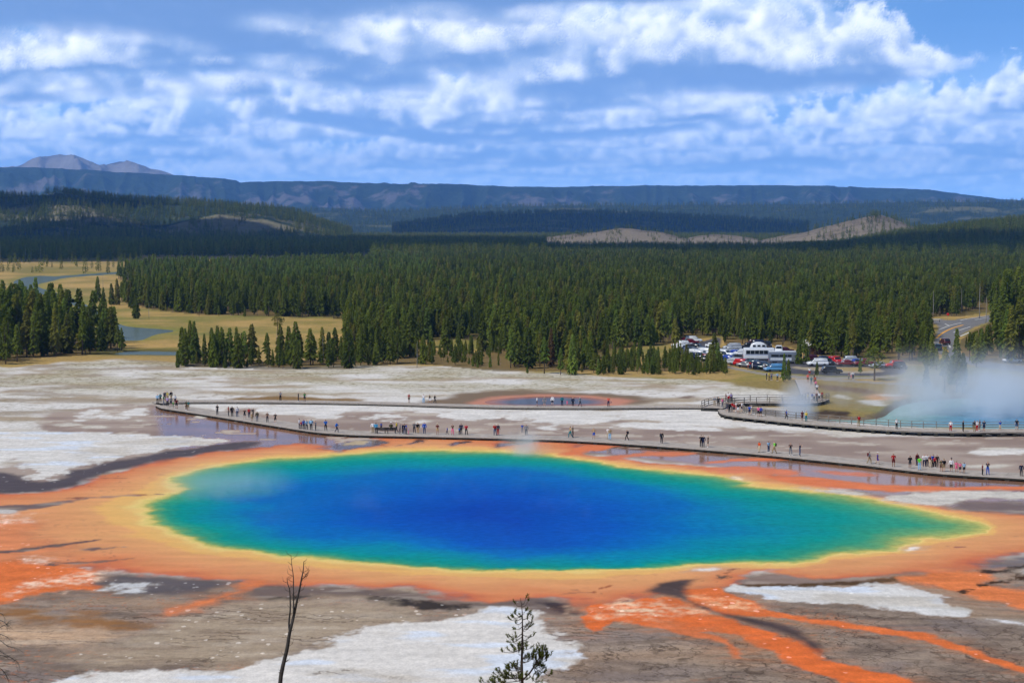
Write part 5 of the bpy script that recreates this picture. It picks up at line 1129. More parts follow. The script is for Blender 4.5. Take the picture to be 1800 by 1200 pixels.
bench(672.5, 761.5, 'empty dark bench on the near boardwalk, left one of two'); bench(686, 761.5, 'dark bench on the near boardwalk with a person sitting on it')

# road paint on the highway bend
yellow = plain_mat('yellow_road_paint', S(232, 168, 62), 0.7, 0.2, 0, 0.15, 1.0); white_p = plain_mat('white_road_paint', S(214, 214, 210), 0.7, 0.2, 0, 0.12, 1.0)
def marking(px, wid, mat):
    P = resample(chaikin_open(np.array([PX(a, b_)[:2] for a, b_ in px]), 2), 2.0); Nn = normals(P); V = []; F = []
    for p, n in zip(P, Nn): V += [(p[0]-n[0]*wid/2, p[1]-n[1]*wid/2, 0.02), (p[0]+n[0]*wid/2, p[1]+n[1]*wid/2, 0.02)]
    F = [(i*2, i*2+2, i*2+3, i*2+1) for i in range(len(P)-1)]
    tag(link('road_marking', mesh_from('road_marking', V, F, [mat])), kind='structure')
marking([(1693,571),(1672,577),(1655,586),(1646,594)], 0.75, yellow); marking([(1655,595),(1652,604),(1656,611),(1666,618)], 0.75, yellow)
marking([(1690,567),(1672,571),(1651,579)], 0.4, white_p); marking([(1706,574),(1690,579),(1676,584)], 0.4, white_p); marking([(1736,558),(1714,562)], 0.4, white_p); marking([(1704,584),(1688,591)], 0.6, white_p); marking([(1668,604),(1670,611)], 0.5, white_p)
marking([(1735,555.5),(1700,560),(1688,563)], 0.5, white_p); marking([(1661,569),(1668,572)], 0.4, white_p)
# ------------------------------------------------------------------ people: bodies grown over a posed skeleton, clothes cut from the body and let out a little
def body_mesh(pose):
    J = dict(pelvis=(0, 0, .96), waist=(0, .01, 1.12), chest=(0, .0, 1.34), neck=(0, .015, 1.50), jaw=(0, -.01, 1.58), crown=(0, .01, 1.70))
    Rr = dict(pelvis=(.155, .115), waist=(.125, .095), chest=(.155, .105), neck=(.055, .055), jaw=(.072, .085), crown=(.078, .092))
    E = [('pelvis', 'waist'), ('waist', 'chest'), ('chest', 'neck'), ('neck', 'jaw'), ('jaw', 'crown')]
    for s, n in ((-1, 'l'), (1, 'r')):
        P = pose[n]
        J['hip'+n] = (s*.095, 0, .90); J['knee'+n] = P['knee']; J['ankle'+n] = P['ankle']; J['toe'+n] = P['toe']
        J['sho'+n] = (s*.185, .01, 1.41); J['elb'+n] = P['elb']; J['wri'+n] = P['wri']; J['pal'+n] = P['pal']
        Rr.update({'hip'+n: (.088, .092), 'knee'+n: (.058, .06), 'ankle'+n: (.04, .042), 'toe'+n: (.042, .032), 'sho'+n: (.06, .06), 'elb'+n: (.042, .042), 'wri'+n: (.028, .03), 'pal'+n: (.026, .036)})
        E += [('pelvis', 'hip'+n), ('hip'+n, 'knee'+n), ('knee'+n, 'ankle'+n), ('ankle'+n, 'toe'+n), ('chest', 'sho'+n), ('sho'+n, 'elb'+n), ('elb'+n, 'wri'+n), ('wri'+n, 'pal'+n)]
    dz = pose.get('drop', 0); keys = list(J); co = []
    for k in keys:
        v = Vector(J[k])
        if dz and not k.startswith(('knee', 'ankle', 'toe')): v.z -= dz
        co.append(v)
    me = bpy.data.meshes.new('b'); me.from_pydata(co, [(keys.index(a), keys.index(b_)) for a, b_ in E], [])
    o = bpy.data.objects.new('b', me); COL.objects.link(o)
    sk = o.modifiers.new('skin', 'SKIN'); sk.use_smooth_shade = True; sk.branch_smoothing = 0.6
    for i, k in enumerate(keys): me.skin_vertices[0].data[i].radius = Rr[k]; me.skin_vertices[0].data[i].use_root = (k == 'pelvis')
    ss_ = o.modifiers.new('sub', 'SUBSURF'); ss_.levels = 1; ss_.render_levels = 1
    dg = bpy.context.evaluated_depsgraph_get(); ev = o.evaluated_get(dg); em = ev.to_mesh()
    V = [v.co.copy() for v in em.vertices]; Nn = [v.normal.copy() for v in em.vertices]; F = [tuple(p.vertices) for p in em.polygons]
    ev.to_mesh_clear(); bpy.data.objects.remove(o)
    bones = [(a, b_, co[keys.index(a)], co[keys.index(b_)]) for a, b_ in E]
    def near(p):
        best = None
        for a, b_, A, B in bones:
            d = B-A; t = max(0, min(1, (p-A).dot(d)/max(d.length_squared, 1e-9))); q = (p-A-d*t).length - 0.5*(Rr[a][0]*(1-t)+Rr[b_][0]*t)
            if best is None or q < best[0]: best = (q, a, b_, t)
        return best[1], best[2], best[3]
    cls = []
    for f in F:
        c = sum((V[i] for i in f), Vector())/len(f); cls.append(near(c) + (c,))
    def cut(name, test, off, mat=None):
        use = [f for f, c in zip(F, cls) if test(*c)]; ids = sorted({i for f in use for i in f}); mp = {i: k for k, i in enumerate(ids)}
        return mesh_from(name, [V[i]+Nn[i]*off for i in ids], [tuple(mp[i] for i in f) for f in use], [None], True)
    zw = co[keys.index('pelvis')].z + 0.04; hc = co[keys.index('crown')]
    # fingers, thumb, nose, ears added to the body's own mesh
    BV = list(V); BF = list(F)
    def addt(pts, rad, sides=4):
        v2, f2 = tube(pts, rad, sides); n = len(BV); BV.extend(v2); BF.extend([tuple(n+q for q in f) for f in f2])
    for n in 'lr':
        w_ = co[keys.index('wri'+n)]; p = co[keys.index('pal'+n)]; d = (p-w_).normalized(); sd = d.cross(Vector((1, .2, 0))).normalized(); pn = d.cross(sd)
        for k, L in enumerate((.062, .074, .078, .07, .055)):
            if k == 0: a = p - d*.03 + sd*.03; addt([a, a+d*.03+sd*.028, a+d*.052+sd*.032], [.011, .010, .007])
            else: a = p + d*.01 + sd*(.030-.019*k+.012); addt([a, a+d*L*.55, a+d*L*.92+pn*.018], [.0095, .009, .006])
    addt([hc+Vector((0, -.085, -.075)), hc+Vector((0, -.118, -.10))], [.012, .014], 4)
    for s in (-1, 1): addt([hc+Vector((s*.074, .01, -.06)), hc+Vector((s*.090, .02, -.045)), hc+Vector((s*.084, .015, -.10))], [.012, .014, .008], 4)
    up = ('pelvis', 'waist', 'chest')
    sh = lambda a, b_, t, c: (a in up and b_ in up and c.z > zw-.02) or (a == 'chest' and (b_ != 'neck' or t < .55)) or (a == 'pelvis' and b_ == 'waist' and c.z > zw-.02)
    return dict(
        body=mesh_from('body', BV, BF, [None], True),
        tee=cut('shirt', lambda a, b_, t, c: sh(a, b_, t, c) or (a[:3] == 'sho' and t < .75), .014),
        jacket=cut('shirt', lambda a, b_, t, c: sh(a, b_, t, c) or a[:3] == 'sho' or (a[:3] == 'elb' and t < .9), .020),
        shorts=cut('trousers', lambda a, b_, t, c: (a == 'pelvis' and c.z < zw+.02) or (a[:3] == 'hip' and t < .8), .016),
        trousers=cut('trousers', lambda a, b_, t, c: (a == 'pelvis' and c.z < zw+.02) or a[:3] == 'hip' or (a[:4] == 'knee' and t < .95), .014),
        shoes=cut('shoes', lambda a, b_, t, c: a[:5] == 'ankle' or b_[:3] == 'toe', .010),
        hair=cut('hair', lambda a, b_, t, c: a == 'jaw' and (c.z > hc.z+.02 or (c.y > hc.y+.02 and c.z > hc.z-.12)), .016),
        head=hc)
def arm(s, e, w_, p): return dict(elb=(s*e[0], e[1], e[2]), wri=(s*w_[0], w_[1], w_[2]), pal=(s*p[0], p[1], p[2]))
down = ((.25, .02, 1.13), (.26, -.05, .89), (.255, -.075, .82)); cam_ = ((.205, -.15, 1.17), (.10, -.28, 1.42), (.08, -.31, 1.48)); hipa = ((.33, .06, 1.17), (.20, -.05, 1.02), (.16, -.08, .99)); fold = ((.25, -.02, 1.15), (.10, -.18, 1.16), (.02, -.20, 1.18)); swf = ((.24, -.10, 1.15), (.22, -.30, 1.02), (.21, -.36, .99)); swb = ((.25, .15, 1.15), (.25, .17, .93), (.25, .16, .86))
def leg(s, k, a, t): return dict(knee=(s*k[0], k[1], k[2]), ankle=(s*a[0], a[1], a[2]), toe=(s*t[0], t[1], t[2]))
st = ((.105, -.01, .50), (.11, .02, .085), (.125, -.13, .045)); stw = ((.14, -.02, .50), (.18, .02, .085), (.22, -.12, .045)); fwd = ((.10, -.18, .53), (.10, -.20, .10), (.11, -.34, .075)); bck = ((.10, .05, .50), (.10, .30, .13), (.10, .20, .045)); sit = ((.12, -.40, .98), (.12, -.42, .55), (.13, -.55, .50))
def P_(la, ra, ll, rl, **k): return dict(l={**arm(-1, *la), **leg(-1, *ll)}, r={**arm(1, *ra), **leg(1, *rl)}, **k)
POSES = dict(stand=body_mesh(P_(down, down, st, st)), photo=body_mesh(P_(cam_, cam_, st, stw)), hip=body_mesh(P_(hipa, down, stw, st)), fold=body_mesh(P_(fold, fold, st, st)),
             walk=body_mesh(P_(swb, swf, fwd, bck)), sit=body_mesh(P_(fold, fold, sit, sit)))
skins = [plain_mat('skin', c, 0.6, 0.3, 0, 0.06, 8.0) for c in ((0.50, 0.30, 0.21), (0.40, 0.22, 0.15), (0.28, 0.15, 0.09), (0.56, 0.36, 0.27))]
hairs = [plain_mat('hair', c, 0.6, 0.3, 0, 0.2, 20.0) for c in ((0.03, 0.02, 0.015), (0.09, 0.05, 0.025), (0.22, 0.14, 0.06), (0.30, 0.29, 0.28))]
CLOTH = dict(red=(170, 26, 30), crimson=(196, 36, 60), maroon=(96, 26, 34), pink=(232, 110, 150), coral=(226, 96, 78), orange=(226, 92, 40), yellow=(226, 202, 70), tan=(190, 160, 116), khaki=(160, 140, 104), olive=(72, 74, 46), lime=(96, 214, 50), green=(48, 130, 66), teal=(30, 120, 130), cyan=(64, 160, 210), lightblue=(150, 192, 226), blue=(34, 84, 186), brightblue=(30, 112, 208), navy=(26, 34, 66), purple=(84, 60, 150), lilac=(176, 156, 206), black=(22, 22, 26), charcoal=(54, 54, 60), grey=(128, 130, 136), white=(236, 236, 240), brown=(96, 70, 52), jeans=(58, 78, 116), beige=(206, 190, 164))
cloth_m = {}
def cloth(n):
    if n not in cloth_m: cloth_m[n] = plain_mat('cloth_'+n, S(*CLOTH[n]), 0.9, 0.1, 0, 0.12, 6.0)
    return cloth_m[n]
WORD = dict(lightblue='light blue', brightblue='bright blue', lime='lime green')
def lathe(prof, sides=10):
    V = []; F = []
    for r_, z_ in prof:
        for k in range(sides): V.append((r_*math.cos(2*math.pi*k/sides), r_*math.sin(2*math.pi*k/sides), z_))
    for i in range(len(prof)-1):
        for k in range(sides): q = i*sides; F.append((q+k, q+(k+1) % sides, q+sides+(k+1) % sides, q+sides+k))
    F.append(tuple(range(sides-1, -1, -1))); F.append(tuple(len(V)-sides+k for k in range(sides)))
    return V, F
hat_me = mesh_from('hat', *lathe([(.17, 0), (.172, .012), (.105, .02), (.10, .08), (.07, .11), (.01, .118)]), [None], True)
cap_me = mesh_from('cap', *lathe([(.098, 0), (.104, .02), (.10, .06), (.07, .095), (.01, .108)]), [None], True)
def rbox(sx, sy, sz, bev=0.25, seg=2):
    bm = bmesh.new(); bmesh.ops.create_cube(bm, size=1.0)
    for v in bm.verts: v.co = Vector((v.co.x*sx, v.co.y*sy, v.co.z*sz))
    if bev: bmesh.ops.bevel(bm, geom=list(bm.edges), offset=min(sx, sy, sz)*bev, segments=seg, affect='EDGES', profile=0.6)
    V = [v.co.copy() for v in bm.verts]; bm.verts.index_update(); F = [tuple(v.index for v in f.verts) for f in bm.faces]; bm.free(); return V, F
def shift(VF, d): return [Vector(v)+Vector(d) for v in VF[0]], VF[1]
pack_me = mesh_from('backpack', *shift(rbox(.30, .17, .44, .35), (0, .19, 1.24)), [None], True)
def put_mesh(name, me, parent, mat):
    o = link(name, me, parent); o.material_slots[0].link = 'OBJECT'; o.material_slots[0].material = mat; return o
PN = 0
def person(a, b_, dz, top, legs, pose='stand', facing=None, size=1.0, extra='', label='', group=''):
    """a, b_: px of the feet; facing: degrees, 0 = towards the camera"""
    global PN; PN += 1; r = random.Random(PN*31)
    X, Y, _ = PX(a, b_, dz); jacket = top.startswith('+'); tp = top.strip('+'); short = legs.startswith('-'); lg = legs.strip('-')
    e = link('person', None, None, (X, Y, dz+0.005 - (0.5*size if pose == 'sit' else 0) + (0.44 if pose == 'sit' else 0)))
    fc = facing if facing is not None else r.choice([0, 0, 15, -20, 30, 180, -150, 90, -90]); e.rotation_euler = (0, 0, math.radians(fc)); s_ = size*r.uniform(.94, 1.04); e.scale = (s_*r.uniform(.98, 1.12), s_*r.uniform(.98, 1.10), s_)
    M = POSES[pose]; put_mesh('body', M['body'], e, r.choice(skins)); put_mesh('shirt', M['jacket' if jacket else 'tee'], e, cloth(tp)); put_mesh('trousers', M['shorts' if short else 'trousers'], e, cloth(lg))
    put_mesh('shoes', M['shoes'], e, cloth(r.choice(['charcoal', 'black', 'grey', 'white', 'brown']))); put_mesh('hair', M['hair'], e, r.choice(hairs))
    for x_ in extra.split():
        if x_.startswith('hat') or x_.startswith('cap'):
            o = put_mesh('hat', hat_me if x_[:3] == 'hat' else cap_me, e, cloth(x_[4:] or 'beige')); o.location = M['head']+Vector((0, 0, .035))
        if x_.startswith('pack'): o = put_mesh('backpack', pack_me, e, cloth(x_[5:] or 'black'))
    tag(e, label, 'person', group)
# (feet px, top [+ = long sleeves], legs [- = shorts], pose, facing, size, extras)
CROWD = [
 ('at the boardwalk\'s left turn', 'people at the left turn of the boardwalk', DZ, [(277,709,'+lightblue','charcoal'),(282,707,'+teal','black','fold'),(287.5,712,'green','grey'),(289.5,704,'+navy','charcoal'),(292,703,'+grey','beige'),(295,704,'yellow','tan'),(301,703,'+navy','khaki','stand',180,1,'pack'),(294.5,714,'lilac','black'),(300.5,714,'grey','-charcoal'),(304.5,717,'lime','-green','stand',None,.72),(308,710,'white','-navy'),(310.5,718,'maroon','-black')]),
 ('walking off the left turn', 'people on the left arm of the near boardwalk', DZ, [(327.5,721,'olive','brown'),(331,721,'teal','-khaki','stand',180),(382,729,'black','charcoal')]),
 ('in the left group', 'people in the left group on the near boardwalk', DZ, [(401.7,731,'red','charcoal'),(408,732,'+charcoal','black','stand',180,1,'pack'),(417,732.5,'+white','jeans'),(430,736,'black','-charcoal','photo'),(438,734,'red','navy','stand',180,1,'pack:red'),(445,734,'+charcoal','black','photo'),(443,740,'tan','-khaki','stand',20,.8,'hat:beige'),(452,741,'+olive','grey'),(470,742,'brown','charcoal','fold',0),(484,744,'black','-black','hip',0)]),
 ('in the blue-jacket group', 'people in the blue jacket group', DZ, [(526,753,'+white','navy'),(529.5,754,'red','charcoal','stand',0,.75),(534,755,'+blue','black'),(539,755.5,'+lightblue','black','photo'),(547,756,'+cyan','charcoal','stand',180,1,'pack:lightblue'),(555,757,'grey','charcoal','photo'),(572.5,757,'+brightblue','black','photo',0),(592,760,'+brightblue','navy','walk',90)]),
 ('near the two benches', 'people near the benches', DZ, [(655.5,760.5,'+white','khaki'),(661,762,'+cyan','charcoal','stand',180),(670,756.5,'blue','-navy','stand',None,.75),(687.5,762.0,'+olive','charcoal','sit',180,1,'hat:white'),(697,760,'yellow','charcoal','walk',-90),(703,762,'+grey','navy'),(707.5,763,'+navy','black'),(711,763,'+navy','jeans','stand',180),(714.5,763,'blue','charcoal'),(718,763.5,'lilac','pink','stand',None,.62)]),
 ('right of the benches', 'people on the middle of the near boardwalk', DZ, [(728,761,'+grey','charcoal','photo',0),(734.5,762,'+black','tan','stand',180,1,'pack:black'),(746,762,'+blue','jeans'),(769,763.5,'maroon','-tan','fold',0,1,'hat:beige'),(786,763.5,'blue','navy','walk',-90,.72),(795.5,764,'brown','pink','photo'),(807.5,763.5,'brightblue','navy','stand',None,.65),(810.5,763.5,'+navy','black'),(819.5,764,'+crimson','black','photo',0),(870,765,'+red','jeans','photo',0),(875.5,765,'+navy','red','stand',20)]),
 ('behind the thin steam', 'people on the near boardwalk right of the middle', DZ, [(918,760,'blue','grey','stand',None,.75),(925,765,'+grey','charcoal'),(1002.5,769,'tan','teal','walk',-60),(1007,768.5,'olive','charcoal')]),
 ('on the right stretch', 'people on the right stretch of the near boardwalk', DZ, [(1044,771,'tan','-blue','hip',0),(1069,771,'white','beige'),(1072,773,'khaki','lightblue','stand',180),(1102,774,'black','black','walk',-80,1,'pack:black'),(1163,779,'+black','charcoal','stand',150,1,'pack:charcoal'),(1232.5,785.5,'black','black'),(1236,785.5,'+navy','navy'),(1244.5,786,'black','-black')]),
 ('before right group', 'people on the near boardwalk before the right group', DZ, [(1334.5,795,'orange','beige','stand',-60,.95),(1351,795,'lightblue','jeans'),(1361,797,'lime','khaki','walk',-70,1,'pack:olive'),(1389.5,800,'charcoal','grey','photo',0),(1406,801,'navy','jeans','photo',90),(1528,815,'+grey','khaki','walk',100,1,'pack:maroon'),(1542.5,815.5,'purple','-purple','walk',80,.95,'cap:white'),(1570.5,820,'red','-maroon','stand',0)]),
 ('in the big right group', 'people in the big right group', DZ, [(1599.5,823,'+black','-charcoal','fold',180),(1612,818,'+maroon','navy'),(1616,826,'lime','lightblue','stand',170),(1624.5,820,'+white','navy','photo'),(1629.5,820,'white','charcoal'),(1635.5,821,'maroon','beige'),(1639.5,821,'blue','black'),(1643,822,'red','black','stand',0,.85),(1647,820.5,'+black','black'),(1654.5,828.5,'olive','-brown','stand',180),(1659,829,'charcoal','-khaki','stand',180,1,'pack:black')]),
 ('at the near walk\'s right end', 'people at the right end of the near boardwalk', DZ, [(1672,829,'+white','-black','stand',180,1,'cap:navy'),(1681,830.5,'pink','-pink','stand',180,.88),(1687.5,831,'pink','-charcoal','stand',180,.86),(1694.5,832,'lightblue','-black','stand',180,.9),(1727,835,'maroon','black','stand',90,.9),(1736,834.5,'navy','blue','photo',0),(1795,836.5,'+navy','charcoal','stand',0)]),
 ('on the far boardwalk', 'people on the left half of the far boardwalk', DZ, [(493,704.5,'grey','black'),(524.5,705,'+charcoal','black'),(535.5,705.5,'green','-charcoal'),(719,707.5,'red','-brown'),(744.5,708.5,'white','lightblue'),(755.5,709,'black','-white','walk',90),(764.5,709,'+black','charcoal','walk',90)]),
 ('before the small far pool', 'people before the small far pool', DZ, [(944,714,'white','-charcoal'),(957,714,'grey','-grey'),(971,713,'+white','-charcoal'),(988,713,'+teal','navy'),(997,713,'pink','-pink','stand',None,.6),(1007,714,'+navy','black'),(1019.5,714,'teal','charcoal','walk',90),(1069.5,714.5,'coral','navy','stand',0)]),
 ('where the boardwalks meet', 'people at the boardwalk junction', 0.62, [(1256,713,'+grey','khaki'),(1263,714,'+charcoal','black'),(1270,716.5,'pink','jeans'),(1276,707.5,'maroon','charcoal'),(1280,706.5,'white','navy'),(1285,706.5,'lilac','black'),(1281,709.5,'red','charcoal','stand',0,.9)]),
 ('in the railing group', 'people in the red group at the railing', 0.75, [(1278,724,'+navy','-navy'),(1282,724.5,'+charcoal','black'),(1287,724,'red','-grey'),(1290.5,725,'red','-charcoal','stand',180),(1293.5,723,'white','-pink'),(1297.5,726,'black','-white','stand',180),(1301,726,'black','beige'),(1304,724,'white','-navy','stand',90)]),
 ('along the crater railing', 'people along the crater railing', 0.75, [(1317.5,729.5,'blue','-navy','stand',180),(1320.5,728.5,'white','beige'),(1333,732,'pink','-black'),(1337,732,'+blue','-black','stand',180),(1382.5,738,'blue','charcoal','walk',90),(1410,740,'maroon','-maroon'),(1417,741,'yellow','teal','stand',0,1,'hat:beige'),(1509.5,749,'maroon','khaki','stand',180,1,'pack:red'),(1576,754,'white','black'),(1671,758,'white','red'),(1693,758.5,'+black','black','stand',90),(1713,758.5,'+charcoal','khaki'),(1717.5,758.5,'white','red','stand',0),(1722,757,'brown','-navy'),(1729.5,758.5,'navy','-navy','stand',180),(1758,757,'blue','-beige','photo',180),(1787,755,'black','-jeans','stand',180)]),
 ('on the viewing platform', 'people on the viewing platform', 0.6, [(1420,707.5,'yellow','beige'),(1427.5,706,'blue','-white'),(1431,705.5,'white','navy'),(1435.5,706,'maroon','black'),(1440,704.5,'white','-black','stand',180),(1445,703,'red','-charcoal')]),
 ('on the ramp', 'people on the ramp', 0.5, [(1436,690,'white','-black'),(1434,683,'pink','jeans'),(1426,676,'teal','grey'),(1433,676,'orange','-black'),(1420,672,'coral','-brown'),(1431,671,'+black','charcoal')]),
 ('beside the paved path', 'people beside the paved path', 0.02, [(1347.5,668.5,'+black','charcoal'),(1352,668.5,'yellow','khaki'),(1356,668.5,'grey','jeans'),(1366.5,669.5,'lightblue','charcoal'),(1423,660,'white','-red'),(1492,667,'maroon','charcoal'),(1496,667,'white','-pink'),(1499.5,667,'white','navy')]),
 ('by the parked cars', 'people by the parked cars', 0.02, [(1315,648.5,'white','-red'),(1318.5,648.5,'red','jeans'),(1322.5,649,'white','-white'),(1343,652,'white','jeans'),(1346,653,'black','-beige'),(1420,619,'yellow','charcoal')]),
]
for ctx, grp, dz, folks in CROWD:
    folks = sorted(folks)
    for q, f in enumerate(folks):
        a, b_, tp, lg = f[:4]; pose = f[4] if len(f) > 4 else 'stand'; fc = f[5] if len(f) > 5 else None; sz = f[6] if len(f) > 6 else 1.0; exx = f[7] if len(f) > 7 else ''
        pz = {'photo': 'taking a photo', 'walk': 'walking', 'sit': 'sitting on a bench', 'fold': 'with folded arms', 'hip': 'with hand on hip'}.get(pose, '')
        nm = 'child' if sz < .8 else 'person'; t_ = tp.strip('+'); t_ = WORD.get(t_, t_); l_ = lg.strip('-'); l_ = WORD.get(l_, l_)
        lab = '%s in %s %s, %s %s, %s from left %s' % (nm, t_, 'jacket' if tp[0] == '+' else 'top', l_, 'shorts' if lg[0] == '-' else 'trousers', ordinal(q+1), ctx)
        if pz and len((lab+' '+pz).split()) <= 16: lab = lab.replace(', %s from' % ordinal(q+1), ' %s, %s from' % (pz, ordinal(q+1)))
        person(a, b_, dz, tp, lg, pose, fc, sz, exx, lab, grp)
# ------------------------------------------------------------------ vehicles
glass_m = plain_mat('car_glass', (0.015, 0.02, 0.025), 0.08, 0.6, 0, 0.05, 2.0); tyre_m = plain_mat('tyre', (0.02, 0.02, 0.02), 0.85, 0.2, 0, 0.1, 5.0)
rim_m = plain_mat('rim', (0.45, 0.46, 0.47), 0.35, 0.5, 0.7, 0.1, 5.0); lamp_m = plain_mat('head_lamp', (0.75, 0.76, 0.78), 0.15, 0.6, 0, 0.05, 5.0); tail_m = plain_mat('tail_lamp', (0.45, 0.02, 0.02), 0.2, 0.5, 0, 0.05, 5.0); plastic_m = plain_mat('bumper_plastic', (0.05, 0.05, 0.055), 0.6, 0.3, 0, 0.1, 4.0)
def loft(sections):
    """sections: list of (x, half_width_bottom, half_width_top, z_bottom, z_top) -> rounded hull along x"""
    V = []; F = []
    for x_, wb, wt, zb, zt in sections:
        zm = zb+(zt-zb)*0.55; wm = max(wb, wt)
        for yy, zz in ((-wb*.86, zb), (-wb, zb+(zt-zb)*.12), (-wm, zm), (-wt, zt-(zt-zb)*.06), (-wt*.88, zt), (wt*.88, zt), (wt, zt-(zt-zb)*.06), (wm, zm), (wb, zb+(zt-zb)*.12), (wb*.86, zb)): V.append((x_, yy, zz))
    n = 10
    for i in range(len(sections)-1):
        for k in range(n): F.append((i*n+k, i*n+(k+1) % n, i*n+n+(k+1) % n, i*n+n+k))
    F.append(tuple(range(n-1, -1, -1))); F.append(tuple(len(V)-n+k for k in range(n)))
    return V, F
def side_pane(pts, y0, y1, th=0.012):
    """flat pane in a car's flank: (x, z) outline, leaning from y0 at the lowest to y1 at the highest point"""
    zs = [p[1] for p in pts]; lo, hi = min(zs), max(zs); V = []; n = len(pts)
    for s in (0, 1):
        for x_, zz in pts: V.append((x_, y0+(y1-y0)*(zz-lo)/max(hi-lo, 1e-6) + s*th*(1 if y0 > 0 else -1), zz))
    F = [tuple(range(n)), tuple(range(2*n-1, n-1, -1))] + [(k, (k+1) % n, n+(k+1) % n, n+k) for k in range(n)]
    return V, F
tyre_me = mesh_from('tyre', *[(lambda VF: ([(v[0], v[2], v[1]) for v in VF[0]], VF[1]))(lathe([(.20, -.10), (.31, -.10), (.335, -.06), (.335, .06), (.31, .10), (.20, .10)], 14))][0], [tyre_m], True)
rim_me = mesh_from('rim', *[(lambda VF: ([(v[0], v[2], v[1]) for v in VF[0]], VF[1]))(lathe([(.02, -.085), (.19, -.085), (.20, -.04), (.20, .04), (.19, .085), (.02, .085)], 12))][0], [rim_m], True)
def M_(name, VF, mat, smooth=False): return mesh_from(name, VF[0], VF[1], [mat], smooth)
KINDS = {}
def make_kind(kind, L, W, H, hood, nose, cab, deck, gz=0.32, belt=0.95):
    """hood = z of bonnet, cab = (x_base_front, x_top_front, x_top_rear, x_base_rear), deck = z of boot"""
    h = L/2; bf, tf, tr, br = cab; w = W/2
    body = loft([(-h, w*.82, w*.80, gz+.12, deck-.12), (-h+.12, w*.95, w*.92, gz, deck), (br, w, w*.95, gz-.03, max(deck, belt) if br < -h+.9 else deck), (br+.05, w, w*.95, gz-.03, belt), (0, w, w*.96, gz-.03, belt), (bf, w, w*.95, gz-.03, belt), (bf+.03, w, w*.94, gz-.03, belt-.02), ((bf+h)/2, w*.99, w*.92, gz, hood), (h-.22, w*.95, w*.86, gz, nose), (h, w*.80, w*.72, gz+.10, nose-.16)])
    cabv = loft([(br, w*.90, w*.72, belt-.03, belt+.02), (tr, w*.93, w*.74, belt-.03, H), ((tr+tf)/2, w*.93, w*.75, belt-.03, H+.02), (tf, w*.93, w*.72, belt-.03, H-.01), (bf, w*.90, w*.70, belt-.03, belt+.02)])
    K = dict(L=L, W=W, body=mesh_from('body', *body, [None], True), cabin=mesh_from('cabin', *cabv, [None], True), wx=L*.29)
    panes = []
    z0, z1 = belt+.06, H-.10
    mid = (tr+tf)/2
    for s in (1, -1):
        y0, y1 = s*w*.925, s*w*.80
        fr = lambda z_: bf+(tf-bf)*(z_-belt)/(H-belt)-.14; rr = lambda z_: br+(tr-br)*(z_-belt)/(H-belt)+.14
        cuts = [(mid+.04, None), (None, mid-.04)] if kind not in ('van', 'suv') else [(mid+.35, None), (mid-.45, mid+.27), (None, mid-.53)]
        if kind == 'pickup': cuts = [(mid+.04, None), (None, mid-.04)]
        for a, b_ in cuts:
            q = [((a if a is not None else rr(z0)), z0), ((b_ if b_ is not None else fr(z0)), z0), ((b_ if b_ is not None else fr(z1)), z1), ((a if a is not None else rr(z1)), z1)]
            panes.append(side_pane(q, y0, y1))
    K['panes'] = [mesh_from('window', *p, [glass_m]) for p in panes]
    def slant(x0, x1, s):   # windscreen / rear window
        ww0, ww1 = w*.80, w*.64; z_0, z_1 = belt+.07, H-.09; f0 = (z_0-belt)/(H-belt); f1 = (z_1-belt)/(H-belt); X0 = x0+(x1-x0)*f0; X1 = x0+(x1-x0)*f1; o = .03*s
        V = [(X0+o, -ww0, z_0), (X0+o, ww0, z_0), (X1+o, ww1, z_1+.01), (X1+o, -ww1, z_1+.01), (X0-o, -ww0, z_0), (X0-o, ww0, z_0), (X1-o, ww1, z_1+.01), (X1-o, -ww1, z_1+.01)]
        return V, [(0, 1, 2, 3), (7, 6, 5, 4), (0, 4, 5, 1), (1, 5, 6, 2), (2, 6, 7, 3), (3, 7, 4, 0)]
    K['windscreen'] = mesh_from('windscreen', *slant(bf, tf, 1), [glass_m]); K['rear_window'] = mesh_from('rear_window', *slant(br, tr, -1), [glass_m])
    K['bumper_f'] = mesh_from('bumper', *shift(rbox(.16, W*.84, .22, .3), (h-.02, 0, gz+.12)), [plastic_m], True); K['bumper_r'] = mesh_from('bumper', *shift(rbox(.14, W*.86, .22, .3), (-h+.02, 0, gz+.14)), [plastic_m], True)
    K['lamps'] = [mesh_from('headlight', *shift(rbox(.12, .34, .15, .3), (h-.10, s*w*.66, nose-.13)), [lamp_m], True) for s in (1, -1)]; K['tails'] = [mesh_from('tail_light', *shift(rbox(.08, .20, .26, .3), (-h+.07, s*w*.74, deck-.16)), [tail_m], True) for s in (1, -1)]
    if kind == 'pickup': K['bed'] = mesh_from('cargo_bed', *shift(rbox(1.35, W*.72, .05, .2), (-h+.85, 0, deck+.005)), [plastic_m])
    KINDS[kind] = K
make_kind('sedan', 4.6, 1.80, 1.42, .86, .76, (1.05, .35, -.85, -1.65), .96, .30, .90)
make_kind('suv', 4.6, 1.88, 1.72, 1.06, .98, (1.15, .65, -1.75, -2.10), 1.05, .36, 1.05)
make_kind('van', 5.0, 1.95, 1.78, 1.00, .86, (1.65, .70, -2.05, -2.35), 1.02, .32, 1.02)
make_kind('pickup', 5.4, 1.95, 1.80, 1.10, 1.04, (1.10, .60, -.55, -.80), 1.10, .42, 1.10)
PAINT = dict(white=(226, 230, 234), silver=(172, 178, 186), grey=(110, 116, 124), black=(26, 28, 32), darkblue=(24, 36, 66), blue=(28, 62, 160), lightblue=(88, 146, 196), teal=(28, 62, 72), red=(190, 24, 26), darkred=(110, 20, 28), maroon=(70, 18, 30), tan=(180, 160, 130))
paint_m = {}
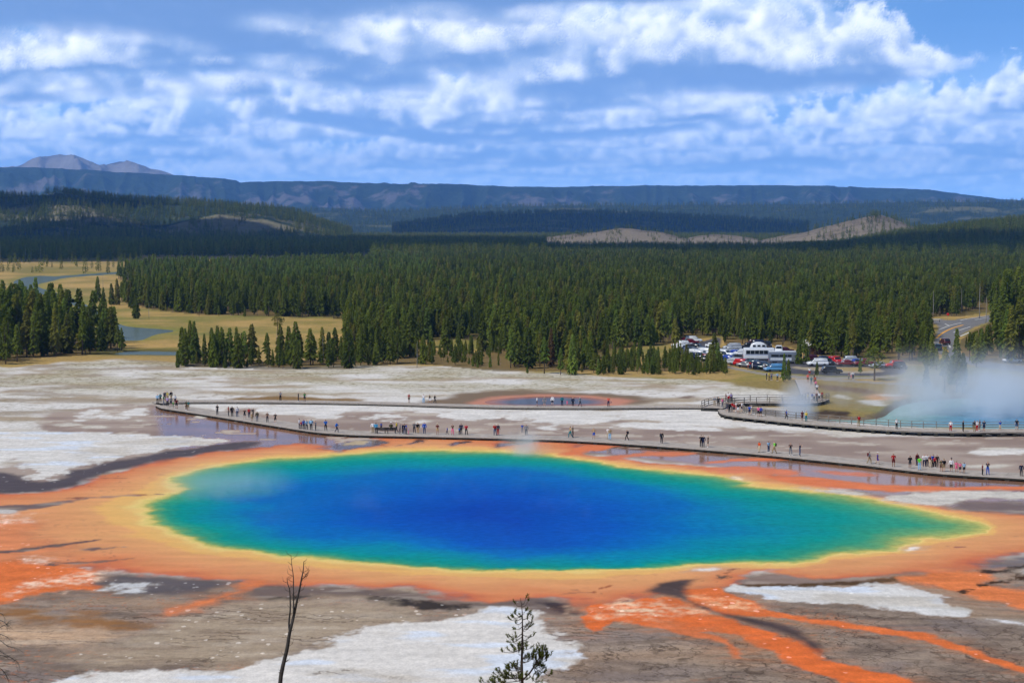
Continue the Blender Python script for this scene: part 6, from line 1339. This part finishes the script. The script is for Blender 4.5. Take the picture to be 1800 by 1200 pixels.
def paint_of(c):
    if c not in paint_m: paint_m[c] = plain_mat('car_paint_'+c, S(*PAINT[c]), 0.22, 0.6, 0.0, 0.05, 1.5)
    return paint_m[c]
def car(kind, c, a, b_, rot, label, group='cars parked in the car park'):
    """a, b_: px of the middle of the near side's footprint; rot: degrees, 0 = nose to the right"""
    K = KINDS[kind]; X, Y, _ = PX(a, b_); nm = {'sedan': 'car', 'suv': 'suv', 'van': 'minivan', 'pickup': 'pickup_truck'}[kind]
    e = link(nm, None, None, (X, Y+0.8, 0.01), math.radians(rot)); tag(e, label, {'sedan': 'car', 'suv': 'SUV', 'van': 'minivan', 'pickup': 'pickup truck'}[kind], group)
    put_mesh('body', K['body'], e, paint_of(c)); cb = put_mesh('cabin', K['cabin'], e, paint_of(c))
    for p in K['panes']: link('window', p, cb)
    link('windscreen', K['windscreen'], cb); link('rear_window', K['rear_window'], cb); link('bumper', K['bumper_f'], e); link('bumper', K['bumper_r'], e)
    for q in K['lamps']: link('headlight', q, e)
    for q in K['tails']: link('tail_light', q, e)
    if 'bed' in K: link('cargo_bed', K['bed'], e)
    for sx in (1, -1):
        for sy in (1, -1):
            t = link('wheel', tyre_me, e, (sx*K['wx'], sy*(K['W']/2-.10), .335)); link('rim', rim_me, t)
CARS = [('sedan','red',1207,602,0,'red car at the far left end of the upper row'),('sedan','darkred',1215,605,10,'dark red car beside the far white van'),('van','white',1219,602,0,'white van at the far end of the upper row'),('suv','white',1205,610,0,'white SUV in the upper left row below the red car'),('pickup','white',1198,612,0,'white pickup at the left edge of the car park'),
 ('suv','black',1226,616,-35,'black SUV in the second row left of the lane'),('sedan','grey',1234,620,-35,'grey car in the second row behind the white SUVs'),('sedan','white',1199,616,-35,'white car at the left edge below the pickup'),('suv','darkblue',1227,632,-35,'dark blue SUV nearest the path at the left end'),('sedan','black',1249,636,-35,'black car nearest the path left of the lot pine'),('suv','grey',1322,629,-35,'grey SUV just left of the coach front'),('sedan','black',1343,646,-35,'black car second row before the coach'),('sedan','black',1215,614,-35,'black car second row at the left end'),('sedan','darkblue',1208,619,-35,'dark blue car left end behind the front row'),('suv','grey',1217,622,-35,'grey SUV in the left part of the front row'),('sedan','silver',1209,623,-35,'silver car at the left end of the front row'),('suv','white',1224,626,-35,'white SUV near the left end of the front row'),('suv','white',1233,628,-35,'white SUV just left of the tall lot pine'),('van','white',1244,624,-35,'white minivan behind the dark red car'),('sedan','darkred',1241,632,-35,'dark red car left of the lot pine'),
 ('sedan','white',1253,612,-60,'white car driving in from the back lane'),('pickup','silver',1284,621,178,'silver pickup parked broadside in mid lot'),('van','silver',1288,615,178,'silver minivan behind the silver pickup'),('pickup','white',1275,627.5,-40,'white pickup right of the lot pine'),('suv','black',1268,630,-40,'black SUV beside the lot pine'),('van','white',1306,626,180,'white minivan left of the coach'),('sedan','blue',1294,625,-40,'blue car between silver pickup and white minivan'),
 ('pickup','black',1316,614,180,'black pickup behind the white minivan'),('suv','maroon',1330,607.5,0,'maroon SUV in the back row under the trees'),('van','darkblue',1337,609,0,'dark blue minivan in the back row'),('suv','black',1350,611,-90,'black SUV at the right end of the back row'),('van','white',1370,620,-100,'boxy white minivan behind the grey motorhome'),('sedan','maroon',1382,620,0,'maroon car right of the boxy white minivan'),
 ('sedan','darkblue',1278,636.5,-38,'dark blue car in front row right of the pine'),('suv','blue',1284,637.5,-38,'blue SUV in the front row before the silver cars'),('sedan','silver',1289,640.5,-38,'silver car in front row left of another silver car'),('suv','silver',1297,642,-38,'silver SUV in front row left of the red SUV'),('suv','red',1307,644,-35,'bright red SUV in the front row before the coach'),('sedan','grey',1313,646,-35,'dark grey car right of the red SUV'),('suv','teal',1328,646,-35,'dark teal SUV in the front row before the coach'),('suv','darkblue',1337,649,-35,'dark blue SUV near the right end of the front row'),('sedan','teal',1350,650.5,-35,'dark teal car beside the light blue minivan'),('van','lightblue',1363,653.5,188,'light blue minivan at the right end of the front row'),
 ('suv','maroon',1430,636,10,'dark maroon SUV behind the white minivan'),('van','white',1438,643.5,182,'white minivan parked broadside right of the motorhome'),('suv','darkblue',1450,639,-80,'dark blue SUV just right of the white minivan'),('sedan','black',1456,641,-70,'black car second right of the white minivan'),('sedan','red',1463,637,0,'red car half hidden behind another red car'),('suv','red',1471,639.5,-80,'red SUV left of the dark red sedan'),('sedan','darkred',1488,643.5,185,'dark red sedan below the silver SUV'),('suv','silver',1500,638.5,0,'silver SUV behind the small blue car'),('sedan','blue',1507,642,-80,'small bright blue car beside the dark red pickup'),('pickup','darkred',1522,644,182,'dark red pickup broadside before the trees'),('sedan','silver',1546,647,200,'silver car right of the lone path pine'),('suv','red',1574,647,185,'bright red SUV at the right end of the lot'),('suv','black',1584,649,-80,'black SUV at the right end beside the red SUV')]
for c in CARS: car(*c)
car('suv', 'black', 1463, 657.5, 0, 'black SUV driving along the exit lane', 'vehicles on the road'); car('suv', 'maroon', 1662, 606, 95, 'maroon SUV driving on the highway bend', 'vehicles on the road'); car('suv', 'teal', 1651, 616, 75, 'dark teal SUV on the highway behind trees', 'vehicles on the road')
car('sedan', 'white', 1781, 638, 20, 'white car among trees at the right edge', 'vehicles on the road')
def big_vehicle(name, label, a, b_, L, H, colour, stripe, wheels, win_z, lower=None):
    X, Y, _ = PX(a, b_); e = link(name, None, None, (X, Y+1.3, 0.01), math.radians(-3)); tag(e, label, 'bus' if name == 'coach' else 'motorhome', None)
    W = 2.5; link('body', M_('body', shift(rbox(L, W, H-.45, .08, 3), (0, 0, .45+(H-.45)/2)), colour, True), e)
    link('roof', M_('roof', shift(rbox(L*.97, W*.9, .14, .3), (0, 0, H+.075)), paint_of('white'), True), e)
    n = 6 if name == 'coach' else 3
    for s in (-1, 1):
        for k in range(n):
            w0 = L*.86/n; x_ = -L*.43+w0*(k+.5); link('window', M_('window', shift(rbox(w0*.93, .03, win_z[1]-win_z[0], .2), (x_, s*(W/2+.008), (win_z[0]+win_z[1])/2)), glass_m), e)
    link('windscreen', M_('windscreen', shift(rbox(.03, W*.86, 1.25, .2), (L/2+.008, 0, 1.75)), glass_m), e)
    link('side_stripe', M_('side_stripe', shift(rbox(L*.9, .012, .12 if name == 'coach' else .55, .1), (0, -(W/2+.005), 1.45 if name == 'coach' else 1.15)), stripe), e)
    link('door', M_('door', shift(rbox(.8, .03, 1.7, .1), (L*.36, -(W/2+.018), 1.4)), plastic_m if name == 'coach' else paint_of('grey')), e)
    for x_ in wheels:
        for s in (1, -1):
            t = link('wheel', tyre_me, e, (x_, s*(W/2-.14), .46)); t.scale = (1.38, 1.3, 1.38); link('rim', rim_me, t)
    for s in (1, -1): link('headlight', M_('headlight', shift(rbox(.06, .35, .2, .3), (L/2+.01, s*.95, .85)), lamp_m), e); link('tail_light', M_('tail_light', shift(rbox(.06, .2, .35, .3), (-L/2-.01, s*1.0, 1.0)), tail_m), e)
    return e
big_vehicle('coach', 'long white coach with dark window band parked in mid lot', 1335, 634, 7.4, 2.9, paint_of('white'), plain_mat('blue_stripe', S(120, 140, 190), .5), (2.5, -1.7, -2.6), (1.6, 2.5))
big_vehicle('motorhome', 'grey and white motorhome parked right of the coach', 1377, 639.5, 6.6, 2.8, plain_mat('motorhome_grey', S(112, 122, 140), .4), plain_mat('motorhome_stripe', S(206, 212, 220), .4), (2.1, -1.9), (1.65, 2.2))
def camper():
    X, Y, _ = PX(1334, 619); e = link('camper_trailer', None, None, (X, Y+1, 0.01)); tag(e, 'small white egg-shaped camper trailer behind the coach', 'trailer')
    secs = []
    for u in np.linspace(-1, 1, 9): q = math.sqrt(max(0, 1-abs(u)**2.4)); secs.append((u*2.4, 1.0*(.55+.45*q), .8*(.35+.65*q), .45, .75+1.85*q))
    link('shell', M_('shell', loft(secs), paint_of('white'), True), e)
    for x_ in (-1.2, 0, 1.2): link('window', M_('window', shift(rbox(.75, .04, .5, .25), (x_, -1.0, 1.65)), glass_m), e)
    for s in (1, -1): t = link('wheel', tyre_me, e, (0, s*.95, .335)); link('rim', rim_me, t)
    link('tow_bar', M_('tow_bar', shift(rbox(1.3, .12, .10, .2), (-2.9, 0, .5)), plastic_m), e)
camper()
# rest house under the trees and the red sign at the junction
def rest_house():
    X, Y, _ = PX(1431, 622); e = link('rest_house', None, None, (X, Y, 0), math.radians(-25)); tag(e, 'small brown rest house with pale gabled roof under the trees', 'building')
    br = plain_mat('brown_boards', S(84, 58, 44), .85, .1, 0, .25, 3.0); rf = plain_mat('pale_roof', S(176, 176, 174), .6, .3, 0, .15, 2.0)
    L, W, H = 4.6, 3.6, 2.4
    V = [(-L/2, -W/2, 0), (L/2, -W/2, 0), (L/2, W/2, 0), (-L/2, W/2, 0), (-L/2, -W/2, H), (L/2, -W/2, H), (L/2, W/2, H), (-L/2, W/2, H), (-L/2, 0, H+1.0), (L/2, 0, H+1.0)]
    link('wall', M_('wall', (V, [(0, 1, 5, 4), (1, 2, 6, 9, 5), (2, 3, 7, 6), (3, 0, 4, 8, 7), (4, 5, 9, 8), (6, 7, 8, 9)]), br), e)
    for s in (-1, 1):
        y0, y1 = s*(W/2+.45), 0; z0, z1 = H-.23, H+1.06; t = .1
        R = [(-L/2-.4, y0, z0), (L/2+.4, y0, z0), (L/2+.4, y1+s*.001, z1), (-L/2-.4, y1+s*.001, z1)]; R2 = [(a, b_, c+t) for a, b_, c in R]
        link('roof_slope', M_('roof_slope', (R+R2, [(3, 2, 1, 0), (4, 5, 6, 7), (0, 1, 5, 4), (1, 2, 6, 5), (2, 3, 7, 6), (3, 0, 4, 7)]), rf), e)
    d = link('door', M_('door', shift(rbox(.95, .06, 2.0, .1), (-.9, -W/2-.035, 1.0)), dark_wood), e); link('handle', M_('handle', shift(rbox(.05, .08, .12, .3), (-.6, -W/2-.10, 1.0)), rim_m), d)
    link('window', M_('window', shift(rbox(.8, .05, .5, .1), (1.2, -W/2-.03, 1.7)), glass_m), e)
rest_house()
def sign(a, b_):
    X, Y, _ = PX(a, b_); e = link('road_sign', None, None, (X, Y, 0)); tag(e, 'red octagonal road sign on a post at the junction', 'sign')
    V = [(math.cos(math.pi/8+k*math.pi/4)*.48, s*.012, 2.5+math.sin(math.pi/8+k*math.pi/4)*.48) for s in (-1, 1) for k in range(8)]
    link('panel', M_('panel', (V, [tuple(range(8)), tuple(range(15, 7, -1))]+[(k, 8+k, 8+(k+1) % 8, (k+1) % 8) for k in range(8)]), plain_mat('sign_red', S(214, 40, 34), .5)), e)
    v, f = tube([(0, .05, -.1), (0, .05, 3.0)], [.045, .045], 6); link('post', M_('post', (v, f), rim_m), e)
sign(1666, 565)
def barrier():
    X, Y, _ = PX(1646, 566); e = link('entrance_barrier', None, None, (X, Y, 0)); tag(e, 'pale low barrier rail at the car park entrance', 'barrier')
    link('beam', M_('beam', shift(rbox(2.6, .12, .3, .2), (0, 0, .95)), white_p), e)
    for s in (-1, 1): link('post', M_('post', shift(rbox(.14, .14, .8, .1), (s*1.0, 0, .39)), dark_wood), e)
barrier()
# ------------------------------------------------------------------ plants on the overlook slope, close to the camera
D_F = 40.0
def at_dist(a, b_, d=D_F):
    dx = (a-900)/FPX; dv = (600-b_)/FPX; cy = math.cos(PITCH)+dv*math.sin(PITCH); cz = -math.sin(PITCH)+dv*math.cos(PITCH)
    return Vector((dx/cy*d, d, CAM_H+cz/cy*d))
def smooth_path(P, n=2):
    for _ in range(n):
        Q = [P[0]]
        for a, b_ in zip(P[:-1], P[1:]): Q += [a.lerp(b_, .25), a.lerp(b_, .75)]
        P = Q+[P[-1]]
    return P
char_mat = plain_mat('charred_wood', (0.045, 0.042, 0.042), 0.85, 0.15, 0, 0.5, 6.0)
def front_dead():
    foot = Vector((at_dist(486, 1200).x-0.35, D_F, float(ground_z([0], [D_F])[0])-0.1)); root = link('dead_tree', None, None, foot); tag(root, 'charred bare forked sapling standing close before the spring', 'dead tree')
    r = random.Random(5)
    def stem(name, pxs, r0, r1, first=None, par=root):
        P = [at_dist(a, b_) for a, b_ in pxs]
        if first is not None: P = [first]+P
        for i, p in enumerate(P[1:-1]): p.y += r.uniform(-.05, .05); p.x += r.uniform(-.012, .012)
        P = smooth_path(P, 2); n = len(P); m = MB(); m.add(*tube([p-foot for p in P], [r0+(r1-r0)*i/(n-1) for i in range(n)], 6))
        for i in range(2, n-1, 2):                     # snapped twigs
            if r.random() < .8:
                q = P[i]-foot; an = r.choice([-1, 1]); L = r.uniform(.05, .16); m.add(*tube([q, q+Vector((an*L*.8, r.uniform(-.06, .06), L*.5)), q+Vector((an*L*1.1, r.uniform(-.1, .1), L*1.3))], [.008, .005, .002], 4))
        link(name, mesh_from(name, m.V, m.F, [char_mat], True), par)
    stem('trunk', [(491,1200),(496,1170),(504,1140),(509,1112),(514,1090),(519,1072),(522.5,1055),(527.5,1030),(531,1015),(533,1000),(534,986)], .062, .006, foot)
    stem('fork', [(509,1110),(507.5,1095),(510,1070),(510.5,1050),(509,1035),(506,1025),(504.5,1015)], .028, .005); stem('fork', [(516,1076),(515.5,1055),(515.5,1035),(516.5,1015),(514,995),(511.5,975)], .022, .004); stem('branch', [(530.5,1018),(537,1011),(544,1001)], .014, .003); stem('branch', [(497,1165),(502,1163)], .012, .004); stem('branch', [(493,1185),(490,1180)], .014, .006)
front_dead()
def side_dead():
    x0 = at_dist(-34, 1150).x; foot = Vector((x0, D_F, float(ground_z([0], [D_F])[0])-0.1)); root = link('dead_tree', None, None, foot); tag(root, 'grey leafless branches reaching in from the left edge', 'dead tree')
    gm = plain_mat('grey_twigs', (0.10, 0.095, 0.09), .85, .1, 0, .3, 6.0); top = at_dist(-36, 1040)
    m = MB(); m.add(*tube([Vector((0, 0, 0)), (top-foot)*.5+Vector((.05, 0, 0)), top-foot], [.07, .05, .015], 6)); link('trunk', mesh_from('trunk', m.V, m.F, [gm], True), root)
    r = random.Random(8)
    for pts in [[(-34,1060),(-10,1072),(2,1082),(12,1092)],[(-34,1085),(-8,1092),(6,1096),(14,1101)],[(-34,1100),(-5,1111),(8,1117),(14,1125)],[(-34,1110),(0,1126),(17,1130),(32,1141)],[(-34,1128),(0,1142),(14,1150),(28,1168)],[(-34,1140),(0,1151),(22,1157),(36,1178)],[(-34,1150),(0,1169),(8,1180),(12,1200)],[(-34,1165),(0,1184),(22,1186),(38,1194)],[(-34,1180),(-4,1196),(8,1204),(12,1215)],[(-34,1120),(-2,1104),(10,1098),(14,1092)]]:
        P = smooth_path([at_dist(a, b_)+Vector((0, r.uniform(-.25, .25) if i else 0, 0)) for i, (a, b_) in enumerate(pts)], 2); n = len(P); m = MB(); m.add(*tube([p-foot for p in P], [.016-.0135*i/(n-1) for i in range(n)], 4))
        for i in range(3, n-1):
            q = P[i]-foot; d = Vector((r.uniform(.1, .9), r.uniform(-.5, .5), r.uniform(-.9, .3))).normalized(); L = r.uniform(.06, .22); m.add(*tube([q, q+d*L*.6, q+d*L+Vector((0, 0, -.03))], [.005, .0035, .0015], 3))
        link('branch', mesh_from('branch', m.V, m.F, [gm], True), root)
side_dead()
def front_pine():
    foot = Vector((at_dist(921, 1200).x, D_F, float(ground_z([0], [D_F])[0])-0.1)); root = link('pine_tree', None, None, foot); tag(root, 'young open-crowned pine sapling in the near foreground', 'tree')
    r = random.Random(12); bark = plain_mat('young_bark', (0.075, 0.055, 0.045), .85, .1, 0, .35, 8.0)
    nm = foliage_mat('near_needles', (0.090, 0.115, 0.018), (0.140, 0.160, 0.026), (0.190, 0.190, 0.038))
    TP = [foot, at_dist(920.5, 1330), at_dist(918, 1200), at_dist(917, 1165), at_dist(918, 1130), at_dist(918.5, 1100), at_dist(918, 1075), at_dist(916.5, 1060), at_dist(914.5, 1050)]
    rad = [.075, .058, .036, .031, .025, .017, .011, .007, .004]
    m = MB(); m.add(*tube([p-foot for p in TP], rad, 7)); link('trunk', mesh_from('trunk', m.V, m.F, [bark], True), root)
    def trunk_at(py): return at_dist(np.interp(py, [1050, 1060, 1075, 1100, 1130, 1165, 1200, 1330], [914.5, 916.5, 918, 918.5, 918, 917, 918, 920.5]), py)
    tufts = MB()
    def tuft(c, d, L=.115, n=34):
        """a bottle-brush shoot of needles"""
        d = d.normalized(); a = d.orthogonal().normalized(); b_ = d.cross(a)
        for k in range(n):
            an = r.uniform(0, 6.28); t = r.uniform(-.1, 1.0); o = (a*math.cos(an)+b_*math.sin(an)); p = c+d*L*t; q = p + (o*.75+d*.75).normalized()*r.uniform(.045, .068); s_ = d.cross(o)*.0065
            tufts.add([p-s_, p+s_, q+s_*.6, q-s_*.6], [(0, 1, 2, 3)])
    bl = []
    # branches: (px height on trunk, end px x, end px y, tufts)
    for py, ex_, ey, nt in [(1064,907,1061,2),(1063,924,1053,1),(1066,928,1058,1),(1080,901,1080,3),(1082,905,1072,3),(1086,899,1088,3),(1078,923,1071,2),(1088,929,1084,3),(1092,907,1098,1),(1100,935,1091,4),(1104,931,1102,5),(1106,926,1108,4),(1100,906,1101,1),(1118,897,1128,5),(1112,900,1116,4),(1115,938,1122,1),(1125,905,1124,4),(1122,928,1126,2),(1140,884,1140,4),(1140,896,1146,5),(1136,907,1140,4),(1135,931,1138,2),(1150,912,1150,5),(1152,925,1148,5),(1130,922,1130,5),(1145,920,1142,6),(1162,934,1158,6),(1165,938,1148,6),(1160,927,1168,5),(1170,905,1176,6),(1172,896,1168,6),(1175,890,1174,6),(1188,886,1184,8),(1185,880,1178,8),(1192,873,1188,9),(1195,866,1192,9),(1196,900,1192,7),(1190,912,1186,6),(1182,924,1190,5),(1178,908,1182,5)]:
        bl.append((trunk_at(py), at_dist(ex_, ey)+Vector((0, r.uniform(-.35, .35), 0)), nt))
    # the long upswept limb on the right
    limb = [at_dist(919, 1194), at_dist(930, 1184), at_dist(938, 1172), at_dist(943, 1162), at_dist(948, 1156)]
    m = MB(); m.add(*tube([p-foot for p in smooth_path(limb, 2)], list(np.linspace(.026, .012, len(smooth_path(limb, 2)))), 6)); link('branch', mesh_from('branch', m.V, m.F, [bark], True), root)
    for s_, ex_, ey, nt in [(4, 957,1146,8),(4, 952,1142,8),(4, 946,1140,8),(3, 940,1146,7),(4, 962,1154,6),(3, 964,1182,7),(2, 958,1184,6),(3, 952,1176,6),(3, 961,1166,5),(2, 946,1190,7),(1, 942,1196,6),(4, 955,1152,7),(3, 948,1160,6),(2, 950,1172,5),(4, 948,1148,8),(3, 936,1152,6)]:
        bl.append((limb[s_], at_dist(ex_, ey)+Vector((0, r.uniform(-.3, .3), 0)), nt))
    for k in range(34):                                        # fuller whorls below
        py = r.uniform(1205, 1330); a_ = r.uniform(0, 6.28); L = r.uniform(.6, 1.25); c = trunk_at(py); bl.append((c, c+Vector((math.cos(a_)*L, math.sin(a_)*L, r.uniform(.0, .4))), 8))
    for c, e_, nt in bl:
        mid = c.lerp(e_, .55)+Vector((r.uniform(-.03, .03), r.uniform(-.03, .03), -.05)); P = smooth_path([c, mid, e_], 2); n = len(P); m = MB(); L = (e_-c).length
        m.add(*tube([p-foot for p in P], [max(.004, .010+.006*L)*(1-.72*i/(n-1)) for i in range(n)], 4))
        for k in range(max(1, int(nt*0.7))):
            t = 1.0 if k == 0 else r.uniform(.45, 1.0); q = P[min(n-1, int(t*(n-1)))]; d = (e_-c).normalized()*.5+Vector((r.uniform(-.5, .5), r.uniform(-.5, .5), r.uniform(.5, 1.1)))
            s_ = q-foot; tip = s_ + (Vector((0, 0, 0)) if k == 0 else Vector((r.uniform(-.10, .10), r.uniform(-.10, .10), r.uniform(-.02, .10))))
            if k: m.add(*tube([s_, tip], [.004, .003], 3))
            tuft(tip, d)
        for k in range(2):                                     # bare twigs
            q = P[r.randrange(1, n)]-foot; d = Vector((r.uniform(-1, 1), r.uniform(-1, 1), r.uniform(-.4, .5))).normalized(); m.add(*tube([q, q+d*r.uniform(.08, .22)], [.003, .0012], 3))
        link('branch', mesh_from('branch', m.V, m.F, [bark], True), root)
    link('needles', mesh_from('needles', tufts.V, tufts.F, [nm]), root)['kind'] = 'stuff'
front_pine()

# ------------------------------------------------------------------ steam over the hot water
def steam(label, centre, radii, dens, scale, thr, rise=1.0, seed=0.0):
    bm = bmesh.new(); bmesh.ops.create_icosphere(bm, subdivisions=3, radius=1.0); me = bpy.data.meshes.new('steam'); bm.to_mesh(me); bm.free()
    m = bpy.data.materials.new('steam'); m.use_nodes = True; t = NT(m.node_tree); t.n.clear()
    o_ = t.node('ShaderNodeTexCoord').outputs['Object']; p = pos(t)
    r_ = t.vm('LENGTH', o_); fall = t.ss(r_, 1.0, 0.25)
    x_, y_, z_ = t.xyz(o_)[:3]
    top = t.ss(z_, 0.95, -0.2)
    wv = t.noise(t.vm('ADD', p, (seed, seed*2, 0)), scale*0.7, 2.0, 0.5)
    pw = t.vm('ADD', t.mulv(p, (1.0, 1.0, 0.55)), t.vm('SCALE', t.comb(wv, seed, wv), sc=1.2/scale))
    n = t.noise(pw, scale, 5.0, 0.6)
    d = t.m('MULTIPLY', t.m('MULTIPLY', t.ss(n, thr, thr+0.26), fall), t.m('MULTIPLY', top, dens))
    v = t.node('ShaderNodeVolumePrincipled'); v.inputs['Color'].default_value = (0.90, 0.95, 1.0, 1); v.inputs['Anisotropy'].default_value = 0.2; t.put(v.inputs['Density'], d)
    out = t.node('ShaderNodeOutputMaterial'); t.l.new(v.outputs[0], out.inputs['Volume']); me.materials.append(m)
    try: m.cycles.volume_step_rate = 0.35
    except Exception: pass
    o = link('steam', me, None, centre); o.scale = radii; tag(o, label, 'steam', kind='stuff')
cx_, cy_, _ = PX(1750, 714); steam('thick white steam drifting over the blue crater pool', (cx_, cy_, 2.0), (36, 30, 12), 0.24, 0.12, 0.42)
cx_, cy_, _ = PX(1402, 733); steam('thin steam column rising beside the railed boardwalk', (cx_, cy_, 2.2), (4.2, 4.5, 7.0), 0.45, 0.30, 0.32, seed=5.0)
cx_, cy_, _ = PX(922, 797); steam('thin steam wisp at the far edge of the big spring', (cx_, cy_, 1.2), (4.5, 6, 4.0), 0.22, 0.4, 0.36, seed=9.0)
cx_, cy_, _ = PX(330, 862); steam('faint steam over the left end of the big spring', (cx_+4, cy_, 1.0), (11, 14, 3.2), 0.06, 0.2, 0.36, seed=13.0)
cx_, cy_, _ = PX(800, 880); steam('faint wisps of steam over the middle of the spring', (cx_, cy_, 1.0), (44, 34, 2.2), 0.012, 0.16, 0.52, seed=17.0)
